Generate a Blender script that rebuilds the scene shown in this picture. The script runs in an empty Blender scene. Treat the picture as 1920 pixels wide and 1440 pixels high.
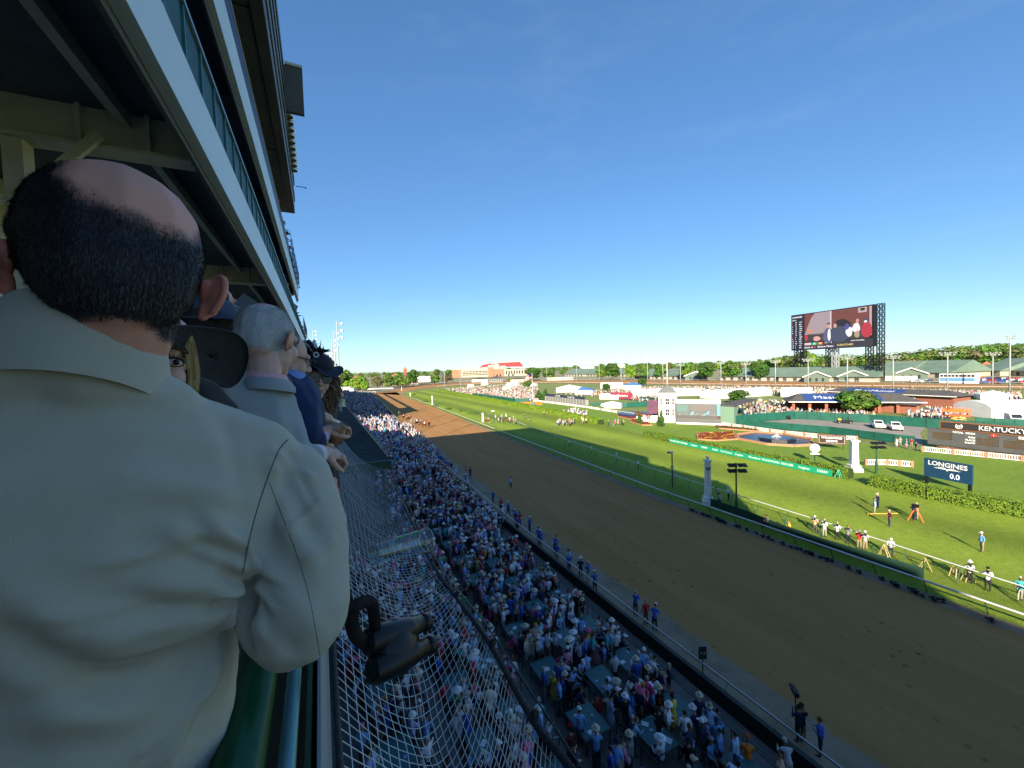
import bpy, bmesh, math, random
import numpy as np
from mathutils import Vector, Matrix, Euler, noise
R = math.radians
S = bpy.context.scene
COL = S.collection
rnd = random.Random(7)

# ---------------------------------------------------------------- camera
H = 17.5                       # eye height above the track, on the balcony
FPX = 750.0                    # focal length in pixels of a 1920 px wide frame
PITCH = math.atan(30 / 750); ROLL = -R(1.8); YAW = R(25.6399)
cam_d = bpy.data.cameras.new('camera'); cam = bpy.data.objects.new('camera', cam_d); COL.objects.link(cam)
cam_d.sensor_width = 36; cam_d.lens = 36 * FPX / 1920; cam_d.clip_start = .02; cam_d.clip_end = 12000
CM = Matrix.Rotation(-YAW, 3, 'Z') @ Matrix.Rotation(math.pi / 2 - PITCH, 3, 'X') @ Matrix.Rotation(ROLL, 3, 'Z')
cam.matrix_world = Matrix.Translation((0, 0, H)) @ CM.to_4x4()
S.camera = cam
# ---------------------------------------------------------------- world and sun
SUN_EL = R(23); SUN_AZ = R(40.6)          # heading of the shadows, from +Y towards +X
W = bpy.data.worlds.new('World'); S.world = W; W.use_nodes = True
nt = W.node_tree; nt.nodes.clear()
sky = nt.nodes.new('ShaderNodeTexSky'); sky.sky_type = 'NISHITA'; sky.sun_disc = False
sky.sun_elevation = SUN_EL; sky.sun_rotation = SUN_AZ + math.pi; sky.altitude = 150; sky.air_density = .9; sky.dust_density = .15; sky.ozone_density = 3.2
bg = nt.nodes.new('ShaderNodeBackground'); bg.inputs[1].default_value = .107
wo = nt.nodes.new('ShaderNodeOutputWorld'); tint = nt.nodes.new('ShaderNodeMix'); tint.data_type = 'RGBA'; tint.blend_type = 'MULTIPLY'; tint.inputs[0].default_value = 1; tint.inputs[7].default_value = (.78, .95, 1.12, 1); gam = nt.nodes.new('ShaderNodeGamma'); gam.inputs[1].default_value = .68; hs_ = nt.nodes.new('ShaderNodeHueSaturation'); hs_.inputs['Saturation'].default_value = 1.26; nt.links.new(sky.outputs[0], gam.inputs[0]); nt.links.new(gam.outputs[0], hs_.inputs['Color']); nt.links.new(hs_.outputs[0], tint.inputs[6]); cn_ = nt.nodes.new('ShaderNodeTexNoise'); cm_p = nt.nodes.new('ShaderNodeMapping'); ctc = nt.nodes.new('ShaderNodeTexCoord'); cm_p.inputs['Scale'].default_value = (1.2, 1.2, 4.5); cm_p.inputs['Rotation'].default_value = (.2, .5, .3); cn_.inputs['Scale'].default_value = 1.6; cn_.inputs['Detail'].default_value = 7; cn_.inputs['Roughness'].default_value = .62; nt.links.new(ctc.outputs['Generated'], cm_p.inputs[0]); nt.links.new(cm_p.outputs[0], cn_.inputs[0])
crp = nt.nodes.new('ShaderNodeMapRange'); crp.inputs[1].default_value = .5; crp.inputs[2].default_value = .8; crp.inputs[3].default_value = 0; crp.inputs[4].default_value = .07; nt.links.new(cn_.outputs[0], crp.inputs[0]); cmx = nt.nodes.new('ShaderNodeMix'); cmx.data_type = 'RGBA'; cmx.inputs[7].default_value = (4.2, 4.6, 5.0, 1); nt.links.new(crp.outputs[0], cmx.inputs[0]); nt.links.new(tint.outputs[2], cmx.inputs[6]); nt.links.new(cmx.outputs[2], bg.inputs[0]); nt.links.new(bg.outputs[0], wo.inputs[0])
sd = bpy.data.lights.new('sun', 'SUN'); sd.energy = 5.0; sd.angle = R(.5); sd.color = (1, .87, .68)
so = bpy.data.objects.new('sun', sd); COL.objects.link(so)
tr = Vector((math.sin(SUN_AZ) * math.cos(SUN_EL), math.cos(SUN_AZ) * math.cos(SUN_EL), -math.sin(SUN_EL)))
so.rotation_euler = tr.to_track_quat('-Z', 'Y').to_euler(); so.location = (-80, -90, 90)
S.view_settings.view_transform = 'Standard'; S.view_settings.look = 'None'; S.view_settings.exposure = 1.36; S.view_settings.gamma = 1
S.view_settings.use_curve_mapping = False
S.render.resolution_x = 1024; S.render.resolution_y = 768
try: S.cycles.max_bounces = 6; S.cycles.transparent_max_bounces = 16
except Exception: pass

# ---------------------------------------------------------------- measuring: a point of the photograph to a place in the world
def ray(px, py): return CM @ Vector(((px - 960) / FPX, -(py - 720) / FPX, -1))
def G(px, py, z=0.0):
    d = ray(px, py); t = (z - H) / d.z; return Vector((d.x * t, d.y * t, z))
def topz(px, py, gp):
    d = ray(px, py); t = math.hypot(gp[0], gp[1]) / math.hypot(d.x, d.y); return H + d.z * t
def AT(px, py, dist):                      # a place at that horizontal distance from the eye
    d = ray(px, py); t = dist / math.hypot(d.x, d.y); return Vector((d.x * t, d.y * t, H + d.z * t))
def proj(P):
    v = CM.transposed() @ (Vector(P) - Vector((0, 0, H)))
    if v.z > -.01: return (-999, -999)
    return (960 + FPX * v.x / -v.z, 720 - FPX * v.y / -v.z)

# ---------------------------------------------------------------- materials
MATS = {}
def mat(name, col, rough=.7, col2=None, scale=5., bump=0., metal=0., detail=4, coord='Object', spec=.4, mix=(.35, .65), stretch=None, bscale=None, bdist=.05):
    if name in MATS: return MATS[name]
    m = bpy.data.materials.new(name); m.use_nodes = True; n = m.node_tree; b = n.nodes['Principled BSDF']
    b.inputs['Base Color'].default_value = (*col, 1); b.inputs['Roughness'].default_value = rough
    b.inputs['Metallic'].default_value = metal; b.inputs['Specular IOR Level'].default_value = spec
    if col2 or bump:
        tc = n.nodes.new('ShaderNodeTexCoord'); mp = n.nodes.new('ShaderNodeMapping'); n.links.new(tc.outputs[coord], mp.inputs[0])
        if stretch: mp.inputs['Scale'].default_value = stretch
        nz = n.nodes.new('ShaderNodeTexNoise'); nz.inputs['Scale'].default_value = scale; nz.inputs['Detail'].default_value = detail
        nz.inputs['Roughness'].default_value = .65
        n.links.new(mp.outputs[0], nz.inputs[0])
        if col2:
            r = n.nodes.new('ShaderNodeValToRGB'); r.color_ramp.elements[0].position = mix[0]; r.color_ramp.elements[1].position = mix[1]
            r.color_ramp.elements[0].color = (*col, 1); r.color_ramp.elements[1].color = (*col2, 1)
            n.links.new(nz.outputs[0], r.inputs[0]); n.links.new(r.outputs[0], b.inputs['Base Color'])
        if bump:
            nz2 = nz
            if bscale:
                nz2 = n.nodes.new('ShaderNodeTexNoise'); nz2.inputs['Scale'].default_value = bscale; nz2.inputs['Detail'].default_value = 3; n.links.new(mp.outputs[0], nz2.inputs[0])
            bp = n.nodes.new('ShaderNodeBump'); bp.inputs['Strength'].default_value = bump; bp.inputs['Distance'].default_value = bdist
            n.links.new(nz2.outputs[0], bp.inputs['Height']); n.links.new(bp.outputs[0], b.inputs['Normal'])
    MATS[name] = m; return m
def glassy(name, col, rough=.05, alpha=.35):
    if name in MATS: return MATS[name]
    m = bpy.data.materials.new(name); m.use_nodes = True; n = m.node_tree; o = n.nodes['Material Output']; n.nodes.remove(n.nodes['Principled BSDF'])
    t = n.nodes.new('ShaderNodeBsdfTransparent'); t.inputs[0].default_value = (*col, 1); g = n.nodes.new('ShaderNodeBsdfGlossy'); g.inputs['Roughness'].default_value = rough
    x = n.nodes.new('ShaderNodeMixShader'); x.inputs[0].default_value = alpha
    n.links.new(t.outputs[0], x.inputs[1]); n.links.new(g.outputs[0], x.inputs[2]); n.links.new(x.outputs[0], o.inputs[0]); MATS[name] = m; return m
def emit(name, col, st):
    if name in MATS: return MATS[name]
    m = bpy.data.materials.new(name); m.use_nodes = True; b = m.node_tree.nodes['Principled BSDF']; b.inputs['Base Color'].default_value = (*[c * .3 for c in col], 1)
    b.inputs['Emission Color'].default_value = (*col, 1); b.inputs['Emission Strength'].default_value = st; MATS[name] = m; return m
def attrmat(name, attr='col', rough=.8, objcol=False, trans=0.):
    m = bpy.data.materials.new(name); m.use_nodes = True; n = m.node_tree; b = n.nodes['Principled BSDF']; b.inputs['Roughness'].default_value = rough
    b.inputs['Specular IOR Level'].default_value = .2
    if objcol:
        a = n.nodes.new('ShaderNodeObjectInfo'); out = a.outputs['Color']
    else:
        a = n.nodes.new('ShaderNodeAttribute'); a.attribute_name = attr; out = a.outputs['Color']
    n.links.new(out, b.inputs['Base Color'])
    if trans:
        t = n.nodes.new('ShaderNodeBsdfTranslucent'); n.links.new(out, t.inputs[0]); x = n.nodes.new('ShaderNodeMixShader'); x.inputs[0].default_value = trans
        n.links.new(b.outputs[0], x.inputs[1]); n.links.new(t.outputs[0], x.inputs[2]); n.links.new(x.outputs[0], n.nodes['Material Output'].inputs[0])
    MATS[name] = m; return m

# ---------------------------------------------------------------- objects
def tag(o, label=None, cat=None, group=None, kind=None):
    if label: o['label'] = label
    if cat: o['category'] = cat
    if group: o['group'] = group
    if kind: o['kind'] = kind
    return o
def thing(name, label, cat, loc=(0, 0, 0), rz=0., group=None):
    o = bpy.data.objects.new(name, None); COL.objects.link(o); o.location = loc; o.rotation_euler = (0, 0, rz); o.empty_display_size = .2
    return tag(o, label, cat, group)
def dup(root, loc=None, rz=None, label=None, group=None):
    def cp(o, par):
        c = o.copy(); COL.objects.link(c); c.parent = par
        for ch in [x for x in kids(o)]: cp(ch, c)
        return c
    r = cp(root, None)
    if loc is not None: r.location = loc
    if rz is not None: r.rotation_euler = (0, 0, rz)
    if label: r['label'] = label
    if group: r['group'] = group
    return r
KIDS = {}
def kids(o): return list(o.children)

class MB:
    def __init__(s): s.v = []; s.f = []; s.m = []; s.c = None
    def poly(s, pts, m=0):
        b = len(s.v); s.v += [tuple(p) for p in pts]; s.f.append(tuple(range(b, b + len(pts)))); s.m.append(m); return s
    def bx(s, x0, x1, y0, y1, z0, z1, m=0):
        b = len(s.v); s.v += [(x, y, z) for z in (z0, z1) for x, y in ((x0, y0), (x1, y0), (x1, y1), (x0, y1))]
        for q in ((3, 2, 1, 0), (4, 5, 6, 7), (0, 1, 5, 4), (1, 2, 6, 5), (2, 3, 7, 6), (3, 0, 4, 7)): s.f.append(tuple(b + i for i in q)); s.m.append(m)
        return s
    def box(s, c, d, rz=0., m=0, tilt=None):
        b = len(s.v); M = Euler(tilt).to_matrix() if tilt else Matrix.Rotation(rz, 3, 'Z')
        for z in (-.5, .5):
            for x, y in ((-.5, -.5), (.5, -.5), (.5, .5), (-.5, .5)): s.v.append(tuple(Vector(c) + M @ Vector((x * d[0], y * d[1], z * d[2]))))
        for q in ((3, 2, 1, 0), (4, 5, 6, 7), (0, 1, 5, 4), (1, 2, 6, 5), (2, 3, 7, 6), (3, 0, 4, 7)): s.f.append(tuple(b + i for i in q)); s.m.append(m)
        return s
    def beam(s, p, q, w, h, m=0):              # box beam from p to q
        p, q = Vector(p), Vector(q); d = (q - p).normalized(); up = Vector((0, 0, 1)) if abs(d.z) < .95 else Vector((1, 0, 0))
        a = d.cross(up).normalized() * w / 2; c = a.cross(d).normalized() * h / 2; b = len(s.v)
        for e in (p, q): s.v += [tuple(e - a - c), tuple(e + a - c), tuple(e + a + c), tuple(e - a + c)]
        for k in ((3, 2, 1, 0), (4, 5, 6, 7), (0, 1, 5, 4), (1, 2, 6, 5), (2, 3, 7, 6), (3, 0, 4, 7)): s.f.append(tuple(b + i for i in k)); s.m.append(m)
        return s
    def tube(s, pts, r, n=6, m=0, cap=True, closed=False):
        pts = [Vector(p) for p in pts]; N = len(pts); b = len(s.v); rr = r if isinstance(r, (list, tuple)) else [r] * N; a0 = None
        for i, p in enumerate(pts):
            d = (pts[min(i + 1, N - 1)] - pts[max(i - 1, 0)]).normalized()
            if a0 is None: a0 = d.cross(Vector((0, 0, 1)) if abs(d.z) < .9 else Vector((1, 0, 0))).normalized()
            else:
                a0 = (a0 - d * a0.dot(d))
                a0 = a0.normalized() if a0.length > 1e-6 else d.orthogonal().normalized()
            c = d.cross(a0)
            for k in range(n):
                t = 2 * math.pi * k / n; s.v.append(tuple(p + (a0 * math.cos(t) + c * math.sin(t)) * rr[i]))
        for i in range(N - 1):
            for k in range(n):
                k2 = (k + 1) % n; s.f.append((b + i * n + k, b + i * n + k2, b + (i + 1) * n + k2, b + (i + 1) * n + k)); s.m.append(m)
        if cap: s.f.append(tuple(b + k for k in range(n))[::-1]); s.m.append(m); s.f.append(tuple(b + (N - 1) * n + k for k in range(n))); s.m.append(m)
        return s
    def cyl(s, p, h, r, r2=None, n=12, m=0): return s.tube([p, (p[0], p[1], p[2] + h)], [r, r if r2 is None else r2], n, m)
    def prism(s, poly, z0, z1, m=0, cap=True):
        b = len(s.v); n = len(poly); s.v += [(p[0], p[1], z0) for p in poly] + [(p[0], p[1], z1) for p in poly]
        for k in range(n): k2 = (k + 1) % n; s.f.append((b + k, b + k2, b + n + k2, b + n + k)); s.m.append(m)
        if cap: s.f.append(tuple(b + n + k for k in range(n))); s.m.append(m); s.f.append(tuple(b + k for k in range(n))[::-1]); s.m.append(m)
        return s
    def ball(s, c, r, n=10, k=6, m=0, squash=(1, 1, 1), M=None):
        b = len(s.v); c = Vector(c)
        for i in range(k + 1):
            a = math.pi * i / k
            for j in range(n):
                t = 2 * math.pi * j / n; p = Vector((math.sin(a) * math.cos(t) * squash[0], math.sin(a) * math.sin(t) * squash[1], math.cos(a) * squash[2])) * r
                if M: p = M @ p
                s.v.append(tuple(c + p))
        for i in range(k):
            for j in range(n): j2 = (j + 1) % n; s.f.append((b + i * n + j, b + (i + 1) * n + j, b + (i + 1) * n + j2, b + i * n + j2)); s.m.append(m)
        return s
    def lathe(s, prof, n=16, m=0, c=(0, 0, 0)):
        b = len(s.v)
        for r, z in prof:
            for j in range(n): t = 2 * math.pi * j / n; s.v.append((c[0] + r * math.cos(t), c[1] + r * math.sin(t), c[2] + z))
        for i in range(len(prof) - 1):
            for j in range(n): j2 = (j + 1) % n; s.f.append((b + i * n + j, b + i * n + j2, b + (i + 1) * n + j2, b + (i + 1) * n + j)); s.m.append(m)
        return s
    def build(s, name, mats, parent=None, world=True, smooth=False, kind=None, M=None):
        me = bpy.data.meshes.new(name); v = s.v
        if M is not None: v = [tuple(M @ Vector(p)) for p in v]
        if parent is not None and world:
            PM = pmat(parent).inverted(); v = [tuple(PM @ Vector(p)) for p in v]
        me.from_pydata(v, [], s.f)
        mats = mats if isinstance(mats, (list, tuple)) else [mats]
        for q in mats: me.materials.append(q)
        me.polygons.foreach_set('material_index', s.m)
        if smooth: me.polygons.foreach_set('use_smooth', [True] * len(s.f))
        if s.c is not None:
            a = me.attributes.new('col', 'FLOAT_COLOR', 'CORNER'); arr = np.repeat(np.array(s.c, dtype=np.float32), [len(f) for f in s.f], axis=0); arr = np.c_[arr, np.ones(len(arr))]
            a.data.foreach_set('color', arr.astype(np.float32).ravel())
        me.update(); o = bpy.data.objects.new(name, me); COL.objects.link(o)
        if parent is not None: o.parent = parent
        if kind: o['kind'] = kind
        return o
def pmat(o):
    m = Matrix.Translation(o.location) @ o.rotation_euler.to_matrix().to_4x4()
    return pmat(o.parent) @ m if o.parent else m
def meshobj(name, v, f, mats, parent=None, smooth=True, mi=None, kind=None):
    b = MB(); b.v = [tuple(p) for p in v]; b.f = [tuple(q) for q in f]; b.m = mi if mi is not None else [0] * len(f); return b.build(name, mats, parent, smooth=smooth, kind=kind)
def text(s, size, m, parent, origin, xdir, normal=None, ext=.01, name='lettering', align='CENTER', world=True, bold=0., sx=1.):
    c = bpy.data.curves.new(name, 'FONT'); c.body = s; c.size = size; c.extrude = ext; c.align_x = align; c.align_y = 'CENTER'; c.offset = bold; c.resolution_u = 2
    t = bpy.data.objects.new('tmp', c); me = bpy.data.meshes.new_from_object(t); bpy.data.objects.remove(t); bpy.data.curves.remove(c)
    me.materials.clear(); me.materials.append(m)
    X = Vector(xdir).normalized(); Z = Vector(normal).normalized() if normal else Vector((0, 0, 1)).cross(X) * -1
    Y = Z.cross(X); Mx = Matrix((X * sx, Y, Z)).transposed().to_4x4(); Mx.translation = Vector(origin)
    if parent is not None and world: Mx = pmat(parent).inverted() @ Mx
    me.transform(Mx); o = bpy.data.objects.new(name, me); COL.objects.link(o); o.parent = parent; return o
# ================================================================ palette
white = mat('white_paint', (.74, .73, .69), .5, (.62, .61, .57), 1.2)
cream = mat('cream_paint', (.62, .57, .46), .6, (.5, .45, .35), .8)
green_dk = mat('dark_green_paint', (.012, .075, .045), .45, (.008, .05, .03), 2)
green_rail = mat('green_rail_paint', (.01, .10, .055), .3, (.008, .07, .04), 6)
teal = mat('teal_tabletop', (.035, .13, .135), .5, (.025, .10, .11), 3)
black = mat('black_metal', (.008, .009, .011), .5)
steel = mat('galvanised_steel', (.38, .40, .41), .35, (.3, .31, .32), 8, metal=.7)
grey = mat('grey_metal', (.33, .35, .36), .5, (.27, .29, .30), 3)
concrete = mat('concrete', (.15, .142, .135), .9, (.10, .097, .094), 1.1, .3)
brick_m = mat('brick_red', (.28, .10, .06), .9, (.20, .075, .05), 2.2)
roof_gr = mat('green_roof_metal', (.15, .21, .16), .6, (.105, .16, .12), .12)
roof_dk = mat('dark_shingle', (.085, .08, .078), .9, (.06, .057, .056), .7)
tentw = mat('white_tent_cloth', (.78, .77, .72), .6, (.66, .65, .62), .3)
bark = mat('bark', (.09, .07, .05), .95, (.05, .04, .03), 3)
fence_gr = mat('green_windscreen', (.008, .10, .07), .6, (.005, .07, .05), .5)
glassp = glassy('clear_panel', (.75, .85, .9), .05, .25)
wtext = mat('white_lettering', (.8, .8, .78), .5)

def structure(o): o['kind'] = 'structure'; return o
# ---- polylines measured along the track (all bend gently away from the stand)
def interp(P, y):
    if y <= P[0][1]: return P[0][0]
    for a, b in zip(P, P[1:]):
        if y <= b[1]: return a[0] + (b[0] - a[0]) * (y - a[1]) / (b[1] - a[1])
    return P[-1][0]
WALL = [(17.45, -60), (17.45, 38), (18.5, 74), (22.3, 130), (29.6, 226), (40, 365)]
INNER = [(38.9, -60), (39.2, 38), (41.9, 90), (42.7, 104), (48, 190), (51.7, 275), (58, 350)]
TURF = [(43.0, -60), (43.2, 9), (44.4, 20), (44.9, 30), (45.8, 45), (47.1, 60), (50.5, 88), (53.5, 111)]
def wallx(y): return interp(WALL, y)
def innerx(y): return interp(INNER, y)
def turfx(y): return interp(TURF, y)
YS = [-60, -20, 0, 10, 20, 30, 38, 50, 62, 74, 90, 104, 120, 140, 165, 190, 226, 275, 310, 350]
def strip(name, fa, fb, z, m, ys=YS):
    b = MB()
    for y0, y1 in zip(ys, ys[1:]): b.poly([(fa(y0), y0, z), (fb(y0), y0, z), (fb(y1), y1, z), (fa(y1), y1, z)])
    return structure(b.build(name, m))
# ---- ground
gm = mat('far_ground', (.16, .18, .08), .95, (.26, .23, .15), .035, detail=8)
b = MB(); b.poly([(-3000, -1500, -.12), (7000, -1500, -.12), (7000, 9000, -.12), (-3000, 9000, -.12)]); structure(b.build('ground', gm))
def grass_mat(name, c1, c2, c3, s1, stripe=0.):
    m = bpy.data.materials.new(name); m.use_nodes = True; n = m.node_tree; b = n.nodes['Principled BSDF']; b.inputs['Roughness'].default_value = .9; b.inputs['Specular IOR Level'].default_value = .15
    tc = n.nodes.new('ShaderNodeTexCoord')
    def nz(sc, d=6):
        q = n.nodes.new('ShaderNodeTexNoise'); q.inputs['Scale'].default_value = sc; q.inputs['Detail'].default_value = d; q.inputs['Roughness'].default_value = .7; n.links.new(tc.outputs['Object'], q.inputs[0]); return q
    a, f, g = nz(s1), nz(1.6, 8), nz(14, 3)
    r = n.nodes.new('ShaderNodeValToRGB'); r.color_ramp.elements[0].position = .35; r.color_ramp.elements[1].position = .68; r.color_ramp.elements[0].color = (*c1, 1); r.color_ramp.elements[1].color = (*c2, 1); n.links.new(a.outputs[0], r.inputs[0])
    r2 = n.nodes.new('ShaderNodeValToRGB'); r2.color_ramp.elements[0].position = .38; r2.color_ramp.elements[1].position = .62; r2.color_ramp.elements[0].color = (0, 0, 0, 1); n.links.new(f.outputs[0], r2.inputs[0])
    mx = n.nodes.new('ShaderNodeMix'); mx.data_type = 'RGBA'; n.links.new(r2.outputs[0], mx.inputs[0]); n.links.new(r.outputs[0], mx.inputs[6]); mx.inputs[7].default_value = (*c3, 1)
    sc = n.nodes.new('ShaderNodeMath'); sc.operation = 'MULTIPLY'; sc.inputs[1].default_value = .55; n.links.new(r2.outputs[0], sc.inputs[0]); n.links.new(sc.outputs[0], mx.inputs[0])
    last = mx.outputs[2]
    if stripe:
        wv = n.nodes.new('ShaderNodeTexWave'); wv.bands_direction = 'X'; wv.inputs['Scale'].default_value = stripe; wv.inputs['Distortion'].default_value = 1.2; n.links.new(tc.outputs['Object'], wv.inputs[0])
        m2 = n.nodes.new('ShaderNodeMix'); m2.data_type = 'RGBA'; m2.blend_type = 'MULTIPLY'; m2.inputs[0].default_value = .35
        n.links.new(last, m2.inputs[6]); n.links.new(wv.outputs[0], m2.inputs[7]); last = m2.outputs[2]
    n.links.new(last, b.inputs['Base Color'])
    bp = n.nodes.new('ShaderNodeBump'); bp.inputs['Strength'].default_value = .9; bp.inputs['Distance'].default_value = .12; n.links.new(g.outputs[0], bp.inputs['Height']); n.links.new(bp.outputs[0], b.inputs['Normal'])
    return m
turf_m = grass_mat('turf_grass', (.145, .24, .018), (.23, .33, .028), (.31, .37, .06), .12, .022)
lawn_m = grass_mat('lawn_grass', (.11, .20, .022), (.16, .26, .03), (.21, .29, .05), .2)
inf_m = grass_mat('infield_grass', (.12, .18, .04), (.18, .24, .06), (.27, .25, .13), .05)
# infield
b = MB(); b.poly([(60, -200, -.08), (300, -200, -.08), (300, 70, -.08), (285, 100, -.08), (262, 190, -.08), (235, 420, -.08), (95, 420, -.08), (58, 340, -.08)]); structure(b.build('infield', inf_m))
strip('turf_course', innerx, lambda y: interp([(66, -60), (66, 14), (67, 28), (69, 63), (71.5, 80), (75, 95), (77.2, 119), (80.6, 153), (84, 219), (91.7, 331), (94, 350)], y), -.02, turf_m)
b = MB(); b.poly([(66, -60, -.03), (140, -60, -.03), (112, 34, -.03), (98, 34, -.03), (101, 70, -.03), (100, 90, -.03), (101, 130, -.03), (101, 190, -.03), (84, 219, -.03), (80.6, 153, -.03), (75, 95, -.03), (69, 63, -.03), (67, 28, -.03)]); structure(b.build('garden_lawn', lawn_m))
# dirt: harrowed, with hoof marks
def dirt_mat():
    m = bpy.data.materials.new('harrowed_dirt'); m.use_nodes = True; n = m.node_tree; b = n.nodes['Principled BSDF']; b.inputs['Roughness'].default_value = .95; b.inputs['Specular IOR Level'].default_value = .1
    tc = n.nodes.new('ShaderNodeTexCoord'); mp = n.nodes.new('ShaderNodeMapping'); mp.inputs['Scale'].default_value = (1, .07, 1); n.links.new(tc.outputs['Object'], mp.inputs[0])
    a = n.nodes.new('ShaderNodeTexNoise'); a.inputs['Scale'].default_value = .5; a.inputs['Detail'].default_value = 9; a.inputs['Roughness'].default_value = .7; n.links.new(mp.outputs[0], a.inputs[0])
    r = n.nodes.new('ShaderNodeValToRGB'); r.color_ramp.elements[0].position = .3; r.color_ramp.elements[1].position = .7; r.color_ramp.elements[0].color = (.28, .145, .052, 1); r.color_ramp.elements[1].color = (.385, .21, .082, 1); n.links.new(a.outputs[0], r.inputs[0])
    vo = n.nodes.new('ShaderNodeTexVoronoi'); vo.inputs['Scale'].default_value = 1.1; vo.inputs['Randomness'].default_value = 1; n.links.new(tc.outputs['Object'], vo.inputs[0])
    r2 = n.nodes.new('ShaderNodeValToRGB'); r2.color_ramp.elements[0].position = .04; r2.color_ramp.elements[1].position = .2; r2.color_ramp.elements[0].color = (.32, .32, .33, 1); r2.color_ramp.elements[1].color = (1, 1, 1, 1); n.links.new(vo.outputs[0], r2.inputs[0])
    k = n.nodes.new('ShaderNodeTexNoise'); k.inputs['Scale'].default_value = .22; n.links.new(tc.outputs['Object'], k.inputs[0])
    r3 = n.nodes.new('ShaderNodeValToRGB'); r3.color_ramp.elements[0].position = .44; r3.color_ramp.elements[1].position = .62; n.links.new(k.outputs[0], r3.inputs[0])
    mx = n.nodes.new('ShaderNodeMix'); mx.data_type = 'RGBA'; mx.blend_type = 'MULTIPLY'; n.links.new(r3.outputs[0], mx.inputs[0]); n.links.new(r.outputs[0], mx.inputs[6]); n.links.new(r2.outputs[0], mx.inputs[7]); n.links.new(mx.outputs[2], b.inputs['Base Color'])
    f = n.nodes.new('ShaderNodeTexNoise'); f.inputs['Scale'].default_value = 7; f.inputs['Detail'].default_value = 5; n.links.new(tc.outputs['Object'], f.inputs[0])
    bp = n.nodes.new('ShaderNodeBump'); bp.inputs['Strength'].default_value = .7; bp.inputs['Distance'].default_value = .08; n.links.new(f.outputs[0], bp.inputs['Height']); n.links.new(bp.outputs[0], b.inputs['Normal'])
    return m
dirt = dirt_mat()
sandm = mat('packed_sand', (.27, .20, .13), .95, (.19, .135, .085), .55, .5, bscale=6)
strip('dirt_track', lambda y: wallx(y) - .2, lambda y: innerx(y) + .35, 0, dirt)
edge = MB()
yy = np.arange(-30, 130, .35); ex = [wallx(y) + 3.4 + max(0, (y - 30) * .012) + .35 * noise.noise(Vector((0, y * .9, 0))) + .18 * noise.noise(Vector((3, y * 4, 0))) for y in yy]
for i in range(len(yy) - 1): edge.poly([(wallx(yy[i]), yy[i], .02), (ex[i], yy[i], .012), (ex[i + 1], yy[i + 1], .012), (wallx(yy[i + 1]), yy[i + 1], .02)])
structure(edge.build('sand_shoulder', sandm))
edge = MB()
for i in range(len(yy) - 1): edge.poly([(innerx(yy[i]) - .8 + .2 * noise.noise(Vector((7, yy[i], 0))), yy[i], .012), (innerx(yy[i]) + .4, yy[i], .02), (innerx(yy[i + 1]) + .4, yy[i + 1], .02), (innerx(yy[i + 1]) - .8 + .2 * noise.noise(Vector((7, yy[i + 1], 0))), yy[i + 1], .012)])
structure(edge.build('inner_sand_shoulder', sandm))
# far turn and backstretch dirt
outer = [(698, 737), (720, 733), (742, 729.3), (775, 724.5), (815, 720), (860, 716.5), (960, 713.8), (1100, 712.6), (1240, 713), (1378, 714.4), (1550, 716.4), (1719, 718.6), (1916, 721), (2300, 727)]
inner = [(752, 741), (757, 737), (766, 733.5), (782, 730), (812, 726.5), (860, 722.5), (930, 719.5), (1020, 718.3), (1130, 719.2), (1240, 721), (1378, 723.2), (1719, 727.6), (1916, 729.6), (2300, 737)]
def resample(P, n=40):
    P = [Vector(p) for p in P]; L = [0]
    for a, c in zip(P, P[1:]): L.append(L[-1] + (c - a).length)
    out = []
    for i in range(n + 1):
        t = L[-1] * i / n; k = max(j for j in range(len(L)) if L[j] <= t + 1e-6); k = min(k, len(P) - 2); out.append(P[k].lerp(P[k + 1], (t - L[k]) / (L[k + 1] - L[k])))
    return out
O_ = resample([G(*p)[:2] + (0,) if False else tuple(G(*p)) for p in outer]); I_ = resample([tuple(G(*p)) for p in inner])
b = MB(); b2 = MB(); b3 = MB()
for i in range(40):
    a0, a1, c0, c1 = O_[i], O_[i + 1], I_[i], I_[i + 1]
    b.poly([(*a0[:2], .0), (*c0[:2], .0), (*c1[:2], .0), (*a1[:2], .0)])
    for (w0, w1, bb, z) in ((.93, 1.02, b2, .05),):
        p = [a0.lerp(c0, w0), a0.lerp(c0, w1), a1.lerp(c1, w1), a1.lerp(c1, w0)]; bb.poly([(q.x, q.y, z) for q in p])
    p = [a0.lerp(c0, .0), a0.lerp(c0, .12), a1.lerp(c1, .12), a1.lerp(c1, .0)]; b3.poly([(q.x, q.y, .05) for q in p])
structure(b.build('far_turn_dirt', dirt)); structure(b2.build('backstretch_inner_sand', sandm)); structure(b3.build('backstretch_outer_sand', sandm))
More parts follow.
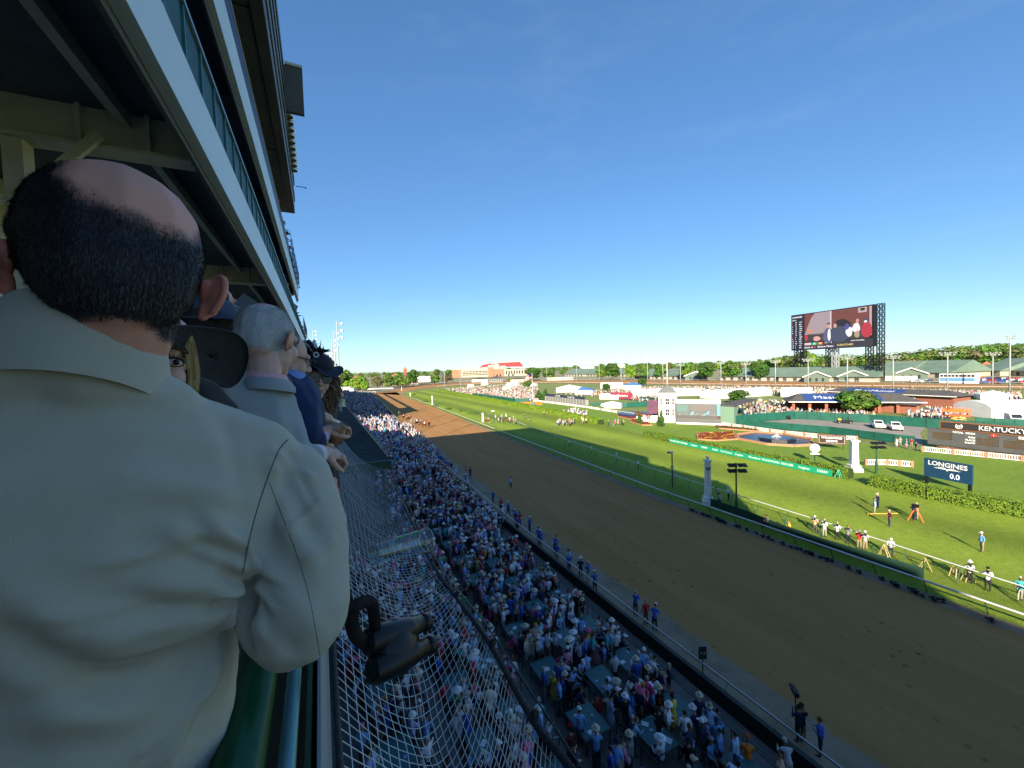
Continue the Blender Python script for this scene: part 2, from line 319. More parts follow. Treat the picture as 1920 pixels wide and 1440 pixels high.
# backstretch rail seen as a pale line, with posts
def rail(name, label, P, z, r, post_gap, pm, rm, pr=.04, lean=0., group=None, postz=0., pn=6, cat='fence', ptname='post'):
    t = thing(name, label, cat, (P[0][0], P[0][1], 0), 0, group)
    b = MB(); b.tube([(p[0], p[1], z) for p in P], r, pn); b.build('top_rail', rm, t, smooth=True)
    L = 0.; nx = 0.; posts = []
    for a, c in zip(P, P[1:]):
        a, c = Vector((a[0], a[1], 0)), Vector((c[0], c[1], 0)); l = (c - a).length
        while nx < L + l: posts.append(a.lerp(c, (nx - L) / l)); nx += post_gap
        L += l
    dirs = (Vector((P[-1][0] - P[0][0], P[-1][1] - P[0][1], 0))).normalized(); side = Vector((dirs.y, -dirs.x, 0))
    pb = MB(); pb.tube([side * lean, side * lean * .25 + Vector((0, 0, z * .75)), Vector((0, 0, z))], pr, 5); me = None
    for i, p in enumerate(posts[:290]):
        if me is None: o = pb.build(ptname, pm, t, world=False); me = o.data
        else: o = bpy.data.objects.new(ptname, me); COL.objects.link(o); o.parent = t
        o.location = (p.x - P[0][0], p.y - P[0][1], postz)
    return t
rail('running_rail', 'pale running rail along the infield side of the far dirt backstretch', [p[:2] for p in I_[8:]], 1.1, .09, 12, white, white, .05)
rail('running_rail', 'thin pale rail along the barn side of the far backstretch', [p[:2] for p in O_[6:]], 1.2, .07, 12, white, white, .05)

# ================================================================ inner rails
def pl(f, y0, y1, n): return [(f(y0 + (y1 - y0) * i / n), y0 + (y1 - y0) * i / n) for i in range(n + 1)]
railw = mat('rail_white_pvc', (.56, .57, .55), .35, (.48, .49, .47), 4)
t = rail('track_rail', 'long silver white safety rail between the dirt track and the grass', pl(innerx, -14, 345, 60), 1.05, .075, 3.0, green_dk, railw, .035, .55, cat='rail')
b = MB(); P = pl(innerx, -14, 345, 60)
b = MB()
for a, c in zip(P, P[1:]): b.poly([(a[0] + .05, a[1], 1.06), (c[0] + .05, c[1], 1.06), (c[0] + .5, c[1], .78), (a[0] + .5, a[1], .78)])
b.build('slanted_cover', railw, t)
b = MB()
for a, c in zip(pl(innerx, -14, 118, 30), pl(innerx, -14, 118, 30)[1:]): b.poly([(a[0] + .42, a[1], .05), (c[0] + .42, c[1], .05), (c[0] + .5, c[1], .78), (a[0] + .5, a[1], .78)])
t = rail('turf_rail', 'grey handrail on angled green posts along the edge of the turf course', pl(turfx, -14, 111, 40), 1.25, .05, 3.3, green_dk, railw, .035, -.5, cat='rail')
t = thing('windscreen_fence', 'low dark green mesh fence on posts beside the near inner rail', 'fence', (40.5, 0, 0))
b = MB(); fp = [(40.9, 13.9), (40.6, 17), (40.25, 20.7), (40.4, 24), (41, 28.3), (41.2, 33)]
for a, c in zip(fp, fp[1:]): b.poly([(a[0] + .9, a[1], .02), (c[0] + .9, c[1], .02), (c[0] + .9, c[1], .9), (a[0] + .9, a[1], .9)])
b.build('mesh_screen', mat('dark_mesh', (.012, .05, .032), .8), t)
for a in fp: q = MB(); q.cyl((a[0] + .95, a[1], 0), 1.5, .04, n=6); q.build('post', green_dk, t)
# far straight line and course rail beyond the gate
rail('course_rail', 'thin dark rail running across the turf beyond the gate', [tuple(G(898.5, 777))[:2], tuple(G(840, 757))[:2], tuple(G(779, 735))[:2]], 1.0, .04, 8, green_dk, green_dk, .03, cat='rail')
# ================================================================ track wall
t = thing('track_wall', 'dark green wall with grey top rail between the boxes and the dirt track', 'wall', (17.4, 0, 0))
b = MB(); P = pl(wallx, -12, 225, 50); dk = mat('wall_dark', (.006, .016, .014), .6)
for a, c in zip(P, P[1:]): b.poly([(a[0] - .25, a[1], 0), (c[0] - .25, c[1], 0), (c[0] - .25, c[1], 1.15), (a[0] - .25, a[1], 1.15)]); b.poly([(a[0] + .0, a[1], 0), (a[0], a[1], 1.15), (c[0], c[1], 1.15), (c[0], c[1], 0)]); b.poly([(a[0] - .25, a[1], 1.15), (c[0] - .25, c[1], 1.15), (c[0], c[1], 1.15), (a[0], a[1], 1.15)])
b.build('wall_panel', dk, t)
b = MB(); b.tube([(p[0] + .25, p[1], 1.45) for p in P], .05, 6); b.build('top_rail', steel, t, smooth=True)
pm_ = None
for i in range(70):
    y = -11 + i * 2.4
    if pm_ is None: q = MB(); q.tube([(0, 0, 0), (.25, 0, .45)], .03, 5); o = q.build('post', steel, t, world=False); pm_ = o.data
    else: o = bpy.data.objects.new('post', pm_); COL.objects.link(o); o.parent = t
    o.location = (wallx(y) - 17.4, y, 1.02)
t = thing('box_rail', 'thin green pipe rail running inside the track wall', 'rail', (16.1, 0, 0)); b = MB()
b.tube([(p[0] - 1.7, p[1], 1.35) for p in P[:18]], .025, 5); b.build('top_rail', green_dk, t)
for i in range(34):
    q = MB(); y = -8 + i * 2.1; q.cyl((wallx(y) - 1.7, y, .3), 1.05, .02, n=4); q.build('post', green_dk, t)

# ================================================================ seating tiers
def floorz(x): return .35 if x > 13.3 else .75 if x > 8.3 else 1.15 if x > 6.4 else 1.6 if x > 4.3 else 2.3
b = MB()
for x0, x1 in ((13.3, 17.2), (8.3, 13.3), (6.4, 8.3), (4.3, 6.4), (-12, 4.3)): b.bx(x0, x1, -14, 42, -.1, floorz((x0 + x1) / 2))
structure(b.build('seating_tiers', concrete))
b = MB()
for i, (x0, x1, z) in enumerate(((13.5, 17.2, .3), (10, 13.5, .7), (6, 10, 1.2), (0, 6, 2.0), (-16, 0, 3.2))):
    for y0, y1 in zip(range(42, 340, 15), range(57, 355, 15)): b.prism([(x0 + (wallx(y0) - 17.45), y0), (x1 + (wallx(y0) - 17.45), y0), (x1 + (wallx(y1) - 17.45), y1), (x0 + (wallx(y1) - 17.45), y1)], -.1, z)
structure(b.build('lower_stand_floor', concrete))
# ================================================================ grandstand over the balcony
gs = thing('grandstand', 'tall cream and white grandstand with dark soffits rising above the balcony', 'grandstand', (-6, 0, 0))
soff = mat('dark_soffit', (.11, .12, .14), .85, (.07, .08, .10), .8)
fasc = mat('pale_blue_white_fascia', (.72, .78, .78), .5, (.64, .71, .72), .5)
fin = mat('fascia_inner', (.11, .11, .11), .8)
crm = mat('cream_steel', (.58, .56, .45), .55, (.43, .41, .32), 1.5)
b = MB(); b.bx(-14, -.1, -40, 49, H - 2.1, H - 1.7); b.build('deck', concrete, gs)
E1 = 49.
b = MB(); b.bx(-1.22, -1.1, -40, E1, H + 2.66, H + 3.32); b.build('fascia', fasc, gs)
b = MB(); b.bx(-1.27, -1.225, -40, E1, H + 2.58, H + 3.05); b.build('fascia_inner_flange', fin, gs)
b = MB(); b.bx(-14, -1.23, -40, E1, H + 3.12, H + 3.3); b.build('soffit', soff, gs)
for k in range(-3, 7):
    y = 6.3 + 7.4 * k
    b = MB(); b.bx(-14, -1.28, y - .04, y + .04, H + 2.66, H + 3.115); b.bx(-14, -1.28, y - .14, y + .14, H + 2.64, H + 2.68)
    for x in (-1.7, -2.3, -3.4, -4.6): b.bx(x - .02, x + .02, y - .12, y + .12, H + 2.69, H + 3.11)
    b.build('cross_beam', crm, gs)
    b = MB(); b.bx(-2.92, -2.76, y - .1, y + .1, H - 1.7, H + 2.63); b.build('column', crm, gs)
    b = MB(); b.beam((-2.8, y - .2, H + 1.9), (-2.1, y - .2, H + 2.75), .06, .1); b.beam((-2.9, y - .2, H + 1.9), (-4.1, y - .2, H + 2.9), .08, .12); b.build('knee_brace', crm, gs)
b = MB(); b.bx(-1.96, -1.86, -40, E1, H + 2.95, H + 3.11); b.build('purlin', crm, gs)
b = MB(); b.bx(-4.3, -4.2, -40, E1, H - 1.7, H + 3.1); b.build('back_wall', crm, gs)
# green railing on the fascia
grm = mat('teal_railing', (.03, .17, .16), .4, (.015, .09, .09), 3)
b = MB(); b.bx(-1.19, -1.16, -20, E1, H + 3.33, H + 4.0); b.build('railing_screen', mat('teal_mesh', (.02, .10, .10), .6, (.012, .06, .065), 4), gs)
for i in range(88):
    y = -12 + i * .7
    if i == 0: q = MB(); q.bx(-.015, .015, -.02, .02, 0, .78); o = q.build('baluster', grm, gs, world=False); bal_me = o.data
    else: o = bpy.data.objects.new('baluster', bal_me); COL.objects.link(o); o.parent = gs
    o.location = (-1.15 + 6, y, H + 3.32)
b = MB(); b.bx(-1.2, -1.12, -20, E1, H + 4.02, H + 4.07); b.bx(-1.4, -1.36, -20, E1, H + 4.32, H + 4.36); b.build('handrail', mat('pale_pipe', (.25, .36, .38), .4), gs)
# second level
b = MB(); b.bx(-1.72, -1.6, -40, 47.6, H + 7.68, H + 8.75); b.build('fascia', fasc, gs)
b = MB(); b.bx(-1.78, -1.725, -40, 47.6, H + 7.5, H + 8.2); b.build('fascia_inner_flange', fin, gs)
b = MB(); b.bx(-14, -1.73, -40, 47.6, H + 8.3, H + 8.5); b.build('soffit', soff, gs)
for k in range(-3, 6):
    y = 6.3 + 7.4 * k; b = MB(); b.bx(-14, -1.79, y - .1, y + .1, H + 7.75, H + 8.295); b.build('cross_beam', soff, gs)
b = MB(); b.bx(-1.7, -1.6, -40, 47.6, H + 8.76, H + 9.4); b.build('dark_parapet', mat('navy_parapet', (.012, .012, .03), .5), gs)
b = MB()
for x in (-1.66, -1.61): b.tube([(x, -40, H + 9.55), (x, 47.6, H + 9.55)], .02, 4)
b.build('cable_tray', grey, gs)
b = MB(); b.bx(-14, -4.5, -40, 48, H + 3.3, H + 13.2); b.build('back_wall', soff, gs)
# glass screens near the far end, on both levels
for (x, z0, z1, ya, yb, n) in ((-1.5, H + 9.0, H + 10.7, 34, 47.4, 6), (-1.05, H + 3.9, H + 5.0, 38, 48.8, 5)):
    for i in range(n):
        y0 = ya + (yb - ya) * i / n; y1 = ya + (yb - ya) * (i + 1) / n
        b = MB(); b.bx(x, x + .03, y0 + .05, y1 - .05, z0, z1); b.build('glass_panel', glassp, gs)
        b = MB(); b.bx(x - .3, x + .1, y1 - .04, y1, z0, z0 + .08); b.bx(x - .02, x + .05, y1 - .035, y1 + .01, z0 + .09, z1); b.build('panel_frame', black, gs)
# deep overhang with fluted face, then the light bank
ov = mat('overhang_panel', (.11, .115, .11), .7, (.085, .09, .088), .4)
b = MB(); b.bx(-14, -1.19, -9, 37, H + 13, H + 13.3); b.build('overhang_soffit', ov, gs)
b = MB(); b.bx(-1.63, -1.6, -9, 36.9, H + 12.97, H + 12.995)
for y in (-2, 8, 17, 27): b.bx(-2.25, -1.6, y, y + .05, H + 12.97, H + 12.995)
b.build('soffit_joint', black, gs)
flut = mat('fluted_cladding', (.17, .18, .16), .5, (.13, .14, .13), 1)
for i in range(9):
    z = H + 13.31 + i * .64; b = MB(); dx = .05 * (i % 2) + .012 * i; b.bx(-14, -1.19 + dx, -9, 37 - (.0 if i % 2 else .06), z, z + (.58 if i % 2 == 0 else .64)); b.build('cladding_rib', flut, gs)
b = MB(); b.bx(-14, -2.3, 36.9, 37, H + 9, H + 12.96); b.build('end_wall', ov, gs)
b = MB(); b.bx(-1.08, -.1, 26.9, 27.15, H + 15.3, H + 17.9); b.build('wing_panel', mat('wing_panel', (.10, .10, .085), .8, (.08, .08, .07), .5), gs)
b = MB(); b.bx(-1.0, -.1, 26.8, 28.0, H + 17.91, H + 18.05); b.build('wing_cap', cream, gs)
lampm = mat('lamp_reflector', (.72, .72, .68), .2, metal=.6)
for i in range(40):
    y = -4 + i * .62
    if abs(y - 27) < 1: continue
    b = MB(); b.lathe([(.02, 0), (.22, -.12), (.27, -.35), (.2, -.36)], 8, c=(-.93, y + (8 if y > 26 else 0) * 0, H + 18.7 + (i % 2) * .3)); b.build('floodlight', lampm, gs, smooth=True)
for i in range(10):
    b = MB(); b.lathe([(.02, 0), (.22, -.12), (.27, -.35), (.2, -.36)], 8, c=(-.95, 28.5 + i * .45, H + 16.2 - .16 * i)); b.build('floodlight', lampm, gs, smooth=True)
b = MB(); b.tube([(-1.0, 36.5, H + 15), (-.3, 36.5, H + 15)], .03, 4); b.tube([(-.3, 36.5, H + 15), (-.3, 36.5, H + 14.9)], .04, 4); b.build('antenna', black, gs)
# behind the camera and to the left, the building goes on (it casts the near shade)
b = MB(); b.bx(-30, -1.2, -24, -9, 26, 34.5); b.bx(-30, -1.2, -140, -24, 0 if False else 22, 26.0); b.bx(-30, -4, -140, -42, 0, 21.9); b.build('near_wing', crm, gs)
b = MB(); b.bx(-30, -14.1, -60, 49, 0, H + 13); b.build('rear_block', crm, gs)
b = MB(); b.bx(-14, -2.5, -40, 49, 2.3, H - 2.11); b.build('lower_block', soff, gs)

# ---- far stand
fs = thing('far_grandstand', 'old low grandstand far along the track with cream end block and sloping roof', 'grandstand', (-10, 135, 0))
b = MB(); b.bx(-26, -.6, 131, 150, 3, 24.6); b.build('end_block', cream, fs)
b = MB(); b.bx(-26, -.3, 130.6, 151, 24.61, 25.4); b.build('roof_edge', white, fs)
b = MB()
for (x0, x1, z0, z1) in ((-.5, 2.6, 24.6, 23.3),):
    b.v += [(x0, 132, z0), (x1, 132, z1), (x1 + 9, 300, z1), (x0 + 9, 300, z0), (x0, 132, z0 - .6), (x1, 132, z1 - .5), (x1 + 9, 300, z1 - .5), (x0 + 9, 300, z0 - .6)]
    for q in ((0, 1, 2, 3), (7, 6, 5, 4), (0, 4, 5, 1), (1, 5, 6, 2), (2, 6, 7, 3), (3, 7, 4, 0)): b.f.append(q); b.m.append(0)
b.build('canopy_roof', mat('rust_canopy', (.16, .13, .12), .8), fs)
for j, (z, x) in enumerate(((19.6, 1.4), (16.5, 2.2), (13.4, 2.8), (10.4, 3.2))):
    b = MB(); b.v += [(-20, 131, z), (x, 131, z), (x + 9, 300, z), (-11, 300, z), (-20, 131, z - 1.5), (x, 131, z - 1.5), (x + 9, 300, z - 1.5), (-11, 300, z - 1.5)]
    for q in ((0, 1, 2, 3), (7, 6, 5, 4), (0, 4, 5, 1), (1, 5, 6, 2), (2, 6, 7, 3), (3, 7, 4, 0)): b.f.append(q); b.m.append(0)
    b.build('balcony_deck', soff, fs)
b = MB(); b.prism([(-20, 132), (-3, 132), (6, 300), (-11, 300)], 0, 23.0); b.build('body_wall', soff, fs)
b = MB(); b.tube([(.4 + .9 * math.cos(a), 128, 25.2 + 1.1 * math.sin(a)) for a in np.linspace(0, math.pi, 9)], .04, 4); b.build('roof_hoop', black, fs)
# ---- beer garden roofs below
def ribbed(name, label, x0, x1, y0, y1, z, slope, m, gap, beam=True):
    t = thing(name, label, 'roof', (x0, y0, z))
    b = MB(); b.v += [(x0, y0, z), (x1, y0, z - slope), (x1, y1, z - slope), (x0, y1, z), (x0, y0, z - .15), (x1, y0, z - slope - .15), (x1, y1, z - slope - .15), (x0, y1, z - .15)]
    for q in ((0, 1, 2, 3), (7, 6, 5, 4), (0, 4, 5, 1), (1, 5, 6, 2), (2, 6, 7, 3), (3, 7, 4, 0)): b.f.append(q); b.m.append(0)
    b.build('roof_sheet', m, t)
    b = MB()
    y = y0 + gap / 2
    while y < y1: b.beam((x0, y, z + .04), (x1, y, z - slope + .04), .07, .07); y += gap
    b.build('rib', m, t, kind='stuff')
    return t
rm = mat('weathered_green_sheet', (.028, .062, .062), .55, (.018, .04, .042), .5)
rm2 = mat('teal_sheet', (.03, .14, .13), .5, (.025, .115, .11), 1)
t = ribbed('lower_roof', 'long weathered green sheet roof beyond the first boxes under the net', -8, 4.4, 30.6, 91, 11.15, .15, rm, .6)
b = MB(); b.bx(-8, 4.45, 30.35, 30.58, 10.35, 11.0); b.build('edge_beam', green_dk, t)
b = MB(); b.bx(-8, 4.6, 91.2, 92, 10.6, 12.0); b.build('far_parapet', green_dk, t)
for y in (31, 45, 60, 75, 90): b = MB(); b.cyl((4.0, y, 0), 10.8, .1, n=6); b.build('post', green_dk, t)
b = MB()
for k in range(30): b.tube([(4.35 + .02 * math.sin(k), 30.6 + k * 2, 11.1 + .05), (4.35, 31.6 + k * 2, 11.22), (4.35 + .02, 32.6 + k * 2, 11.15)], .06, 4)
b.build('edge_rope', black, t)
t = ribbed('awning', 'bright teal ribbed awning beside the nearer end of the green roof', 4.6, 5.6, 41.3, 60.5, 10.1, .1, rm2, 1.7)
for y in (42, 50, 60): b = MB(); b.cyl((5.4, y, 0), 9.8, .07, n=6); b.build('post', green_dk, t)
t = ribbed('awning', 'teal awning farther down the green roof, shorter than the nearer one', 4.3, 5.5, 64.5, 77, 10.1, .1, rm2, 3)
for y in (65, 76): b = MB(); b.cyl((5.2, y, 0), 9.8, .07, n=6); b.build('post', green_dk, t)
# ---- light poles in the lower stand
def light_pole(x, y, h, label, group, n=3, two=False, r=.13):
    t = thing('light_pole', label, 'light pole', (x, y, 0), 0, group)
    b = MB(); b.tube([(0, 0, 0), (0, 0, h)], [r * 1.6, r * .8], 7); b.build('pole', grey, t, world=False, smooth=True)
    for i in range(n):
        z = h - .3 - 1.15 * i
        b = MB(); b.beam((0, 0, z), (.7, .1, z), .08, .08); b.lathe([(.06, .12), (.24, .0), (.3, -.22), (.2, -.26), (.05, -.2)], 8, c=(.8, .1, z)); b.build('lamp_head', lampm, t, world=False)
    return t
for i, y in enumerate((73.7, 88.7, 105, 130, 157)):
    light_pole(3.0, y, 26.3 - .25 * i, ('nearest', 'second', 'third', 'fourth', 'farthest')[i] + ' tall grey light pole rising out of the shaded left-hand crowd', 'row of light poles in the stand')
light_pole(-1.2, 133, 30.6, 'short light pole standing on top of the cream block of the far grandstand', None, 4)
def ball_pole(px, py, top, label, wide=False):
    p = G(px, py); h = topz(px, top, p)
    t = thing('light_pole', label, 'light pole', (p.x, p.y, 0), math.atan2(p.y, p.x) - math.pi / 2, 'light poles round the infield')
    b = MB(); b.tube([(0, 0, 0), (0, 0, h)], [.32, .2], 7); b.build('pole', grey, t, world=False, smooth=True)
    w = 2.6 if wide else 1.0
    b = MB(); b.bx(-w, w, -.1, .1, h - .3, h - .12); b.bx(-w * .8, w * .8, -.1, .1, h - 1.3, h - 1.15); b.build('crossarm', grey, t, world=False)
    for k in range(4 if wide else 2):
        x = -w + 2 * w * k / (3 if wide else 1)
        b = MB(); b.box((x, -.3, h - .1), (.75, .6, .5), tilt=(.5, 0, 0)); b.box((x * .8, -.3, h - 1.1), (.75, .6, .5), tilt=(.5, 0, 0)); b.build('lamp_head', lampm, t, world=False)
poles = [(834.2, 731, 676, 'beside the left end of the infield crowd'), (863.8, 726, 680, 'in front of the left end of the stadium'), (1025.6, 715, 674, 'just right of the stadium'), (1081.4, 715, 671, 'second to the right of the stadium'), (1124.1, 715, 668.5, 'behind the white infield tents'), (1165, 718, 664.5, 'in front of the bushy green trees at centre'), (1214.4, 722, 660.5, 'just left of the white tower'), (1243.3, 721, 672, 'directly behind the roof of the white tower')]
for x, bse, tp, d in poles: ball_pole(x, bse, tp, 'tall thin grey light pole ' + d)
for x, bse, tp, d in [(1276, 722.3, 683, 'just right of the white tower'), (1352, 722.3, 679, 'between the small white barn gable and the round tree'), (1398.7, 724.3, 680.5, 'right of the first round dark tree'), (1454, 725.3, 676, 'left of the giant video board'), (1515.3, 728, 673, 'under the left legs of the video board'), (1588.6, 730, 669, 'under the right half of the video board'), (1674.4, 730, 667.5, 'right of the video board'), (1776.1, 733, 661, 'between the long trailer and the bus'), (1861, 722, 661.5, 'over the distant parked cars at right')]:
    ball_pole(x, bse, tp, 'grey light pole with wide crossarm ' + d, True)
ball_pole(1892.7, 737, 630, 'tallest grey light pole near the right edge of the view', False)

# ================================================================ giant video board
A = G(1484, 713); B = G(1638, 716); ax = (B - A); ax.z = 0; L = ax.length; ax.normalize(); nrm = Vector((-ax.y, ax.x, 0))
if nrm.dot(A) > 0: nrm = -nrm
vb = thing('video_board', 'giant black video board on lattice legs behind the backstretch', 'video board', (A.x, A.y, 0))
Z0, Z1 = 24.6, 53.6
def bp(u, w, z): return tuple(A + ax * u + nrm * w + Vector((0, 0, z)))
def obox(b, u0, u1, w0, w1, z0, z1, m=0, F=bp):
    k = len(b.v); b.v += [F(u, w, z) for z in (z0, z1) for u, w in ((u0, w0), (u1, w0), (u1, w1), (u0, w1))]
    for q in ((3, 2, 1, 0), (4, 5, 6, 7), (0, 1, 5, 4), (1, 2, 6, 5), (2, 3, 7, 6), (3, 0, 4, 7)): b.f.append(tuple(k + i for i in q)); b.m.append(m)
b = MB(); obox(b, 0, L, -2.5, 0, Z0, Z1); b.build('cabinet', black, vb)
def lattice(F, u, w, s, z0, z1, name, m, par, step=4.2):
    b = MB(); c = [(u, w), (u + s, w), (u + s, w - s), (u, w - s)]
    for q in c: b.beam(F(*q, z0), F(*q, z1), .42, .42)
    z = z0; k = 0
    while z < z1 - .5:
        z2 = min(z + step, z1)
        for i in range(4):
            a, d = c[i], c[(i + 1) % 4]; b.beam(F(*a, z), F(*d, z2), .2, .2); b.beam(F(*d, z), F(*a, z2), .2, .2); b.beam(F(*a, z2), F(*d, z2), .22, .22)
        z = z2
    b.build(name, m, par)
lattice(bp, .3, -2.7, 3.2, 0, Z0 - .1, 'lattice_leg', black, vb); lattice(bp, 5, -3.4, 3.0, 0, Z0 - .1, 'lattice_leg', black, vb)
lattice(bp, L * .43, -2.7, 3.2, 0, Z0 - .1, 'lattice_leg', black, vb); lattice(bp, L * .5, -3.4, 3, 0, Z0 - .1, 'lattice_leg', grey, vb)
lattice(bp, L - 6.5, -2.7, 3.2, 0, Z0 - .1, 'lattice_leg', black, vb); lattice(bp, L + .2, -2.7, 3.0, 0, Z1 + .3, 'lattice_mast', black, vb)
for u in (-6, -2.8, L * .5 + 4): b = MB(); b.beam(bp(u, -8, 12), bp(u + 6, -8, 0), .7, .7); b.beam(bp(u + 1.5, -8, 12), bp(u + 7.5, -8, 0), .5, .5); b.build('stay_brace', black, vb)
def panel(par, F, u0, u1, z0, z1, m, name='screen_panel', w=.03):
    b = MB(); b.poly([F(u0, w, z0), F(u1, w, z0), F(u1, w, z1), F(u0, w, z1)]); return b.build(name, m, par)
def E_(n, c, s=.8): return emit('screen_' + n, c, s)
hh = Z1 - Z0
panel(vb, bp, .3, 10.2, Z0 + .5, Z1 - .5, E_('navy', (.008, .010, .022)), w=.06)
panel(vb, bp, 10.9, L - 3, Z0 + 6.2, Z1 - .6, E_('maroon', (.085, .028, .024)), w=.06)
panel(vb, bp, 10.4, L - .4, Z0 + .3, Z0 + 5.6, E_('dark', (.022, .02, .028)), w=.06)
panel(vb, bp, L - 2.7, L - 1.2, Z0 + 8, Z1 - .8, E_('pale', (.22, .17, .18)), w=.07)
b = MB(); b.poly([bp(10.9, .08, Z0 + 12), bp(30, .08, Z0 + 11.5), bp(30.5, .08, Z1 - .6), bp(19, .08, Z1 - .6), bp(16, .08, Z1 - 4)]); b.build('screen_image', E_('tent_grey', (.17, .135, .15)), vb)
b = MB(); b.poly([bp(30, .09, Z0 + 14), bp(31, .09, Z0 + 14), bp(31, .09, Z1 - .6), bp(30, .09, Z1 - .6)]); b.build('screen_image', E_('stripe', (.3, .25, .25)), vb)
b = MB(); b.poly([bp(11, .08, Z0 + 6.2), bp(L - 3, .08, Z0 + 6.2), bp(L - 3, .08, Z0 + 14), bp(11, .08, Z0 + 12)]); b.build('screen_image', E_('shadow', (.028, .024, .026)), vb)
def blob(cu, cz, ru, rz, m, n=12, w=.11, cut=None):
    b = MB(); b.poly([bp(cu + ru * math.cos(a) * (1 + .12 * math.sin(3 * a + cu)), w, cz + rz * math.sin(a)) for a in np.linspace(0, 2 * math.pi, n, endpoint=False)]); b.build('screen_image', m, vb)
dkp, wh, skn, redp = E_('coat', (.03, .035, .06)), E_('shirt', (.42, .40, .45)), E_('skin', (.26, .15, .13)), E_('redcoat', (.22, .02, .03))
blob(38, Z0 + 15, 6, 6.5, E_('horse', (.012, .011, .014)), w=.10); blob(36, Z0 + 10.5, 8, 6, dkp, w=.12); blob(28.5, Z0 + 10, 3.4, 6, E_('coat2', (.05, .055, .10)), w=.12)
blob(29.4, Z0 + 10.5, 1.1, 4.6, wh, w=.13); blob(29, Z0 + 17.3, 1.3, 1.8, skn, w=.13); blob(33.5, Z0 + 17, 1.2, 1.7, skn, w=.13); blob(29, Z0 + 19, 1.5, .7, dkp, w=.14)
blob(41.5, Z0 + 15.5, 1.6, 2.3, E_('cap', (.04, .04, .14)), w=.14); blob(43, Z0 + 11.5, 2.2, 3.6, wh, w=.13)
blob(47.5, Z0 + 14, 2.5, 3.4, wh, w=.13); blob(48.3, Z0 + 18.8, 1.0, 1.7, skn, w=.14); blob(48, Z0 + 9.6, 1.7, 2.8, E_('tan', (.2, .15, .09)), w=.13)
blob(54, Z0 + 12, 3.4, 5.6, redp, w=.13); blob(53.4, Z0 + 18.5, 1.4, 1.9, dkp, w=.14); blob(53.3, Z0 + 17.8, 1.0, .8, wh, w=.15)
blob(20.3, Z0 + 8.3, 2.7, 1.9, E_('bald', (.33, .17, .17)), w=.14); blob(15.2, Z0 + 14.8, 1.6, 1.2, E_('orange', (.4, .1, .03)), w=.14); blob(12.2, Z0 + 9.6, 1.3, 2.6, redp, w=.14)
panel(vb, bp, L - 9.5, L - 4.2, Z1 - 4.6, Z1 - 1, E_('pale'  , (.22, .17, .18)), w=.12, name='screen_image'); blob(L - 6.8, Z1 - 2.4, 1.6, 1.0, E_('horse', (.01, .01, .01)), w=.14)
tw = emit('screen_text', (.62, .62, .62), .8); ty = emit('screen_text_yellow', (.5, .42, .12), .8); trd = emit('screen_text_red', (.55, .05, .06), .8); tgn = emit('screen_green', (.03, .3, .14), .8); tor = emit('screen_orange', (.55, .12, .05), .8)
def bt(s, u, z, size, m, al='LEFT', sx=1.): return text(s, size, m, vb, bp(u, .16, z), ax, nrm, .01, align=al, sx=sx)
bt('LONGINES', .9, Z1 - 2.3, 1.7, tw); bt('ODDS', .9, Z1 - 4.6, 1.2, tw)
for i in range(13):
    z = Z1 - 6.4 - i * 1.72; m = (trd, trd, tw, ty, tw, tw, trd, trd, tw, tw, tw, tw, tw)[i]
    bt(str(i + 1) if i < 9 else str(i + 1), .9, z, 1.35, m); bt(('58', '27', '14', '12', '20', '31', '18', '6', '7', '12', '58', '7', '5')[i], 3.4, z, 1.25, tw); bt(('1124', '886', '1206', '1240', '1218', '904', '720', '1080', '578', '508', '1152', '670', '305')[i], 6.5, z, 1.25, tw)
bt('RACE 14', 10.9, Z0 + 1.7, 1.7, tw); bt('14', 17.2, Z0 + 1.7, 2.1, trd); bt('Shadow Matter', 20.9, Z0 + 1.9, 1.9, tw); bt('SCRATCHED', 34.8, Z0 + 2.3, 1.9, ty)
panel(vb, bp, 11, 16.2, Z0 + 3.7, Z0 + 5.4, E_('label_pink', (.42, .3, .32)), w=.15); bt('TRIFECTA', 11.3, Z0 + 4.5, 1.0, dkp)
panel(vb, bp, 17, 20.2, Z0 + 3.6, Z0 + 5.4, tgn, w=.15); bt('12', 17.6, Z0 + 4.5, 1.5, tw); panel(vb, bp, 21.2, 24.6, Z0 + 3.6, Z0 + 5.4, tor, w=.15); bt('10', 22, Z0 + 4.5, 1.5, tw)
bt('14', 26, Z0 + 4.6, 1.6, ty); bt('6', 30.6, Z0 + 4.7, 1.6, tw); bt('NOW AVAILABLE', 44, Z0 + 5, 1.1, tw)

# ================================================================ signs on the lawn
def plane_frame(p, q):
    p, q = Vector((p[0], p[1], 0)), Vector((q[0], q[1], 0)); a = (q - p); L = a.length; a.normalize(); n = Vector((-a.y, a.x, 0))
    if n.dot(p) > 0: n = -n
    return p, a, n, L, (lambda u, w, z: tuple(p + a * u + n * w + Vector((0, 0, z))))
navy = mat('sign_navy', (.010, .045, .10), .5); lit = emit('timer_digits', (.75, .88, 1.), 1.0)
p, a, n, L, F = plane_frame((73.9, 24.6), (73.1, 19.9))
t = thing('timer_sign', 'navy infield timer board reading LONGINES above a lit 0.0', 'sign', tuple(p))
b = MB(); obox(b, 0, L, -.25, 0, 1.0, 3.5, F=F); b.build('sign_panel', navy, t)
for u in (.1, L - .4): b = MB(); obox(b, u, u + .3, -.3, -.02, 0, .98, F=F); b.build('leg', black, t)
text('LONGINES', .82, wtext, t, F(L / 2, .015, 2.95), a, n, .005, sx=1.0, bold=.012)
text('0.0', .95, lit, t, F(L * .66, .015, 1.6), a, n, .005, sx=.85)
b = MB()
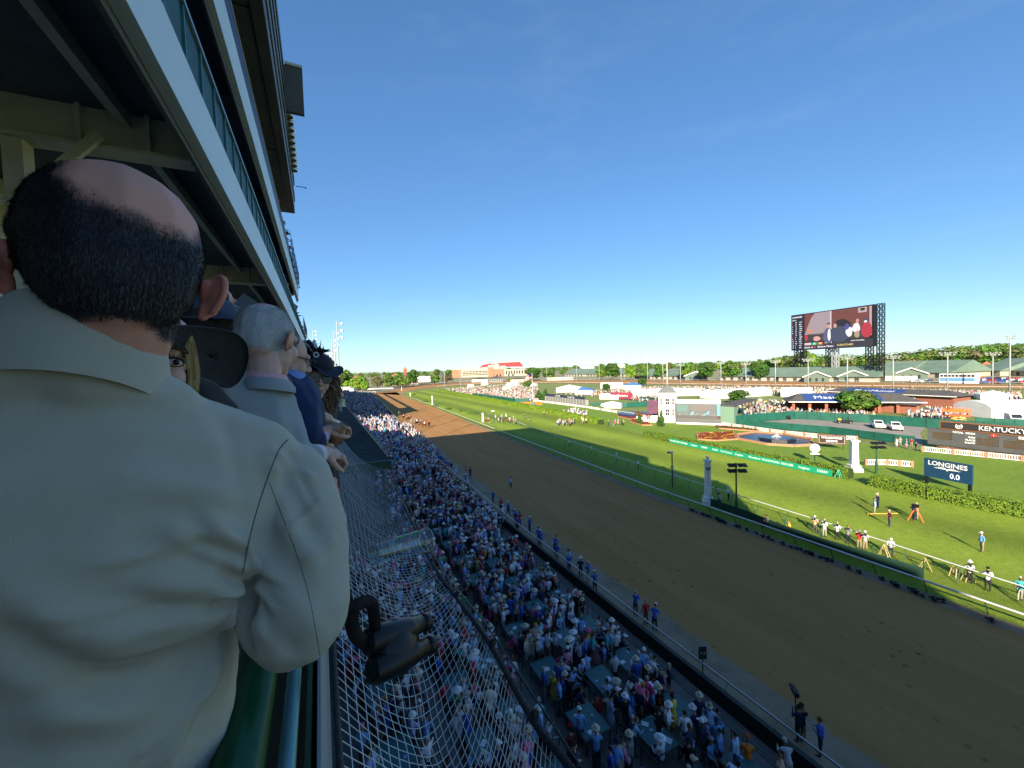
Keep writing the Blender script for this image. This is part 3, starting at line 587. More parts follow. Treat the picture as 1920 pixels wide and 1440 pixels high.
for sgn in (-1, 1):
    for k in range(4): b.beam(F(L / 2 + sgn * .12, .02, 2.36 + .05 * k), F(L / 2 + sgn * (1.3 - .22 * k), .02, 2.52 + .0 * k - .07 * (3 - k) + .1), .02, .045)
b.ball(F(L / 2, .02, 2.32), .13, 8, 5); b.build('winged_hourglass', wtext, t)
p, a, n, L, F = plane_frame((87.1, 44.3), (89.2, 40.5))
br = mat('sign_brown', (.035, .015, .010), .5); tan = mat('sign_tan_frame', (.17, .07, .04), .6)
t = thing('lawn_sign', 'dark brown framed sign reading WOODFORD RESERVE beside the pool', 'sign', tuple(p))
b = MB(); obox(b, 0, L, -.15, 0, .9, 2.75, F=F); b.build('frame', tan, t)
b = MB(); obox(b, .15, L - .15, .005, .02, 1.03, 2.62, F=F); b.build('sign_panel', br, t)
b = MB()
for q in ((.26, L - .26, 1.14, 1.17), (.26, L - .26, 2.48, 2.51), (.26, .29, 1.17, 2.48), (L - .29, L - .26, 1.17, 2.48)): obox(b, q[0], q[1], .022, .03, q[2], q[3], F=F)
b.build('pinstripe', wtext, t)
text('WOODFORD', .52, wtext, t, F(L / 2, .03, 2.12), a, n, .005, bold=.012); text('RESERVE', .46, wtext, t, F(L / 2, .03, 1.52), a, n, .005, bold=.012)
for u in (.4, L - .5): b = MB(); obox(b, u, u + .12, -.2, -.16, 0, 1.2, F=F); b.build('leg', black, t)
# tote board
p, a, n, L, F = plane_frame((104.4, 34.3), (104.2, 12.0))
t = thing('tote_board', 'long grey tote board headed KENTUCKY DERBY with TOTAL ODDS rows', 'tote board', tuple(p))
tg = mat('tote_grey', (.085, .09, .09), .7, (.065, .07, .07), .6)
b = MB(); obox(b, 0, L, -.8, 0, .5, 3.55, F=F); b.build('body_panel', tg, t)
b = MB(); obox(b, 1.7, L, -.5, .1, 3.56, 5.1, F=F); b.build('header_frame', mat('header_bronze', (.22, .085, .035), .5), t)
b = MB(); obox(b, 1.85, L, .105, .13, 3.75, 4.92, F=F); b.build('header_panel', mat('header_dark', (.03, .028, .03), .5), t)
text('KENTUCKY DERBY', 1.12, wtext, t, F(6.6, .14, 4.32), a, n, .008, align='LEFT', sx=.92, bold=.01)
b = MB()
hs = [F(4.2 + .42 * math.cos(x), .15, 4.36 + .42 * math.sin(x)) for x in np.linspace(-math.pi * 1.3 + math.pi * 0, math.pi * .3, 12)]
b.tube(hs, .06, 5); b.tube([F(4.2 + .17 * math.cos(x), .15, 4.36 + .17 * math.sin(x)) for x in np.linspace(0, 2 * math.pi, 11)], .05, 5); b.build('horseshoe_emblem', wtext, t)
text('TOTAL  ODDS', .44, wtext, t, F(6.2, .01, 3.2), a, n, .005, align='RIGHT', bold=.012)
for i, s in enumerate(('WIN', 'PLACE', 'SHOW')): text(s, .42, wtext, t, F(6.2, .01, 2.5 - i * .5), a, n, .005, align='RIGHT', bold=.012)
led = mat('led_slots', (.05, .035, .025), .4); amber = mat('led_amber', (.16, .09, .035), .4)
cols = [(trd, '1', mat('tile_red', (.5, .04, .03), .5)), (wtext, '2', mat('tile_white', (.7, .7, .68), .5)), (wtext, '3', mat('tile_blue', (.03, .22, .5), .5)), (wtext, '4', mat('tile_yellow', (.6, .5, .05), .5)), (wtext, '5', mat('tile_green', (.03, .3, .1), .5)), (wtext, '6', black)]
def slots(u0, u1, z):
    b = MB(); obox(b, u0, u1, .004, .03, z - .14, z + .14, F=F); b.build('digit_window', led, t)
    b = MB(); nn = int((u1 - u0) / .2)
    for k in range(nn):
        u = u0 + .06 + k * .2; obox(b, u, u + .1, .032, .036, z - .09, z + .09, F=F)
    b.build('digit_row', amber, t)
for i in range(3): slots(.7, 3.3, 2.75 - i * .45)
for c, (tm, s, tile) in enumerate(cols):
    u = 6.45 + c * 3.1
    b = MB(); obox(b, u + 1.55, u + 2.25, .004, .03, 3.02, 3.46, F=F); b.build('number_tile', tile, t)
    text(s, .42, black if s == '2' else wtext, t, F(u + 1.9, .035, 3.24), a, n, .004, bold=.01)
    slots(u + 1.4, u + 2.5, 2.84)
    for i in range(3): slots(u, u + 2.5, 2.4 - i * .45)
# balustrades
def balustrade(P, label, gap=3.9, group='white balustrades with brick piers'):
    t = thing('balustrade', label, 'balustrade', (P[0][0], P[0][1], 0), 0, group)
    me = None; bm = None; dense = 0
    for A_, B_ in zip(P, P[1:]):
        A_, B_ = Vector((*A_, 0)), Vector((*B_, 0)); d = (B_ - A_); L = d.length; d.normalize(); n_ = max(1, round(L / gap)); rz = math.atan2(d.y, d.x)
        b = MB(); b.beam(A_ + Vector((0, 0, .87)), B_ + Vector((0, 0, .87)), .26, .12); b.build('coping', white, t)
        b = MB(); b.beam(A_ + Vector((0, 0, .13)), B_ + Vector((0, 0, .13)), .26, .12); b.build('base_rail', white, t)
        for i in range(n_ + 1):
            c = A_ + d * (L * i / n_); q = MB(); q.box((c.x, c.y, .5), (.34, .34, 1.0), rz); q.build('brick_pier', mat('pier_brick', (.42, .2, .12), .8, (.33, .15, .09), 4), t)
        for i in range(int(L / .27)):
            if dense > 280: break
            c = A_ + d * ((i + .5) * .27); dense += 1
            if me is None: q = MB(); q.lathe([(.05, 0), (.08, .1), (.04, .3), (.075, .45), (.05, .62)], 5); bm = q.build('baluster', white, t, world=False); me = bm.data; o = bm
            else: o = bpy.data.objects.new('baluster', me); COL.objects.link(o); o.parent = t
            o.location = (c.x - P[0][0], c.y - P[0][1], .19)
    return t
balustrade([(98.0, 32.8), (100.8, 22), (103, 12)], 'white balustrade with brick piers in front of the near tote board')
balustrade([(98.6, 73.6), (97.4, 63.2), (97.0, 56), (98.2, 48.5), (101, 44)], 'white balustrade with brick piers behind the fountain pool')
balustrade([(79, 33.2), (81.5, 31.5), (83, 29)], 'short white balustrade corner beside the tall white lawn pillar', 1.5)
balustrade([(97.5, 190), (99, 171), (99, 136), (96, 110), (95, 97)], 'distant white balustrade in front of the far scoreboard', 6)
# pillars / poles
def pillar(x, y, h, w, label, logo=False):
    t = thing('white_pillar', label, 'pillar', (x, y, 0), R(-40))
    b = MB(); b.prism([(-w, -w), (w, -w), (w, w), (-w, w)], .0, .55); b.prism([(-w * .8, -w * .8), (w * .8, -w * .8), (w * .8, w * .8), (-w * .8, w * .8)], .551, .95); b.build('plinth', white, t, world=False)
    k = w * .55; b = MB(); b.v += [(-k, -k, .951), (k, -k, .951), (k, k, .951), (-k, k, .951), (-k * .85, -k * .85, h - .8), (k * .85, -k * .85, h - .8), (k * .85, k * .85, h - .8), (-k * .85, k * .85, h - .8)]
    for q in ((3, 2, 1, 0), (4, 5, 6, 7), (0, 1, 5, 4), (1, 2, 6, 5), (2, 3, 7, 6), (3, 0, 4, 7)): b.f.append(q); b.m.append(0)
    b.build('shaft', white, t, world=False)
    b = MB(); b.prism([(-k * 1.2, -k * 1.2), (k * 1.2, -k * 1.2), (k * 1.2, k * 1.2), (-k * 1.2, k * 1.2)], h - .799, h - .6); b.build('capital', white, t, world=False)
    b = MB(); b.lathe([(0.01, 0), (.12, .06), (.06, .16), (.2, .3), (.2, .42), (.01, .6)], 10, c=(0, 0, h - .6)); b.build('finial', grey if logo else white, t, world=False, smooth=True)
    if logo:
        b = MB(); b.tube([(.22 * math.cos(x), -k - .01, h - 1.6 + .22 * math.sin(x)) for x in np.linspace(-4, .9, 10)], .035, 4); b.tube([(.02 + .1 * math.cos(x), -k - .01, h - 1.6 + .1 * math.sin(x)) for x in np.linspace(0, 6.3, 8)], .03, 4); b.build('emblem', black, t, world=False)
        for i, ch in enumerate('FINISH'): text(ch, .28, black, t, (0, -k - .015, h - 2.2 - i * .3), (1, 0, 0), (0, -1, 0), .004, world=False)
    return t
pillar(42.4, 33.6, 6.1, .62, 'white finish line pillar with FINISH lettering at the inner rail', True)
pillar(73.5, 32.4, 5.4, .85, 'tall white pillar with ball finial at the gap in the hedge')
def flood(x, y, h, label):
    t = thing('floodlight_post', label, 'light post', (x, y, 0), R(-30))
    b = MB(); b.tube([(0, 0, 0), (0, 0, 1.6), (0, 0, 1.62), (0, 0, h)], [.17, .17, .1, .08], 8); b.build('post', green_dk, t, world=False)
    for z in (h - .2, h - .85):
        b = MB(); b.bx(-.9, .9, -.04, .04, z - .04, z + .04); b.build('crossarm', green_dk, t, world=False)
        for x_ in (-.8, -.3, .3, .8): b = MB(); b.box((x_, -.28, z), (.42, .5, .16), tilt=(.45, 0, 0)); b.build('lamp_head', black, t, world=False)
flood(42.3, 29.8, 5.9, 'green floodlight post with dark lamps next to the finish pillar'); flood(74.2, 29.9, 4.9, 'green floodlight post with dark lamps behind the hedge')
t = thing('lamp_post', 'slim black lamp post with a square head on the shaded turf', 'lamp post', (*G(1261, 914)[:2], 0)); hh_ = topz(1259, 849, G(1261, 914))
b = MB(); b.tube([(0, 0, 0), (0, 0, hh_)], .08, 6); b.build('post', black, t, world=False); b = MB(); b.bx(-.75, .1, -.2, .2, hh_, hh_ + .22); b.build('lamp_head', mat('lamp_blue', (.08, .14, .22), .4), t, world=False); b = MB(); b.bx(-.15, .15, -.15, .15, hh_ * .55, hh_ * .55 + .35); b.build('control_box', grey, t, world=False)
t = thing('lamp_post', 'far lamp post with white head beside the gate on the turf', 'lamp post', (47.3, 111.8, 0)); b = MB(); b.tube([(0, 0, 0), (0, 0, 4.5)], .08, 6); b.build('post', green_dk, t, world=False); b = MB(); b.bx(-.9, .1, -.2, .2, 4.5, 4.75); b.build('lamp_head', white, t, world=False)
for (x, y, h, s) in ((51.6, 203, 4.6, 'tall white distance marker post on the far grass verge'), (56.5, 283, 2.6, 'small white marker post far down the verge'), (67, 373, 3.2, 'white and red marker post at the far turn'), (47.9, 123, 3.0, 'white gate post at the end of the turf rail')):
    t = thing('marker_post', s, 'post', (x, y, 0)); b = MB(); b.prism([(-.3, -.3), (.3, -.3), (.3, .3), (-.3, .3)], 0, h * .12); b.build('plinth', white, t, world=False); b = MB(); b.prism([(-.2, -.2), (.2, -.2), (.2, .2), (-.2, .2)], h * .121, h); b.build('shaft', white, t, world=False); b = MB(); b.ball((0, 0, h + .12), .16, 8, 5); b.build('finial', mat('finial_dark', (.1, .1, .1), .5), t, world=False)
# clock
t = thing('lawn_clock', 'round white clock on a pedestal on the lawn', 'clock', (74.1, 38.1, 0), R(-52))
b = MB(); b.tube([(0, 0, 0), (0, 0, 1.5)], .09, 8); b.build('post', green_dk, t, world=False)
b = MB(); b.box((0, 0, 1.55), (1.3, .35, .16)); b.box((0, 0, 1.75), (.7, .3, .24)); b.build('bracket', white, t, world=False)
b = MB(); b.tube([(0, .16, 2.55), (0, -.16, 2.55)], .72, 20); b.build('drum', mat('clock_grey', (.5, .52, .5), .4), t, world=False)
b = MB(); b.tube([(0, -.165, 2.55), (0, -.2, 2.55)], .56, 20); b.build('dial', mat('dial', (.62, .63, .58), .5), t, world=False)
b = MB(); b.beam((0, -.21, 2.55), (.02, -.21, 2.95), .05, .02); b.beam((0, -.21, 2.55), (.26, -.21, 2.7), .05, .02)
for k in range(12): aa = k * math.pi / 6; b.beam((.45 * math.cos(aa), -.21, 2.55 + .45 * math.sin(aa)), (.53 * math.cos(aa), -.21, 2.55 + .53 * math.sin(aa)), .03, .02)
b.build('clock_hands', black, t, world=False)
# banner along the hedge
t = thing('banner', 'long green sponsor banner with white print in front of the hedge', 'banner', (69.1, 63.8, 0))
bgm = mat('banner_green', (.008, .26, .14), .5)
bpts = [(68.85, 64), (68.35, 56), (67.9, 48.6), (67.55, 40), (67.3, 32.3)]
b = MB()
for q, w in zip(bpts, bpts[1:]): b.beam((q[0], q[1], .5), (w[0], w[1], .5), .05, .95)
b.build('cloth', bgm, t)
words = ['WOODFORD', 'KROGER', 'longines', 'DERBY', 'OAKS', 'Turf Course', 'longines', 'Woodford']
k = 0
for q, w in zip(bpts, bpts[1:]):
    q, w = Vector((*q, 0)), Vector((*w, 0)); d = (w - q); LL = d.length; d.normalize(); nn = Vector((d.y, -d.x, 0)); nn = nn if nn.x < 0 else -nn
    for i in range(3):
        text(words[k % 8], .5, wtext, t, q + d * (LL * (i + .5) / 3) + nn * .03 + Vector((0, 0, .5)), d, nn, .003); k += 1
t = thing('aframe_stand', 'green folding A-frame at the right end of the green banner', 'stand', (67.5, 31.6, 0)); b = MB()
for sx in (-1, 1): b.beam((sx * .35, -.3, 0), (sx * .08, 0, 1.25), .06, .06); b.beam((sx * .35, .35, 0), (sx * .08, 0, 1.25), .06, .06)
b.beam((-.25, -.2, .45), (.25, -.2, .45), .05, .05); b.beam((-.2, .1, .8), (.2, .1, .8), .05, .05); b.build('frame', mat('mint_paint', (.05, .45, .3), .5), t, world=False)
p, a, n, L, F = plane_frame((67.0, 27.9), (66.2, 24.8))
t = thing('low_board', 'low white and green sponsor board at the foot of the hedge', 'sign', tuple(p)); b = MB(); obox(b, 0, L * .5, -.05, 0, .08, .72, F=F); b.build('white_panel', white, t); b = MB(); obox(b, L * .5 + .002, L, -.05, 0, .08, .72, F=F); b.build('green_panel', bgm, t)
text('Derby', .34, black, t, F(L * .25, .01, .4), a, n, .003); text('Longines', .3, wtext, t, F(L * .75, .01, .4), a, n, .003)
# ================================================================ vegetation
leafm = attrmat('leaf_mix', 'col', .75, trans=.25)
def leaf_cloud(b, centers, n_each, rad, size, cols, rg, up=.35, squash=.8):
    for (c, cr) in centers:
        base = rg.choice(cols); base = [x * rg.uniform(.8, 1.2) for x in base]
        for _ in range(n_each):
            d = Vector((rg.gauss(0, 1), rg.gauss(0, 1), rg.gauss(0, 1))).normalized(); r = cr * rad * rg.uniform(.72, 1.06)
            p = Vector(c) + Vector((d.x, d.y, d.z * squash)) * r
            nn = (d + Vector((rg.uniform(-.6, .6), rg.uniform(-.6, .6), rg.uniform(-.2, .8)))).normalized(); u = nn.orthogonal().normalized(); v = nn.cross(u); a = rg.uniform(0, 6.3); u, v = u * math.cos(a) + v * math.sin(a), v * math.cos(a) - u * math.sin(a)
            s = size * rg.uniform(.6, 1.3); k = rg.uniform(.75, 1.3); cc = [x * k for x in base]
            b.poly([p - u * s, p + v * s * .6, p + u * s, p - v * s * .6]); b.c.append(cc)
greens = [(.10, .19, .03), (.07, .15, .025), (.13, .22, .035), (.09, .16, .045)]
bright = [(.17, .29, .03), (.14, .25, .03)]
dark = [(.045, .11, .02), (.06, .13, .025)]
brownish = [(.17, .15, .07), (.14, .14, .06)]
def crown_mesh(seed, h, w, cols, n=26, leaves=95, size=.5, kind='round'):
    rg = random.Random(seed); b = MB(); b.c = []; cs = []
    for i in range(n):
        t = rg.random(); a = rg.uniform(0, 6.3)
        if kind == 'cone': z = h * (.08 + .85 * t); rr = w * (1 - t) * .75 * math.sqrt(rg.random()); cr = w * (.5 * (1 - t) + .14)
        else: z = h * (.3 + .58 * t); rr = w * .78 * math.sqrt(rg.random()) * math.sin(math.pi * (.18 + .72 * t)); cr = w * rg.uniform(.28, .46)
        cs.append(((rr * math.cos(a), rr * math.sin(a), z), cr))
    leaf_cloud(b, cs, leaves, 1., size, cols, rg)
    return b
def trunk_mb(h, w, seed):
    rg = random.Random(seed); b = MB(); b.tube([(0, 0, 0), (.1, 0, h * .3), (0, .1, h * .6)], [h * .035, h * .026, h * .012], 6)
    for k in range(5):
        a = k * 1.26 + rg.random(); z = h * rg.uniform(.25, .42); b.tube([(0, 0, z), (w * .35 * math.cos(a), w * .35 * math.sin(a), z + h * .14), (w * .6 * math.cos(a), w * .6 * math.sin(a), z + h * .32)], [h * .014, h * .009, h * .004], 5)
    return b
TV = []
specs = [(greens, 'round', .55), (bright, 'round', .5), (dark, 'round', .5), (brownish, 'round', .45), (greens, 'round', .65), (dark, 'cone', .45), (bright + greens, 'round', .55), (greens + dark, 'round', .6)]
for i, (c, k, s) in enumerate(specs):
    cb = crown_mesh(100 + i, 10, 5 if k == 'round' else 3.2, c, 30, 90, s, k); co = cb.build('crown', leafm); tb = trunk_mb(10, 4, i).build('trunk', bark); TV.append((co.data, tb.data)); bpy.data.objects.remove(co); bpy.data.objects.remove(tb)
def tree(x, y, h, w, v, label, group=None, name='tree', base=0.):
    t = thing(name, label, 'tree', (x, y, base), rnd.uniform(0, 6.3), group)
    for nm, me in zip(('crown', 'trunk'), TV[v]):
        o = bpy.data.objects.new(nm, me); COL.objects.link(o); o.parent = t; o.scale = (w / 10, w / 10, h / 10)
    return t
skyline = [(600, 712, 700), (660, 705, 697), (760, 702, 695), (850, 700, 692), (1000, 697, 689), (1100, 695, 684), (1200, 693, 679), (1300, 690, 678), (1400, 688, 675), (1480, 686, 668), (1560, 684, 668), (1650, 682, 667), (1720, 682, 662), (1800, 682, 654), (1900, 680, 650), (2000, 680, 648)]
# tree line: each tree stands at a distance that makes its top reach the skyline
kinds = {0: 'leafy green', 1: 'bright yellow green', 2: 'dark green', 3: 'bare brownish', 4: 'wide mid green', 5: 'dark conical', 6: 'light green', 7: 'dense deep green'}
def tree_at(px, pbase, ptop, v, label, wf=.8, group=None, name='tree'):
    p = G(px, pbase); h = topz(px, ptop, p); return tree(p.x, p.y, h, h * wf * 1.0, v, label, group, name)
near_trees = [(1148, 712.5, 681, 2, 'broad dark green tree just left of the centre poles', 1.1), (1183, 712, 684, 1, 'yellow green tree beside the dark one at centre', .9), (1128, 712, 686, 6, 'loose light green tree at the left of the centre group', .9),
 (1290, 712, 680, 4, 'tall green tree above the small white gable', 1.0), (1326, 714, 680, 2, 'spreading tree left of the twin round dark trees', 1.1), (1371, 713, 679, 7, 'first of the twin round dark trees between barns', 1.15), (1424, 714, 680, 2, 'second of the twin round dark trees between barns', 1.15), (1438, 708, 677, 1, 'sunlit yellow green tree behind the second round tree', 1.1),
 (1240, 711, 683, 0, 'tree behind the white tower roof', 1.0), (1205, 712, 684, 0, 'green tree left of the white tower roof', .9), (1510, 705, 657, 6, 'tall pale tree behind the left legs of the video board', .8), (1804, 706, 672, 1, 'bright round tree above the bus at right', .9),
 (648, 733, 693, 6, 'big leafy tree at the end of the shaded stand', .85), (672, 734, 705, 1, 'rounded bright shrubby tree left of the far turn', 1.2), (685, 734, 712, 1, 'small bright green tree at the far turn', .8), (708, 729, 705, 3, 'bare branched tree beyond the starting gate', 1.1), (728, 729, 703, 0, 'mid green tree beyond the starting gate', 1.0), (747, 726, 702, 4, 'spreading tree beyond the far turn fence', 1.1), (775, 724, 693, 2, 'tall dark tree near the brick tower with pointed roof', .8), (815, 721, 702, 0, 'low tree left of the stadium', 1.2), (838, 719, 700, 3, 'bare brown tree against the left end of the stadium', 1.3),
 (999, 714, 689, 2, 'dark round tree right of the stadium behind the flag', 1.3), (1030, 712, 690, 0, 'tree over the roofs right of the stadium', 1.4), (955, 716, 709, 1, 'small bright tree before the stadium', 1.3), (760, 726, 707, 6, 'small light tree before the church roof', 1.1)]
for x, bb, tp, v, lb, wf in near_trees: tree_at(x, bb, tp, v, lb, wf)
rg = random.Random(3); cnt = 0
for ring, (dy, gap, step, dn) in enumerate(((17, 5, 30, 'front row'), (11, 2, 24, 'middle row'), (8, 0, 20, 'back row'))):
    x = 640 + ring * 9
    while x < 1990:
        j = [k for k in range(len(skyline) - 1) if skyline[k][0] <= x < skyline[k + 1][0]][0]; a, c = skyline[j], skyline[j + 1]; f = (x - a[0]) / (c[0] - a[0]); hz = 720 - .0314 * (x - 41) if False else None
        tp = a[2] + f * (c[2] - a[2]); horiz = 690 - (x - 960) * .0314
        base = horiz + dy + rg.uniform(-1.5, 1.5); tp2 = tp + gap + rg.uniform(-1.5, 4)
        v = rg.choice([0, 0, 2, 2, 3, 4, 6, 7, 7, 1, 3]); p = G(x, base); h = topz(x, tp2, p)
        if x < 840 and ring == 0: x += step; continue
        if 845 < x < 1000 and ring < 2: x += step; continue
        h = max(5., h); cnt += 1
        tree(p.x, p.y, h, max(h, 13) * rg.uniform(1., 1.5), v, kinds[v] + ' tree in the ' + dn + ' of the distant tree line', 'trees of the distant tree line, ' + dn + ', ' + kinds[v])
        x += step * rg.uniform(.7, 1.3)
# wooded rise behind, right
b = MB(); b.c = []; rg = random.Random(9)
def ridge(px0, px1, dist, tops, n, name, seed):
    rg = random.Random(seed); b = MB(); b.c = []
    for i in range(n):
        x = rg.uniform(px0, px1); d = dist * rg.uniform(.9, 1.15); q = AT(x, 680, d); f = (x - px0) / (px1 - px0); tz = interp([(t_[1], t_[0]) for t_ in tops], x)
        tp = AT(x, tz, d).z + rg.uniform(-5, 1); r = rg.uniform(6, 11); base = rg.choice(greens + dark + brownish + greens)
        for lvl in (0, 1, 2):
            cz = tp - r * .6 - lvl * r * 1.1
            if cz < 2: break
            leaf_cloud(b, [((q.x + rg.uniform(-6, 6), q.y + rg.uniform(-6, 6), cz), r)], 40, 1, 1.9, [base], rg)
    return tag(b.build(name, leafm), 'far wooded rise that closes the horizon', 'woodland', kind='stuff')
ridge(1440, 2010, 760, [(1440, 674), (1500, 664), (1600, 667), (1700, 661), (1760, 654), (1840, 648), (1900, 646), (2010, 640)], 300, 'wooded_rise', 5)
ridge(590, 1460, 1500, [(590, 701), (700, 698), (850, 694), (1000, 689), (1150, 685), (1300, 679), (1460, 675)], 240, 'far_woods', 6)
# hedges
def hedge(P, w, h, label, dens=55, size=.085):
    t = thing('hedge', label, 'hedge', (P[0][0], P[0][1], 0)); rg = random.Random(len(P) * 7 + int(P[0][1])); core = MB(); b = MB(); b.c = []
    for q, s in zip(P, P[1:]):
        q, s = Vector((*q, 0)), Vector((*s, 0)); d = (s - q); L = d.length; d.normalize(); n = Vector((-d.y, d.x, 0)); core.beam(q + Vector((0, 0, h * .45)), s + Vector((0, 0, h * .45)), w * .82, h * .82)
        for _ in range(int(L * (w + 2 * h) * dens)):
            u = rg.uniform(0, L); e = rg.uniform(-1, 1) * (w / 2 + h); wob = .12 * noise.noise(Vector((u * .9 + q.y, e, 0))) + .06 * noise.noise(Vector((u * 3 + q.y, e * 3, 5)))
            if abs(e) < w / 2: off = Vector((0, 0, h + wob)) + n * e; nn = Vector((0, 0, 1))
            else: sg = 1 if e > 0 else -1; off = n * sg * (w / 2 + wob) + Vector((0, 0, h - (abs(e) - w / 2))); nn = n * sg
            pt = q + d * u + off; nn = (nn + Vector((rg.uniform(-.7, .7), rg.uniform(-.7, .7), rg.uniform(-.3, .8)))).normalized(); a = nn.orthogonal().normalized(); c = nn.cross(a); sz = size * rg.uniform(.7, 1.4)
            b.poly([pt - a * sz, pt + c * sz * .7, pt + a * sz, pt - c * sz * .7]); k = rg.uniform(.7, 1.35); b.c.append([.17 * k, .27 * k, .025 * k])
    core.build('stems', mat('hedge_core', (.02, .04, .01), .95), t); b.build('leaves', leafm, t, kind='stuff'); return t
hedge([(70.3, 72.9), (69.95, 64.5), (69.3, 56), (68.9, 48), (68.6, 40), (68.5, 30.5)], 1.5, 1.5, 'clipped hedge behind the green banner', 75, .075)
hedge([(67.4, 27.6), (66.6, 21.6), (66.9, 14.2), (68.5, 2)], 2.0, 1.45, 'nearest clipped hedge running to the right edge', 120, .068)
hedge([(91.5, 331), (84, 219), (80.8, 153), (77.6, 119), (74.3, 94.8)], 2.2, 1.4, 'long curving hedge along the far half of the turf course', 30, .24)
hedge([(101, 143), (100.5, 128), (98, 124)], 1.5, 1.0, 'short hedge in front of the far scoreboard', 20, .16)
for (x, y, r) in ((46.8, 190, 2), (48, 172, 2.2), (50, 160, 2.4), (51, 148, 2.5), (50, 225, 2), (60, 300, 2.2)):
    b = MB(); b.c = []; leaf_cloud(b, [((x + rnd.uniform(-1, 1) + 3, y + rnd.uniform(-r, r), .35), r * .5) for _ in range(7)], 60, 1, .18, greens, rnd, squash=.45)
    tag(b.build('shrub', leafm), 'low round shrub on the grass verge ' + {190: 'by the white distance post', 172: 'just nearer than the distance post', 160: 'midway to the gate', 148: 'nearest the gate', 225: 'beyond the distance post', 300: 'farthest up the verge'}[y], 'shrub')
def shrub(px, pb, pt, v, w, label):
    p = G(px, pb); h = topz(px, pt, p); return tree(p.x, p.y, h, w, v, label, None, 'evergreen_tree')
shrub(1607, 774, 732, 7, 11, 'large round evergreen hiding part of the blue roof'); shrub(1385, 757, 731, 2, 9, 'round evergreen behind the screen shed')
for q in ((1199, 795, 770, 2.6, 'small conical evergreen left of the white tower'), (1240, 799, 770, 3.6, 'conical evergreen at the foot of the white tower')): shrub(q[0], q[1], q[2], 5, q[3], q[4])
shrub(1205, 724, 709, 2, 9, 'small dark tree among the infield crowd left of the tower'); shrub(1010, 751, 731, 5, 9, 'row of conical evergreens beside the far scoreboard'); shrub(1023, 752, 729, 5, 8, 'rightmost conical evergreen touching the far scoreboard'); shrub(1137, 733, 719, 2, 7, 'small dark tree beside the blue tents'); shrub(990, 727, 714, 0, 10, 'rounded tree above the infield tent at left')

# ================================================================ big screen and pagoda tower
p, a, n, L, F = plane_frame((91.8, 82.8), (98.45, 73.7))
t = thing('infield_screen', 'infield video screen beside the white tower showing a race', 'video screen', tuple(p))
b = MB(); obox(b, -.1, L, -.6, 0, .6, 5.85, F=F); b.build('cabinet', mat('screen_case', (.1, .1, .1), .6), t)
b = MB(); obox(b, -.1, L, -.5, .05, 5.86, 7.0, F=F); b.build('top_band', white, t)
text('CHURCHILL DOWNS', .55, mat('pale_grey_letters', (.45, .45, .42), .6), t, F(L / 2, .06, 6.45), a, n, .003)
panel(t, F, .1, L - .9, 1.7, 5.7, E_('infield', (.11, .12, .11)), w=.02); panel(t, F, L - .85, L - .1, 2.6, 5.7, E_('cyan', (.12, .38, .42)), w=.02); panel(t, F, L - .85, L - .1, 1.7, 2.58, E_('maroon', (.1, .03, .03)), w=.02)
panel(t, F, .1, 3, 3.6, 5.5, E_('greenish', (.10, .17, .15)), w=.03); panel(t, F, 3.9, 8.7, 3.9, 5.6, E_('brownish', (.14, .12, .10)), w=.03); panel(t, F, .1, L - .9, 1.7, 2.6, E_('track', (.085, .075, .065)), w=.03)
for u, z, s in ((4.1, 3.2, .5), (7.2, 2.9, .28), (8.1, 3.4, .45)): b = MB(); b.poly([F(u - s, .05, z - s), F(u + s * .4, .05, z - s * .8), F(u + s, .05, z + s), F(u, .05, z + s * .6)]); b.build('screen_image', E_('teal', (.15, .42, .45)), t)
rgs = random.Random(2); b = MB()
for i in range(60): u = rgs.uniform(.4, L - 1.2); z = rgs.uniform(2.4, 3.0); obox(b, u, u + .1, .035, .04, z, z + .2, F=F)
b.build('screen_image', E_('pale2', (.25, .24, .22)), t)
b = MB(); obox(b, -.1, L + .2, -.9, .25, 0, .5, F=F); b.build('base', white, t)
p2, a2, n2, L2, F2 = plane_frame((89.9, 87.6), (93.4, 84.0))
t = thing('pagoda_tower', 'white square tower with grey pointed roof beside the infield screen', 'tower', tuple(p2)); W_ = 4.6
b = MB(); obox(b, 0, L2, -W_, 0, 0, 8.2, F=F2); b.build('wall', white, t)
b = MB(); obox(b, -.25, L2 + .25, -W_ - .25, .25, 8.21, 8.75, F=F2); b.build('cornice', white, t)
b = MB(); cx = F2(L2 / 2, -W_ / 2, 11.3); cs = [F2(-.1, .1, 8.76), F2(L2 + .1, .1, 8.76), F2(L2 + .1, -W_ - .1, 8.76), F2(-.1, -W_ - .1, 8.76)]
for i in range(4): b.poly([cs[i], cs[(i + 1) % 4], cx])
b.poly(cs[::-1]); b.build('roof', mat('slate', (.14, .15, .15), .7, (.10, .11, .11), 1.5), t)
b = MB(); b.tube([cx, (cx[0], cx[1], 18)], .1, 6); b.build('flagpole', white, t)
winm = mat('window_dark', (.03, .035, .04), .2)
for z0, z1 in ((5.3, 7.1), (2.2, 4.0)):
    for u0, u1 in ((.45, 1.05), (1.85, 2.9), (3.7, 4.3)):
        b = MB(); obox(b, u0, u1, .0, .02, z0, z1, F=F2); w_ = b.build('window', winm, t)
        b = MB(); obox(b, u0, u1, .025, .05, (z0 + z1) / 2 - .05, (z0 + z1) / 2 + .05, F=F2); obox(b, (u0 + u1) / 2 - .03, (u0 + u1) / 2 + .03, .055, .06, z0, z1, F=F2); b.build('muntin', white, w_)
for (y0, y1) in ((.8, 2.0), (2.8, 3.9)):
    b = MB(); k = MB(); pts = [F2(-.02, -y0, 5.3), F2(-.02, -y1, 5.3), F2(-.02, -y1, 7.1), F2(-.02, -y0, 7.1)]; k.poly(pts); k.build('window', winm, t)
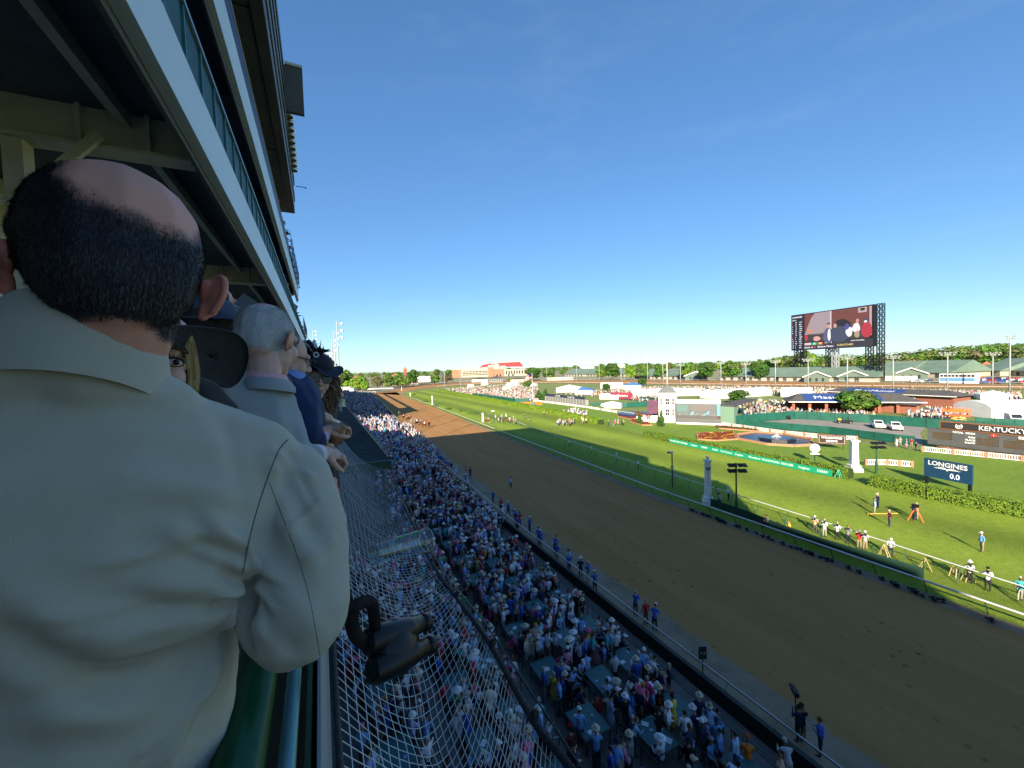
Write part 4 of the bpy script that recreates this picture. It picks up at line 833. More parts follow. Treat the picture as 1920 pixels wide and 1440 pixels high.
b = MB(); obox(b, -3.2, -.4, -.3, -.1, 2.6, 6.6, F=F2); o = b.build('side_poster', mat('poster_plum', (.12, .03, .07), .6, (.05, .02, .06), .4), t)
b = MB(); obox(b, -4.5, -.3, -.6, -.4, 0, 2.0, F=F2); b.build('low_wall', white, t)
# shed beside
t = thing('screen_shed', 'open green shed with dark flat roof right of the infield screen', 'shed', (101, 74, 0))
pp = [(100.6, 76), (101.8, 71.9), (124.5, 80.5), (123.5, 84)]
b = MB(); b.prism(pp, 5.0, 5.35); b.build('roof', roof_dk, t)
b = MB(); b.prism([(100.8, 75.6), (101.9, 72.2), (105.2, 73.5), (104, 76.9)], 0, 4.99); b.build('wall', mat('pale_green_wall', (.14, .24, .17), .7), t)
for q in ((110, 75.3), (117, 78), (124, 80.6)): b = MB(); b.cyl((q[0], q[1], 0), 4.98, .12, n=6); b.build('post', green_dk, t)
# green fences round the lot
def screen_fence(P, h, label, gap=3):
    t = thing('lot_fence', label, 'fence', (P[0][0], P[0][1], 0)); b = MB(); q = MB()
    for a_, c_ in zip(P, P[1:]):
        b.poly([(*a_, .05), (*c_, .05), (*c_, h), (*a_, h)]); A_, C_ = Vector((*a_, 0)), Vector((*c_, 0)); l = (C_ - A_).length
        for i in range(int(l / gap)): o = A_.lerp(C_, i * gap / l); q.cyl((o.x - .06, o.y, 0), h + .12, .05, n=4)
    b.build('windscreen', fence_gr, t); q.build('posts', green_dk, t, kind='stuff'); return t
b = MB(); b.poly([(102, 70, .0), (106, 51, .0), (104.5, 38, .0), (105, 35, .0), (121, 41, .0), (131.5, 43.5, .0), (130.6, 54, .0), (125.5, 69, .0), (113, 72, .0)]); structure(b.build('parking_lot', mat('lot_asphalt', (.26, .24, .21), .95, (.20, .19, .17), .25)))
screen_fence([(101.5, 70.2), (105.6, 51.2), (104, 39), (104.2, 36)], 1.7, 'dark green screened fence just behind the balustrade')
screen_fence([(102, 73), (114, 72.2), (124.6, 69.3)], 2.3, 'green screened fence beside the shed, catching the sun'); screen_fence([(124.7, 69.2), (130.6, 54), (131.3, 43.3), (134, 30)], 2.3, 'green screened fence behind the white trucks')
screen_fence([(141, 38), (150, 15)], 2.2, 'green fence behind the header of the tote board', 3)
screen_fence([(88.7, 244), (88, 180), (94, 176)], 2.2, 'green fence in front of the left infield crowd'); screen_fence([(102, 137), (112, 126), (131, 121), (139, 147)], 2.0, 'green fence right of the far scoreboard')
# vehicles
carp = mat('car_white', (.78, .78, .76), .25); glassd = mat('car_glass', (.02, .025, .03), .1); tyre = mat('tyre', (.012, .012, .012), .8); rimm = mat('rim', (.4, .4, .4), .3, metal=.8)
def wheels(t, xs, w, r=.38):
    for x in xs:
        for s in (-1, 1):
            b = MB(); b.tube([(x, s * w - .12, r), (x, s * w + .12, r)], r, 12); o = b.build('wheel', tyre, t, world=False); b = MB(); b.tube([(x, s * (w + .12), r), (x, s * (w + .14), r)], r * .55, 8); b.build('rim', rimm, o, world=False)
def hull(b, prof, w, m=0, taper=0.):
    k = len(b.v); n = len(prof)
    for s in (-1, 1):
        for x, z in prof: b.v.append((x, s * (w - taper * max(0, z - 1)), z))
    for i in range(n): j = (i + 1) % n; b.f.append((k + i, k + j, k + n + j, k + n + i)); b.m.append(m)
    b.f.append(tuple(k + i for i in range(n))[::-1]); b.m.append(m); b.f.append(tuple(k + n + i for i in range(n))); b.m.append(m)
def pickup(x, y, rz, label, paint=carp):
    t = thing('pickup_truck', label, 'pickup truck', (x, y, 0), rz, None)
    b = MB(); hull(b, [(-2.8, .5), (2.7, .5), (2.8, .75), (2.75, 1.05), (1.3, 1.2), (1.25, 1.22), (-2.75, 1.22), (-2.85, .9)], .96); b.build('body', paint, t, world=False)
    b = MB(); hull(b, [(-.9, 1.222), (1.2, 1.222), (.55, 1.85), (-.6, 1.88)], .9, 0, .15); b.build('cab', paint, t, world=False)
    b = MB(); hull(b, [(-.75, 1.3), (.98, 1.3), (.5, 1.76), (-.52, 1.78)], .905, 0, .15); b.build('side_window', glassd, t, world=False)
    b = MB(); b.poly([(1.18, -.75, 1.27), (1.18, .75, 1.27), (.64, .68, 1.79), (.64, -.68, 1.79)]); b.poly([(2.79, -.7, .75), (2.79, .7, .75), (2.79, .7, .98), (2.79, -.7, .98)]); b.build('windshield', glassd, t, world=False)
    b = MB(); b.bx(-2.7, -.95, -.82, .82, 1.2, 1.226); b.build('bed', mat('bed_dark', (.05, .05, .05), .7), t, world=False)
    for s in (-1, 1): b = MB(); b.bx(2.7, 2.81, s * .8 - .13, s * .8 + .13, .8, 1.0); b.build('headlight', mat('lens', (.6, .6, .55), .1), t, world=False)
    wheels(t, (-1.8, 1.8), .9); return t
pickup(122.9, 49.3, R(-148), 'left one of two parked white pickup trucks on the lot'); pickup(122.6, 45.9, R(-150), 'right one of two parked white pickup trucks on the lot')
t = thing('utility_cart', 'dark utility cart with yellow load on the lot', 'utility cart', (125.3, 57.2, 0), R(-60)); b = MB(); hull(b, [(-1.7, .4), (1.6, .4), (1.6, .8), (.6, .85), (-1.7, .85)], .7); b.build('body', tyre, t, world=False)
b = MB()
for sx in (-.6, .7):
    for s in (-.6, .6): b.tube([(sx, s, .8), (sx * .8, s, 1.7)], .04, 4)
b.build('roll_cage', black, t, world=False); b = MB(); b.bx(-1.5, -.8, -.5, .5, .86, 1.25); b.build('load', mat('yellow_load', (.6, .4, .03), .6), t, world=False); wheels(t, (-1.2, 1.1), .68, .32)
t = thing('bicycle_racer_cart', 'small dark two-wheeled cart standing alone on the lot', 'cart', (122.3, 69.8, 0), .4); b = MB(); b.box((0, 0, .8), (1.4, .8, .5)); b.tube([(.7, 0, .8), (1.7, 0, .5)], .05, 4); b.build('box', black, t, world=False); wheels(t, (0,), .5, .4)
t = thing('scissor_lift', 'orange scissor lift raised behind the tote board', 'scissor lift', (145.5, 42.5, 0), R(-40)); om = mat('lift_orange', (.75, .13, .02), .5)
b = MB(); b.bx(-1.9, 1.9, -1.1, 1.1, 0, .7); b.build('chassis', om, t, world=False)
b = MB()
for s in (-.6, .6):
    for k in range(2): b.beam((-1.6, s, .75 + k * .5), (1.6, s, 1.25 + k * .5), .1, .12); b.beam((1.6, s, .75 + k * .5), (-1.6, s, 1.25 + k * .5), .1, .12)
b.build('scissor_arms', mat('lift_yellow', (.6, .45, .12), .5), t, world=False); b = MB(); b.bx(-2.2, 2.2, -1.1, 1.1, 1.8, 2.0)
for x in np.arange(-2.15, 2.2, .86):
    for s in (-1.07, 1.07): b.cyl((x, s, 2.001), 1.6, .05, n=4)
for s in (-1.1, 1.1): b.bx(-2.2, 2.2, s - .04, s + .04, 3.6, 3.7); b.bx(-2.2, 2.2, s - .03, s + .03, 2.8, 3.3)
b.build('platform', om, t, world=False)
t = thing('box_truck', 'white truck cab at the right edge behind the tote board', 'truck', (*G(1895, 797)[:2], 0), R(-140)); b = MB(); hull(b, [(-3.5, .7), (3.2, .7), (3.2, 1.7), (2.2, 1.9), (1.6, 2.9), (-.2, 2.95), (-.2, 1.2), (-3.5, 1.2)], 1.1); b.build('body', carp, t, world=False); b = MB(); b.poly([(2.2, -.9, 1.95), (2.2, .9, 1.95), (1.66, .85, 2.8), (1.66, -.85, 2.8)]); b.build('windshield', glassd, t, world=False); b = MB(); b.cyl((-.5, .9, 1.2), 2.6, .1, n=6); b.build('exhaust_stack', grey, t, world=False); wheels(t, (-2.6, 2.2), 1.0, .5)
t = thing('display_car', 'silver car displayed on the grass beside the far flower bed', 'car', (87.2, 160.3, 0), R(-120)); b = MB(); hull(b, [(-2.2, .35), (2.2, .35), (2.25, .8), (1.2, 1.0), (.5, 1.5), (-1.1, 1.52), (-2.0, 1.1), (-2.25, .9)], .88, 0, .15); b.build('body', mat('car_silver', (.3, .32, .33), .25, metal=.5), t, world=False); b = MB(); hull(b, [(-1.7, 1.05), (1.0, 1.05), (.45, 1.42), (-1.05, 1.44)], .89, 0, .15); b.build('side_window', glassd, t, world=False); wheels(t, (-1.35, 1.35), .85, .36)
# buildings with printed roofs
blue = mat('roof_banner_blue', (.025, .06, .19), .6)
def long_building(P0, P1, depth, hw, rise, label, letters, lsize, banner=(0., .6), openfront=False, pos=.3):
    p, a, n, L, F = plane_frame(P0, P1)
    t = thing('pavilion', label, 'building', tuple(p))
    if openfront:
        b = MB(); obox(b, 0, L, -depth, -depth + .3, 0, hw, F=F); b.build('wall', brick_m, t)
        k = int(L / 4.2)
        for i in range(k + 1): b = MB(); u = i * (L - .9) / k; obox(b, u, u + .8, -.8, 0, 0, hw, F=F); b.build('brick_pier', brick_m, t)
    else:
        b = MB(); obox(b, 0, L, -depth, 0, 0, hw, F=F); b.build('wall', brick_m, t)
        for i in range(int(L / 5)): b = MB(); obox(b, 2.2 + i * 4.2, 3.4 + i * 4.2, .0, .03, hw - 1.2, hw - .6, F=F); b.build('window', mat('pale_window', (.55, .55, .5), .3), t)
    b = MB(); e = 1.2; hp = [F(-e, e, hw), F(L + e, e, hw), F(L + e, -depth - e, hw), F(-e, -depth - e, hw), F(3, -depth / 2, hw + rise), F(L - 3, -depth / 2, hw + rise)]
    b.poly([hp[0], hp[1], hp[5], hp[4]]); b.poly([hp[1], hp[2], hp[5]]); b.poly([hp[2], hp[3], hp[4], hp[5]]); b.poly([hp[3], hp[0], hp[4]]); b.poly([hp[3], hp[2], hp[1], hp[0]]); b.build('roof', roof_dk, t)
    b = MB(); obox(b, -e - .05, L + e + .05, e + .01, e + .1, hw - .05, hw + .22, F=F); b.build('gutter', white, t)
    X = Vector(a); up = (Vector(hp[4]) - Vector(F(3, e, hw))); sl = up.length; up.normalize(); nr = X.cross(up)
    if nr.z < 0: nr = -nr
    off = nr * .03
    u0, u1 = 3 + (L - 6) * banner[0], 3 + (L - 6) * banner[1]; q0 = Vector(F(u0, e, hw)) + up * sl * .08 + off; q1 = Vector(F(u1, e, hw)) + up * sl * .08 + off
    b = MB(); b.poly([q0, q1, q1 + up * sl * .86, q0 + up * sl * .86]); b.build('roof_banner', blue, t)
    text(letters, lsize, wtext, t, (q0 + q1) / 2 + up * sl * .43 + off, X, nr, .003, bold=.0)
    return t
long_building((141.5, 79.5), (162, 55), 11, 3.3, 2.5, 'brick pavilion with arcade front and MassMutual printed on its blue roof', 'MassMutual', 3.1, (.02, .8), True)
long_building((190, 93), (186, 55), 10, 3.6, 1.7, 'long brick building behind the evergreen with MassMutual on its roof', 'MassMutual', 2.7, (.1, .66))
t = thing('brick_hut', 'low brick hut with dark hip roof right of the evergreen', 'building', (161, 63, 0)); p, a, n, L, F = plane_frame((158.5, 65.5), (160, 55.5)); b = MB(); obox(b, 0, L, -7, 0, 0, 2.6, F=F); b.build('wall', brick_m, t); b = MB(); q = [F(-1, 1, 2.6), F(L + 1, 1, 2.6), F(L + 1, -8, 2.6), F(-1, -8, 2.6), F(L / 2, -3.5, 3.9)]
for i in range(4): b.poly([q[i], q[(i + 1) % 4], q[4]])
b.poly(q[:4][::-1]); b.build('roof', roof_dk, t)
# tents
def tent(px, pb, w, d, h, label, rz=.9, m=tentw, gable=True, peak=False):
    p = G(px, pb); t = thing('event_tent', label, 'tent', (p.x, p.y, 0), rz)
    b = MB(); b.prism([(-w / 2, -d / 2), (w / 2, -d / 2), (w / 2, d / 2), (-w / 2, d / 2)], 0, h * .62); b.build('side_wall', tentw, t, world=False)
    e = .15; z0 = h * .621; b = MB()
    if peak:
        q = [(-w / 2 - e, -d / 2 - e, z0), (w / 2 + e, -d / 2 - e, z0), (w / 2 + e, d / 2 + e, z0), (-w / 2 - e, d / 2 + e, z0), (0, 0, h)]
        for i in range(4): b.poly([q[i], q[(i + 1) % 4], q[4]])
    else:
        pr = [(-d / 2 - e, z0), (-d * .36, h * .86), (-d * .15, h * .98), (d * .15, h * .98), (d * .36, h * .86), (d / 2 + e, z0)]; k = 0
        b.v = [(-w / 2, y, z) for y, z in pr] + [(w / 2, y, z) for y, z in pr]; nq = len(pr)
        for i in range(nq - 1): b.f.append((i, i + 1, nq + i + 1, nq + i)); b.m.append(0)
        b.f.append(tuple(range(nq))[::-1]); b.f.append(tuple(range(nq, 2 * nq))); b.m += [0, 0]
    b.build('roof', m, t, world=False); return t
tblue = mat('tent_blue', (.05, .16, .38), .6); tgreen = mat('tent_green', (.02, .2, .12), .6)
tent(1378, 744, 34, 9, 4.0, 'long white marquee with rounded roof behind the screen', R(-8)); tent(1421, 741, 8, 9, 3.9, 'white end marquee at the right end of the long one', R(-8))
tent(1493, 743, 12, 9, 4.2, 'white round-roofed tent left of the blue roof', R(-60)); tent(1145, 748, 10, 5, 2.8, 'white marquee above the small sponsor hoarding', R(-60)); tent(1218, 742, 18, 8, 3.8, 'white marquee just left of the white tower', R(-10))
tent(1285, 741, 14, 8, 3.8, 'white tent behind the infield screen', R(-30)); tent(1068, 735, 16, 9, 5, 'pale peaked white tent left of the blue ones', R(-50), peak=True); tent(1148, 728, 16, 8, 4.5, 'white tent among the far crowd', R(-50)); tent(962, 724, 11, 6, 3.6, 'white open-sided tent beyond the left infield crowd', R(-60)); tent(998, 725, 8, 5, 3.2, 'small white tent next to the rounded tree', R(-60))
tent(1097, 739, 11, 9, 4.4, 'bright blue peaked canopy left of centre', R(-50), tblue, peak=True); tent(1186, 730, 12, 10, 5, 'bright blue peaked canopy among the far crowd', R(-50), tblue, peak=True)
tent(909, 722, 6, 5, 3.4, 'small white hospitality tent above the left crowd', R(-60)); tent(883, 727, 5, 4, 3.4, 'small white booth with red trim in the left crowd', R(-60)); tent(951, 731, 5, 4, 3, 'small white booth in the middle of the left crowd', R(-60))
tent(1902, 779, 22, 10, 4.4, 'large white tent at the right edge behind the truck', R(-30)); tent(1148, 764, 8, 6, 2.6, 'low white peaked tent on the lot behind the fence', R(-50), peak=True); tent(1861, 748, 8, 7, 3.2, 'small white canopy on a pole among the right crowd', R(-60), peak=True)
# far scoreboard
p, a, n, L, F = plane_frame((100.5, 172), (100.5, 137.2)); t = thing('far_scoreboard', 'far grey results board with navy sponsor header', 'scoreboard', tuple(p))
b = MB(); obox(b, 0, L, -.6, 0, .4, 3.1, F=F); b.build('body_panel', mat('board_grey', (.32, .32, .3), .7), t); b = MB(); obox(b, 1, L - 2, -.4, .05, 3.11, 4.3, F=F); b.build('header_panel', mat('header_navy', (.02, .03, .06), .6), t)
text('LONGINES', .9, wtext, t, F(L * .34, .07, 3.7), a, n, .004); text('Kentucky Oaks', .9, wtext, t, F(L * .66, .07, 3.7), a, n, .004)
for i in range(15):
    for j in range(5): b = MB(); obox(b, 1 + i * 2.2, 2.6 + i * 2.2, .004, .03, .7 + j * .48, 1.0 + j * .48, F=F); b.build('digit_window', mat('digit_grey', (.1, .1, .1), .5), t)
p, a, n, L, F = plane_frame((133, 162), (138, 151.5)); t = thing('sponsor_hoarding', 'dark red and navy hoarding reading Fanatics in front of the white marquee', 'sign', tuple(p)); b = MB(); obox(b, 0, L, -.3, 0, .3, 3.6, F=F); b.build('panel', mat('hoarding_navy', (.03, .03, .10), .6, (.3, .02, .03), .12), t); text('Fanatics', 1.7, wtext, t, F(L * .58, .02, 2), a, n, .004); b = MB(); b.tube([F(2.2, .02, 2), F(2.2, .05, 2)], .9, 10); b.build('emblem', mat('hoarding_red', (.6, .03, .03), .5), t)
# flag
p = G(999, 751); t = thing('flagpole', 'tall flagpole with American flag over the left infield crowd', 'flagpole', (p.x, p.y, 0)); zt = topz(999, 699, p); b = MB(); b.tube([(0, 0, 0), (0, 0, zt)], [.14, .08], 6); b.build('pole', white, t, world=False)
b = MB(); fl = []
for i in range(7):
    for j in range(8): fl.append((-.15 - i * .78, -.1 - i * .25 + .2 * math.sin(i + j * .3), zt - .3 - j * .38 - i * i * .05))
b.v = fl
for i in range(6):
    for j in range(7): b.f.append((i * 8 + j, (i + 1) * 8 + j, (i + 1) * 8 + j + 1, i * 8 + j + 1)); b.m.append(2 if i < 3 and j < 4 else (j % 2))
b.build('flag', [mat('flag_red', (.5, .04, .04), .8), wtext, mat('flag_blue', (.02, .03, .15), .8)], t, world=False)
# pool, flower beds
water = bpy.data.materials.new('pool_water'); water.use_nodes = True; wb = water.node_tree.nodes['Principled BSDF']; wb.inputs['Base Color'].default_value = (.006, .014, .025, 1); wb.inputs['Roughness'].default_value = .22
wn = water.node_tree.nodes.new('ShaderNodeTexNoise'); wn.inputs['Scale'].default_value = 1.5; wbp = water.node_tree.nodes.new('ShaderNodeBump'); wbp.inputs['Strength'].default_value = .4; water.node_tree.links.new(wn.outputs[0], wbp.inputs['Height']); water.node_tree.links.new(wbp.outputs[0], wb.inputs['Normal'])
pool = [(87.7, 61.7), (83.4, 58.0), (82.4, 51.3), (85, 47.4), (88.2, 46.2), (95, 49.4), (96.2, 56), (94.3, 61.5)]; pc = Vector((89, 54, 0))
terr = mat('terracotta_kerb', (.42, .22, .12), .8, (.34, .17, .09), 3)
b = MB(); b.poly([(*q, .12) for q in pool]); structure(b.build('pool_water', water))
t = thing('fountain_pool_kerb', 'terracotta kerb round the fountain pool on the lawn', 'kerb', (83, 54, 0)); b = MB()
for q, s in zip(pool, pool[1:] + pool[:1]): b.beam((*q, .2), (*s, .2), .5, .45)
b.build('kerb', terr, t)
t = thing('fountain', 'low black octagonal fountain basin in the middle of the pool', 'fountain', (89.5, 53.5, 0)); b = MB(); oc = [(3.6 * math.cos(k * math.pi / 4 + .3), 3.6 * math.sin(k * math.pi / 4 + .3)) for k in range(8)]; b.prism(oc, 0, .5); b.build('basin', mat('black_basin', (.015, .018, .025), .2), t, world=False)
b = MB(); b.prism([(x * .9, y * .9) for x, y in oc], .501, .56); b.build('basin_water', water, t, world=False)
b = MB()
for k in range(14): a_ = k * .45; b.tube([(0, 0, .56), (.4 * math.cos(a_), .4 * math.sin(a_), 1.1 + .3 * math.sin(k)), (.9 * math.cos(a_), .9 * math.sin(a_), .58)], .02, 3)
b.tube([(0, 0, .5), (0, 0, 1.9)], [.06, .015], 5); b.build('water_jet', mat('spray', (.75, .8, .85), .2), t, world=False)
fb = [(82.5, 68.3), (76, 62.6), (78, 59.5), (83.0, 58.2), (87.5, 62), (91, 64.8)]
redf, yelf = [(.24, .05, .03), (.18, .05, .025)], [(.55, .35, .02), (.5, .28, .02)]
def flowerbed(poly, cols, label, dens, hgt=.3, size=.12):
    t = thing('flower_bed', label, 'flower bed', (poly[0][0], poly[0][1], 0)); b = MB(); b.prism(poly, 0, .1); b.build('soil', mat('soil', (.10, .05, .03), .95), t)
    b = MB()
    for q, s in zip(poly, poly[1:] + poly[:1]): b.beam((*q, .15), (*s, .15), .3, .3)
    b.build('kerb', terr, t)
    xs = [q[0] for q in poly]; ys = [q[1] for q in poly]; b = MB(); b.c = []; n = 0; rg = random.Random(int(xs[0] * 10))
    def inside(x, y):
        c = False
        for (x0, y0), (x1, y1) in zip(poly, poly[1:] + poly[:1]):
            if (y0 > y) != (y1 > y) and x < (x1 - x0) * (y - y0) / (y1 - y0) + x0: c = not c
        return c
    cx, cy = sum(xs) / len(xs), sum(ys) / len(ys)
    while n < dens:
        x, y = rg.uniform(min(xs), max(xs)), rg.uniform(min(ys), max(ys)); n += 1
        if not inside(x, y): continue
        a_ = math.atan2(y - cy, x - cx); star = abs(math.sin(a_ * 3)) < .3 and math.hypot(x - cx, y - cy) < 6; cl = cols[1] if star and len(cols) > 1 else cols[0]
        leaf_cloud(b, [((x, y, hgt * .7), .22)], 5, 1, size, cl, rg)
    b.build('flowers', leafm, t, kind='stuff'); return t
flowerbed(fb, [redf, yelf], 'terracotta edged flower bed with yellow star pattern left of the pool', 1500)
flowerbed([(96, 73.5), (93, 70), (96.3, 61.8), (98, 63.5)], [[(.16, .05, .03), (.1, .07, .02)]], 'dark red flower strip in front of the balustrade', 700, .5)
flowerbed([(88.5, 98), (84, 93), (82, 86), (84, 84.5), (87, 89), (91, 94)], [redf], 'curved orange red flower bed left of the white tower', 800); flowerbed([(104.5, 33), (104.3, 12), (102.5, 12), (102.2, 31)], [[(.35, .2, .12), (.2, .15, .08)]], 'long planted strip under the tote board', 900, .3)
flowerbed([(88, 176), (94, 180), (98, 172), (92, 160)], [yelf], 'yellow flower bed near the displayed car', 700, .4, .25); flowerbed([(95, 112), (90, 106), (88, 98), (93, 97), (97, 103)], [redf], 'terraced red bed near the far fountain', 800)
for (x, y, s) in ((87.5, 84.5, 'big round red flower bush at the corner of the white tower'), (88, 90, 'round red flower bush on a white planter left of the tower'), (89.5, 94, 'round red flower bush second from the tower'), (90.6, 97, 'round red flower bush third from the tower')):
    t = thing('flower_planter', s, 'planter', (x, y, 0)); b = MB(); b.lathe([(.5, 0), (.65, 1.0), (.01, 1.0)], 8); b.build('pot', white, t, world=False); b = MB(); b.c = []; leaf_cloud(b, [((0, 0, 1.7), 1.1)], 220, 1, .16, [(.35, .04, .02), (.25, .05, .02)], rnd); b.build('flowers', leafm, t, world=False, kind='stuff')
t = thing('fountain', 'far dark round fountain beside the marching band', 'fountain', (97, 105, 0)); b = MB(); b.lathe([(6, 0), (6, .7), (5.5, .75), (.01, .75)], 14); b.build('basin', mat('navy_basin', (.02, .03, .06), .3), t, world=False)
# ================================================================ backstretch barns
barnw = mat('barn_wall', (.34, .31, .25), .8)
def barn(px0, pb0, px1, pb1, depth, hw, rise, label, front=barnw):
    p, a, n, L, F = plane_frame(G(px0, pb0), G(px1, pb1)); t = thing('barn', label, 'barn', tuple(p), 0)
    b = MB(); obox(b, 0, L, -depth, 0, 0, hw, F=F); b.build('wall', front, t)
    b = MB(); e = 1.5; q = [F(-e, e, hw), F(L + e, e, hw), F(L + e, -depth - e, hw), F(-e, -depth - e, hw), F(-e, -depth / 2, hw + rise), F(L + e, -depth / 2, hw + rise)]
    b.poly([q[0], q[1], q[5], q[4]]); b.poly([q[2], q[3], q[4], q[5]]); b.poly([q[1], q[2], q[5]]); b.poly([q[3], q[0], q[4]]); b.poly([q[3], q[2], q[1], q[0]]); b.build('roof', roof_gr, t)
    for i in range(int(L / 7)): b = MB(); obox(b, 3 + i * 7, 5.5 + i * 7, .01, .05, .2, hw * .75, F=F); b.build('doorway', mat('doorway_dark', (.04, .04, .04), .8), t)
    return t
bl = [(1225, 711, 1290, 711.5), (1350, 713, 1395, 713.5), (1398, 714, 1455, 714.5), (1460, 715, 1530, 715.5), (1532, 716, 1590, 716.5), (1592, 716.5, 1640, 717), (1190, 711, 1222, 711)]
for i, q in enumerate(bl): barn(*q, 40, 3.6, 7.2, 'long barn with pale wall and green roof, ' + ('behind the white tower', 'under the first round dark tree', 'between the two round dark trees', 'left of the video board', 'under the left of the video board', 'under the right of the video board', 'leftmost, beyond the centre light poles')[i])
bl = [(1640, 708, 1700, 708.5), (1702, 708, 1780, 709), (1830, 704, 1875, 705), (1880, 704, 1960, 706), (1100, 706, 1180, 706.5), (1060, 706, 1098, 706)]
for i, q in enumerate(bl): barn(*q, 45, 4, 9, 'distant green roofed barn ' + ('directly right of the board legs', 'behind the trailer and bus', 'above the parked cars near the right edge', 'at the right edge of the view', 'behind the centre tree group', 'left of the centre tree group')[i])
def gable(px, pb, w, h, label):
    p = G(px, pb); r = math.atan2(p.y, p.x) - math.pi / 2; t = thing('gabled_barn', label, 'barn', (p.x, p.y, 0), r)
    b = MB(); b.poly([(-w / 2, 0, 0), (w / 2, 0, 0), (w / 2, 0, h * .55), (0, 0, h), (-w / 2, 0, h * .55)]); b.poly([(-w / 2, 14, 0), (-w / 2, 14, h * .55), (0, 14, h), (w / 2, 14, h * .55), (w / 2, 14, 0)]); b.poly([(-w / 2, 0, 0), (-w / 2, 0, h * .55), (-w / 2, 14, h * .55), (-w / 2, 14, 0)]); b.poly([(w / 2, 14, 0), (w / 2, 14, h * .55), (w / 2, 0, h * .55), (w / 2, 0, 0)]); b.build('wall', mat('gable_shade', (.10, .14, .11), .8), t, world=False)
    b = MB()
    for s in (-1, 1): b.v += [(0, -1, h + .4), (s * (w / 2 + 1), -1, h * .5), (s * (w / 2 + 1), 15, h * .5), (0, 15, h + .4)]; k = len(b.v) - 4; b.f.append((k, k + 1, k + 2, k + 3)); b.m.append(0)
    b.build('roof', roof_gr, t, world=False); b = MB()
    for s in (-1, 1): b.beam((0, -1.1, h + .35), (s * (w / 2 + 1), -1.1, h * .5 - .05), .3, .7)
    b.build('bargeboard', white, t, world=False)
    for x in (-w * .25, 0, w * .25): b = MB(); b.bx(x - .7, x + .7, -.05, .0, .5, h * .4); b.build('window', winm, t, world=False)
gable(1305, 712.5, 20, 8, 'small white gabled building between the pole and the trees'); gable(1531, 716.5, 15, 7.5, 'white gabled barn front under the left legs of the board'); gable(1600, 716.5, 16, 8, 'white gabled barn front beside the middle legs of the board'); gable(1708, 711, 17, 8, 'white gabled barn front right of the long trailer')
t = thing('long_trailer', 'long cream trailer parked by the backstretch', 'trailer', (*G(1677, 715.5)[:2], 0), math.atan2(G(1703, 715.5).y - G(1650, 715).y, G(1703, 715.5).x - G(1650, 715).x)); b = MB(); b.bx(-11, 11, -1.6, 1.6, .6, 3.9); b.build('body', cream, t, world=False); wheels(t, (-7, 7), 1.4, .6)
t = thing('two_storey_cabin', 'white two level cabin with blue windows behind the backstretch', 'cabin', (*G(1798, 718.5)[:2], 0), math.atan2(B.y - A.y, B.x - A.x)); b = MB(); b.bx(-8, 8, -2, 2, 0, 5.8); b.build('wall', white, t, world=False); bw = mat('cabin_blue', (.12, .3, .5), .4)
for k in range(9): b = MB(); b.bx(-7.5 + k * 1.7, -6.2 + k * 1.7, 2.0, 2.05, 3.9, 5.1); b.bx(-7.5 + k * 1.7, -6.2 + k * 1.7, -2.05, -2.0, 3.9, 5.1); b.build('window', winm, t, world=False)
for s in (-1, 1): b = MB(); b.bx(-7.5, 7.5, 2.02 if s > 0 else -2.1, 2.1 if s > 0 else -2.02, 1.4, 3.2); b.build('blue_band', bw, t, world=False)
# parked cars far right
bod = MB(); hull(bod, [(-2.2, .3), (2.2, .3), (2.2, .85), (1.2, 1.0), (.6, 1.5), (-1.2, 1.5), (-2.1, 1.0)], .9, 0, .12); cm_ = attrmat('car_paint', objcol=True, rough=.3); bo = bod.build('body', cm_); gl = MB(); hull(gl, [(-1.6, 1.02), (.95, 1.02), (.5, 1.42), (-1.1, 1.42)], .91, 0, .12); go = gl.build('window', glassd); wl = MB()
for x in (-1.4, 1.4):
    for s in (-.85, .85): wl.tube([(x, s - .1, .35), (x, s + .1, .35)], .35, 8)
wo_ = wl.build('wheel', tyre); CARM = [(o.name.split('.')[0], o.data) for o in (bo, go, wo_)]
for o in (bo, go, wo_): bpy.data.objects.remove(o)
ccol = {'white': (.7, .7, .7), 'black': (.02, .02, .02), 'red': (.3, .02, .02), 'silver': (.35, .36, .38), 'blue': (.02, .05, .2)}
rg = random.Random(21)
for i in range(34):
    px = (1700 + i * 4) if i < 12 else 1828 + (i - 12) * 4.4; py = (716 if i < 12 else 712 + (i % 3) * 3) + rg.uniform(-1, 1); p = G(px, py); cn = rg.choice(list(ccol)); t = thing('parked_car', cn + ' car parked behind the backstretch rail at far right' if i >= 12 else cn + ' car parked between the long trailer and the cabin', 'car', (p.x, p.y, 0), rg.choice((.2, 1.7)) + rg.uniform(-.2, .2), ('cars parked behind the backstretch, ' if i >= 12 else 'cars by the trailer, ') + cn)
    for nm, me in CARM: o = bpy.data.objects.new(nm, me); COL.objects.link(o); o.parent = t; o.color = (*ccol[cn], 1)
